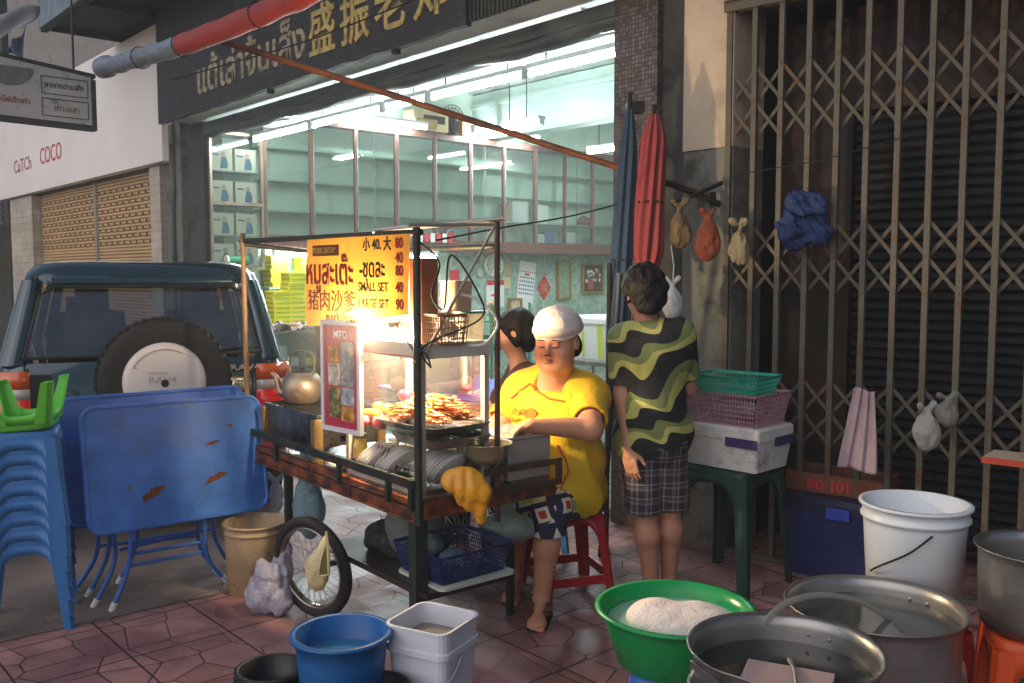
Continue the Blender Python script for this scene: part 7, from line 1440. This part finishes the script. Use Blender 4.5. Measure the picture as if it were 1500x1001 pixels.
for k in range(46): a = random.uniform(0, 2*PI); b2 = random.uniform(-.7, 1.3); S.ell(P(-.03+.1*math.cos(a)*math.cos(b2)*.98, .09*math.sin(a)*math.cos(b2), .03+.1*math.sin(b2)), V3(.02, .02, .026), A, .014)
S.wob(.0035, 70, 5); S.cap(P(.09, 0, -.03), P(.13, 0, -.03), .07, .07, .01, '-'); S.mesh('hair', hair, man)
def camo():
    m = bpy.data.materials.new('camouflage_stripe_cloth'); m.use_nodes = True; nt = m.node_tree; L = nt.links; b = nt.nodes['Principled BSDF']; b.inputs['Roughness'].default_value = .85
    tc = nd(nt, 'ShaderNodeTexCoord'); sp = nd(nt, 'ShaderNodeSeparateXYZ'); L.new(tc.outputs['Object'], sp.inputs[0])
    def M_(op, x, y=None, z=None):
        n = nd(nt, 'ShaderNodeMath', operation=op)
        for i, v in enumerate((x, y, z)):
            if v is None: continue
            if isinstance(v, (int, float)): n.inputs[i].default_value = v
            else: L.new(v, n.inputs[i])
        return n.outputs[0]
    n = nd(nt, 'ShaderNodeTexNoise', Scale=3.5, Detail=0.0); L.new(tc.outputs['Object'], n.inputs['Vector'])
    X_, Z_ = sp.outputs[0], sp.outputs[2]
    ph = M_('MULTIPLY_ADD', X_, 26.0, M_('MULTIPLY', Z_, 20.0)); ph = M_('MULTIPLY_ADD', n.outputs['Fac'], 10.0, ph)
    t_ = M_('MULTIPLY_ADD', X_, -.42, Z_); t_ = M_('MULTIPLY_ADD', M_('SINE', ph), .030, t_); t_ = M_('MULTIPLY_ADD', n.outputs['Fac'], .22, t_)
    fr = M_('FRACT', M_('MULTIPLY', t_, 5.1)); ph2 = M_('MULTIPLY_ADD', X_, 31.0, 1.0); fr2 = M_('MULTIPLY_ADD', M_('SINE', ph2), .09, fr)
    ye = M_('GREATER_THAN', fr2, .74); inb = M_('GREATER_THAN', fr, .52)
    c1 = nd(nt, 'ShaderNodeMix', data_type='RGBA'); L.new(ye, c1.inputs[0]); c1.inputs[6].default_value = rgba(hx('a9a95c')); c1.inputs[7].default_value = rgba(hx('6d7a48'))
    c2 = nd(nt, 'ShaderNodeMix', data_type='RGBA'); L.new(inb, c2.inputs[0]); c2.inputs[6].default_value = rgba(hx('14181a')); L.new(c1.outputs[2], c2.inputs[7]); L.new(c2.outputs[2], b.inputs['Base Color'])
    nb = nd(nt, 'ShaderNodeTexNoise', Scale=9.0, Detail=3.0); L.new(tc.outputs['Object'], nb.inputs['Vector']); bp = nd(nt, 'ShaderNodeBump', Strength=.5, Distance=.02); L.new(nb.outputs['Fac'], bp.inputs['Height']); L.new(bp.outputs[0], b.inputs['Normal']); return m
S = SDF(q(.36, 4.0, .62), q(1.0, 4.62, 1.46), .0068); torsoM(S, .007); S.ell(J['pel']+V3(0, 0, .02), V3(.178, .14, .16), I3, .05)
mL = J['sL']*.22+J['eL']*.78; mR = J['sR']*.2+J['eR']*.8; S.wob(.0035, 18, 11, (1, 1, .5)); S.wob(.0055, 13, 31, (1, 1, .8), True); S.cap(J['sL'], mL, .062, .064, .02, flat=True); S.cap(J['sR'], mR, .062, .064, .02, flat=True); S.cap(mL-(mL-J['sL'])*.1, J['eL'], .05, .05, 0, '-', flat=True); S.cap(mR-(mR-J['sR'])*.1, J['eR'], .05, .05, 0, '-', flat=True); S.cap(hc-V3(0, 0, .07), hc-V3(0, 0, .12), .06, .055, .01, '-')
S.cut(q(.66, 4.3, .715), (0, 0, -1)); S.mesh('camouflage_shirt', camo(), man)
def plaid():
    m = bpy.data.materials.new('plaid_cloth'); m.use_nodes = True; nt = m.node_tree; L = nt.links; b = nt.nodes['Principled BSDF']; b.inputs['Roughness'].default_value = .9
    tc = nd(nt, 'ShaderNodeTexCoord'); sp = nd(nt, 'ShaderNodeSeparateXYZ'); L.new(tc.outputs['Object'], sp.inputs[0]); outs = []
    for ax, sc in ((0, 15), (2, 15)):
        mu = nd(nt, 'ShaderNodeMath', operation='MULTIPLY'); mu.inputs[1].default_value = sc; L.new(sp.outputs[ax], mu.inputs[0]); fr = nd(nt, 'ShaderNodeMath', operation='FRACT'); L.new(mu.outputs[0], fr.inputs[0])
        cr = nd(nt, 'ShaderNodeValToRGB'); cr.color_ramp.interpolation = 'CONSTANT'; e = cr.color_ramp.elements; e[0].position = 0; e[0].color = (.02, .02, .03, 1); e[1].position = .45; e[1].color = (.16, .14, .15, 1); x = cr.color_ramp.elements.new(.62); x.color = (.05, .035, .045, 1); x = cr.color_ramp.elements.new(.85); x.color = (.34, .28, .29, 1); x = cr.color_ramp.elements.new(.92); x.color = (.03, .03, .04, 1); L.new(fr.outputs[0], cr.inputs[0]); outs.append(cr.outputs[0])
    mx = nd(nt, 'ShaderNodeMix', data_type='RGBA', blend_type='MIX'); mx.inputs[0].default_value = .5; L.new(outs[0], mx.inputs[6]); L.new(outs[1], mx.inputs[7]); L.new(mx.outputs[2], b.inputs['Base Color']); return m
S = SDF(q(.40, 4.05, .38), q(.98, 4.62, .86), .0068); S.ell(J['pel'], V3(.178, .135, .14), I3, .03)
for a, b2 in (('hL', 'kL'), ('hR', 'kR')): S.cap(J[a], J[b2]+V3(0, 0, -.05), .100, .080, .012)
S.wob(.004, 20, 13, (1, 1, .3)); S.wob(.006, 16, 33, (1, 1, .3), True); S.cut(q(.66, 4.3, .44), (0.04, 0, -1)); S.cut(q(.66, 4.3, .80), (0, 0, 1)); S.mesh('plaid_shorts', plaid(), man)
mb = MB()
for a in ('aL', 'aR'): c0 = Vector(J[a]); c0.z = 0; mb.rrect([(c0.x-.005, c0.y+.07, .0, .1, .27, .045), (c0.x-.005, c0.y+.07, .012, .1, .27, .045)])
obj('sandals', mb, black, man)

# ---------------- two diners at the blue table
def diner(label, o, J, hc, hf, cloth, skin, hs=1.0, scarf=None, h=.0085, bob=True):
    t = thing('person', label, 'person', o); mo = V3(*o)
    J = {k: v-mo for k, v in J.items()}; hc = hc-mo; hl = unit(np.cross((0, 0, 1), hf)); hu = np.cross(hf, hl); lo = np.min([v for v in J.values()], 0)-.25; hi = np.max([v for v in J.values()]+[hc], 0)+.22; lo[2] = -.01
    S = SDF(lo, hi, h); f2 = unit(V3(hf[0], hf[1], 0)); l2 = V3(-f2[1], f2[0], 0); At = np.stack([f2, l2, V3(0, 0, 1)], 1)
    def tor(S, off=0): S.ell(J['pel'], V3(.15, .18, .13)+off, At, .05); S.ell((J['pel']+J['chs'])/2, V3(.125, .16, .17)+off, At, .05); S.ell(J['chs'], V3(.12, .17, .17)+off, At, .05); S.cap(J['sL'], J['sR'], .06+off, .06+off, .05)
    tor(S, -.01); S.cap(J['chs']+V3(0, 0, .1), hc-V3(0, 0, .05), .055, .05, .03)
    for a, b2, c_ in (('sL', 'eL', 'wL'), ('sR', 'eR', 'wR')): S.cap(J[a], J[b2], .05, .042, .03); S.cap(J[b2], J[c_], .042, .028, .03); handSDF(S, J[c_], J[c_]-J[b2], (0, 0, -1), .95, .5)
    for a, b2, c_ in (('hL', 'kL', 'aL'), ('hR', 'kR', 'aR')): S.cap(J[a], J[b2], .085, .065, .03); S.cap(J[b2], J[c_], .058, .038, .03); footSDF(S, J[c_], f2)
    S.mesh('body', skin, t) if False else None
    P, A = headSDF(S, hc, hf, hl, hu, hs); S.mesh('body', skin, t); faceparts(P, A, t, hs, False)
    S = SDF(lo, hi, .009); tor(S, .012); S.cap(J['sL'], J['sL']*.3+J['eL']*.7, .068, .066, .03); S.cap(J['sR'], J['sR']*.3+J['eR']*.7, .068, .066, .03); S.wob(.004, 18, 3, (1, 1, .5)); S.cut(J['pel']-V3(0, 0, .05), (0, 0, -1)); S.mesh('shirt', cloth, t)
    S = SDF(lo, hi, .009)
    for a, b2, c_ in (('hL', 'kL', 'aL'), ('hR', 'kR', 'aR')): S.cap(J[a], J[b2], .1, .08, .04); S.cap(J[b2], J[c_]+V3(0, 0, .06), .075, .06, .03)
    S.ell(J['pel']-V3(0, 0, .02), V3(.16, .19, .12), At, .04); S.mesh('trousers', mat('dark_trousers', hx('23242c'), .85, var=.1), t)
    S = SDF(hc-.2, hc+.2, .0055); S.ell(P(-.028, 0, .035), V3(.108, .094, .098)*hs, A, .0); S.ell(P(-.06, 0, -.04), V3(.06, .088, .085)*hs, A, .03); S.ell(P(.045, 0, .065), V3(.055, .075, .045)*hs, A, .02)
    for y in (-1, 1): S.ell(P(-.0, .078*y, -.0), V3(.04, .018, .075)*hs, A, .02); S.ell(P(.012, .090*y, -.005), V3(.022, .02, .026)*hs, A, .012, '-')
    S.ell(P(.085, 0, -.025), V3(.06, .082, .072)*hs, A, .006, '-'); S.wob(.003, 60, 4); S.mesh('hair', hair, t); return t
W_ = lambda x, y, z: V3(x, y, z)
brown = mat('dark_brown_shirt', hx('4a2f28'), .8, var=.1, vs=8, bump=.3, bs=12)
WX = lambda x, y, z: V3(x+.02, y, z)
diner('seated woman in profile with dark bobbed hair and brown shirt behind the vendor', Vector((.09, 5.05, 0)),
    dict(pel=WX(.10, 5.08, .50), chs=WX(.04, 5.02, .88), sL=WX(.06, 4.88, 1.02), sR=WX(.03, 5.18, 1.02), eL=WX(-.10, 4.86, .80), wL=WX(-.33, 4.95, .79), eR=WX(-.12, 5.22, .80), wR=WX(-.33, 5.3, .79), hL=WX(.07, 4.98, .48), hR=WX(.07, 5.18, .48), kL=WX(-.32, 4.98, .48), kR=WX(-.32, 5.18, .48), aL=WX(-.32, 4.98, .08), aR=WX(-.32, 5.18, .08)),
    WX(-.01, 5.0, 1.255), unit((-.97, -.05, -.22)), brown, skinmat('pale_warm_skin', hx('cf9a7c')))
stool('blue plastic stool under the seated woman with bobbed hair', (.12, 5.08, 0), R(10), blue_pl, .28, .35, .42)
dx = -.56; dy = 6.75
diner('person in dark shirt resting folded arms on the blue table, head hidden behind the cart', Vector((dx, dy, 0)),
    dict(pel=W_(dx, dy+.05, .50), chs=W_(dx, dy-.12, .88), sL=W_(dx+.17, dy-.16, .98), sR=W_(dx-.17, dy-.16, .98), eL=W_(dx+.25, dy-.42, .805), wL=W_(dx+.02, dy-.52, .80), eR=W_(dx-.24, dy-.40, .805), wR=W_(dx-.04, dy-.56, .81), hL=W_(dx+.1, dy, .48), hR=W_(dx-.1, dy, .48), kL=W_(dx+.12, dy-.4, .48), kR=W_(dx-.12, dy-.4, .48), aL=W_(dx+.12, dy-.38, .08), aR=W_(dx-.12, dy-.38, .08)),
    W_(dx-.03, dy-.28, 1.20), unit((-.1, -.95, -.35)), mat('charcoal_shirt', hx('2b2422'), .85, var=.1), skinmat('mid_skin', hx('b88468')))
stool('blue plastic stool under the person with folded arms', (dx, dy+.05, 0), R(30), blue_pl, .28, .35, .42)

# ================================================================== MILKY EVENING AIR AND ADDED BULB BLOOM
mb = MB(); mb.box(-45, 45, -6, 50, -1.0, 9.5)
hm = bpy.data.materials.new('haze'); hm.use_nodes = True; nt = hm.node_tree; nt.nodes.clear()
pv = nd(nt, 'ShaderNodeVolumePrincipled', Density=0.0066, Anisotropy=0.2); pv.inputs['Color'].default_value = (.85, .87, .9, 1); o_ = nd(nt, 'ShaderNodeOutputMaterial'); nt.links.new(pv.outputs[0], o_.inputs['Volume'])
hz = obj('haze', mb, hm); tag(hz, 'thin smoky air from the charcoal grill, also added for lens-like glow round the lamps', 'haze', kind='stuff')  # smoky air and lens haze are built together as one thin volume
SC.cycles.volume_bounces = 0

sm = bpy.data.materials.new('bulb_bloom'); sm.use_nodes = True; nt = sm.node_tree; nt.nodes.clear()
pv = nd(nt, 'ShaderNodeVolumePrincipled', Density=0.105, Anisotropy=0.1); pv.inputs['Color'].default_value = (.9, .88, .86, 1); o_ = nd(nt, 'ShaderNodeOutputMaterial'); nt.links.new(pv.outputs[0], o_.inputs['Volume'])
tag(obj('bloom', MB().ell((0, 0, 0), (.40, .40, .36), 40, 24), sm, loc=BP), 'added misty volume standing in for lens bloom around the bare bulb', 'bloom', kind='stuff')  # volume added round the bulb to imitate its bloom in the lens
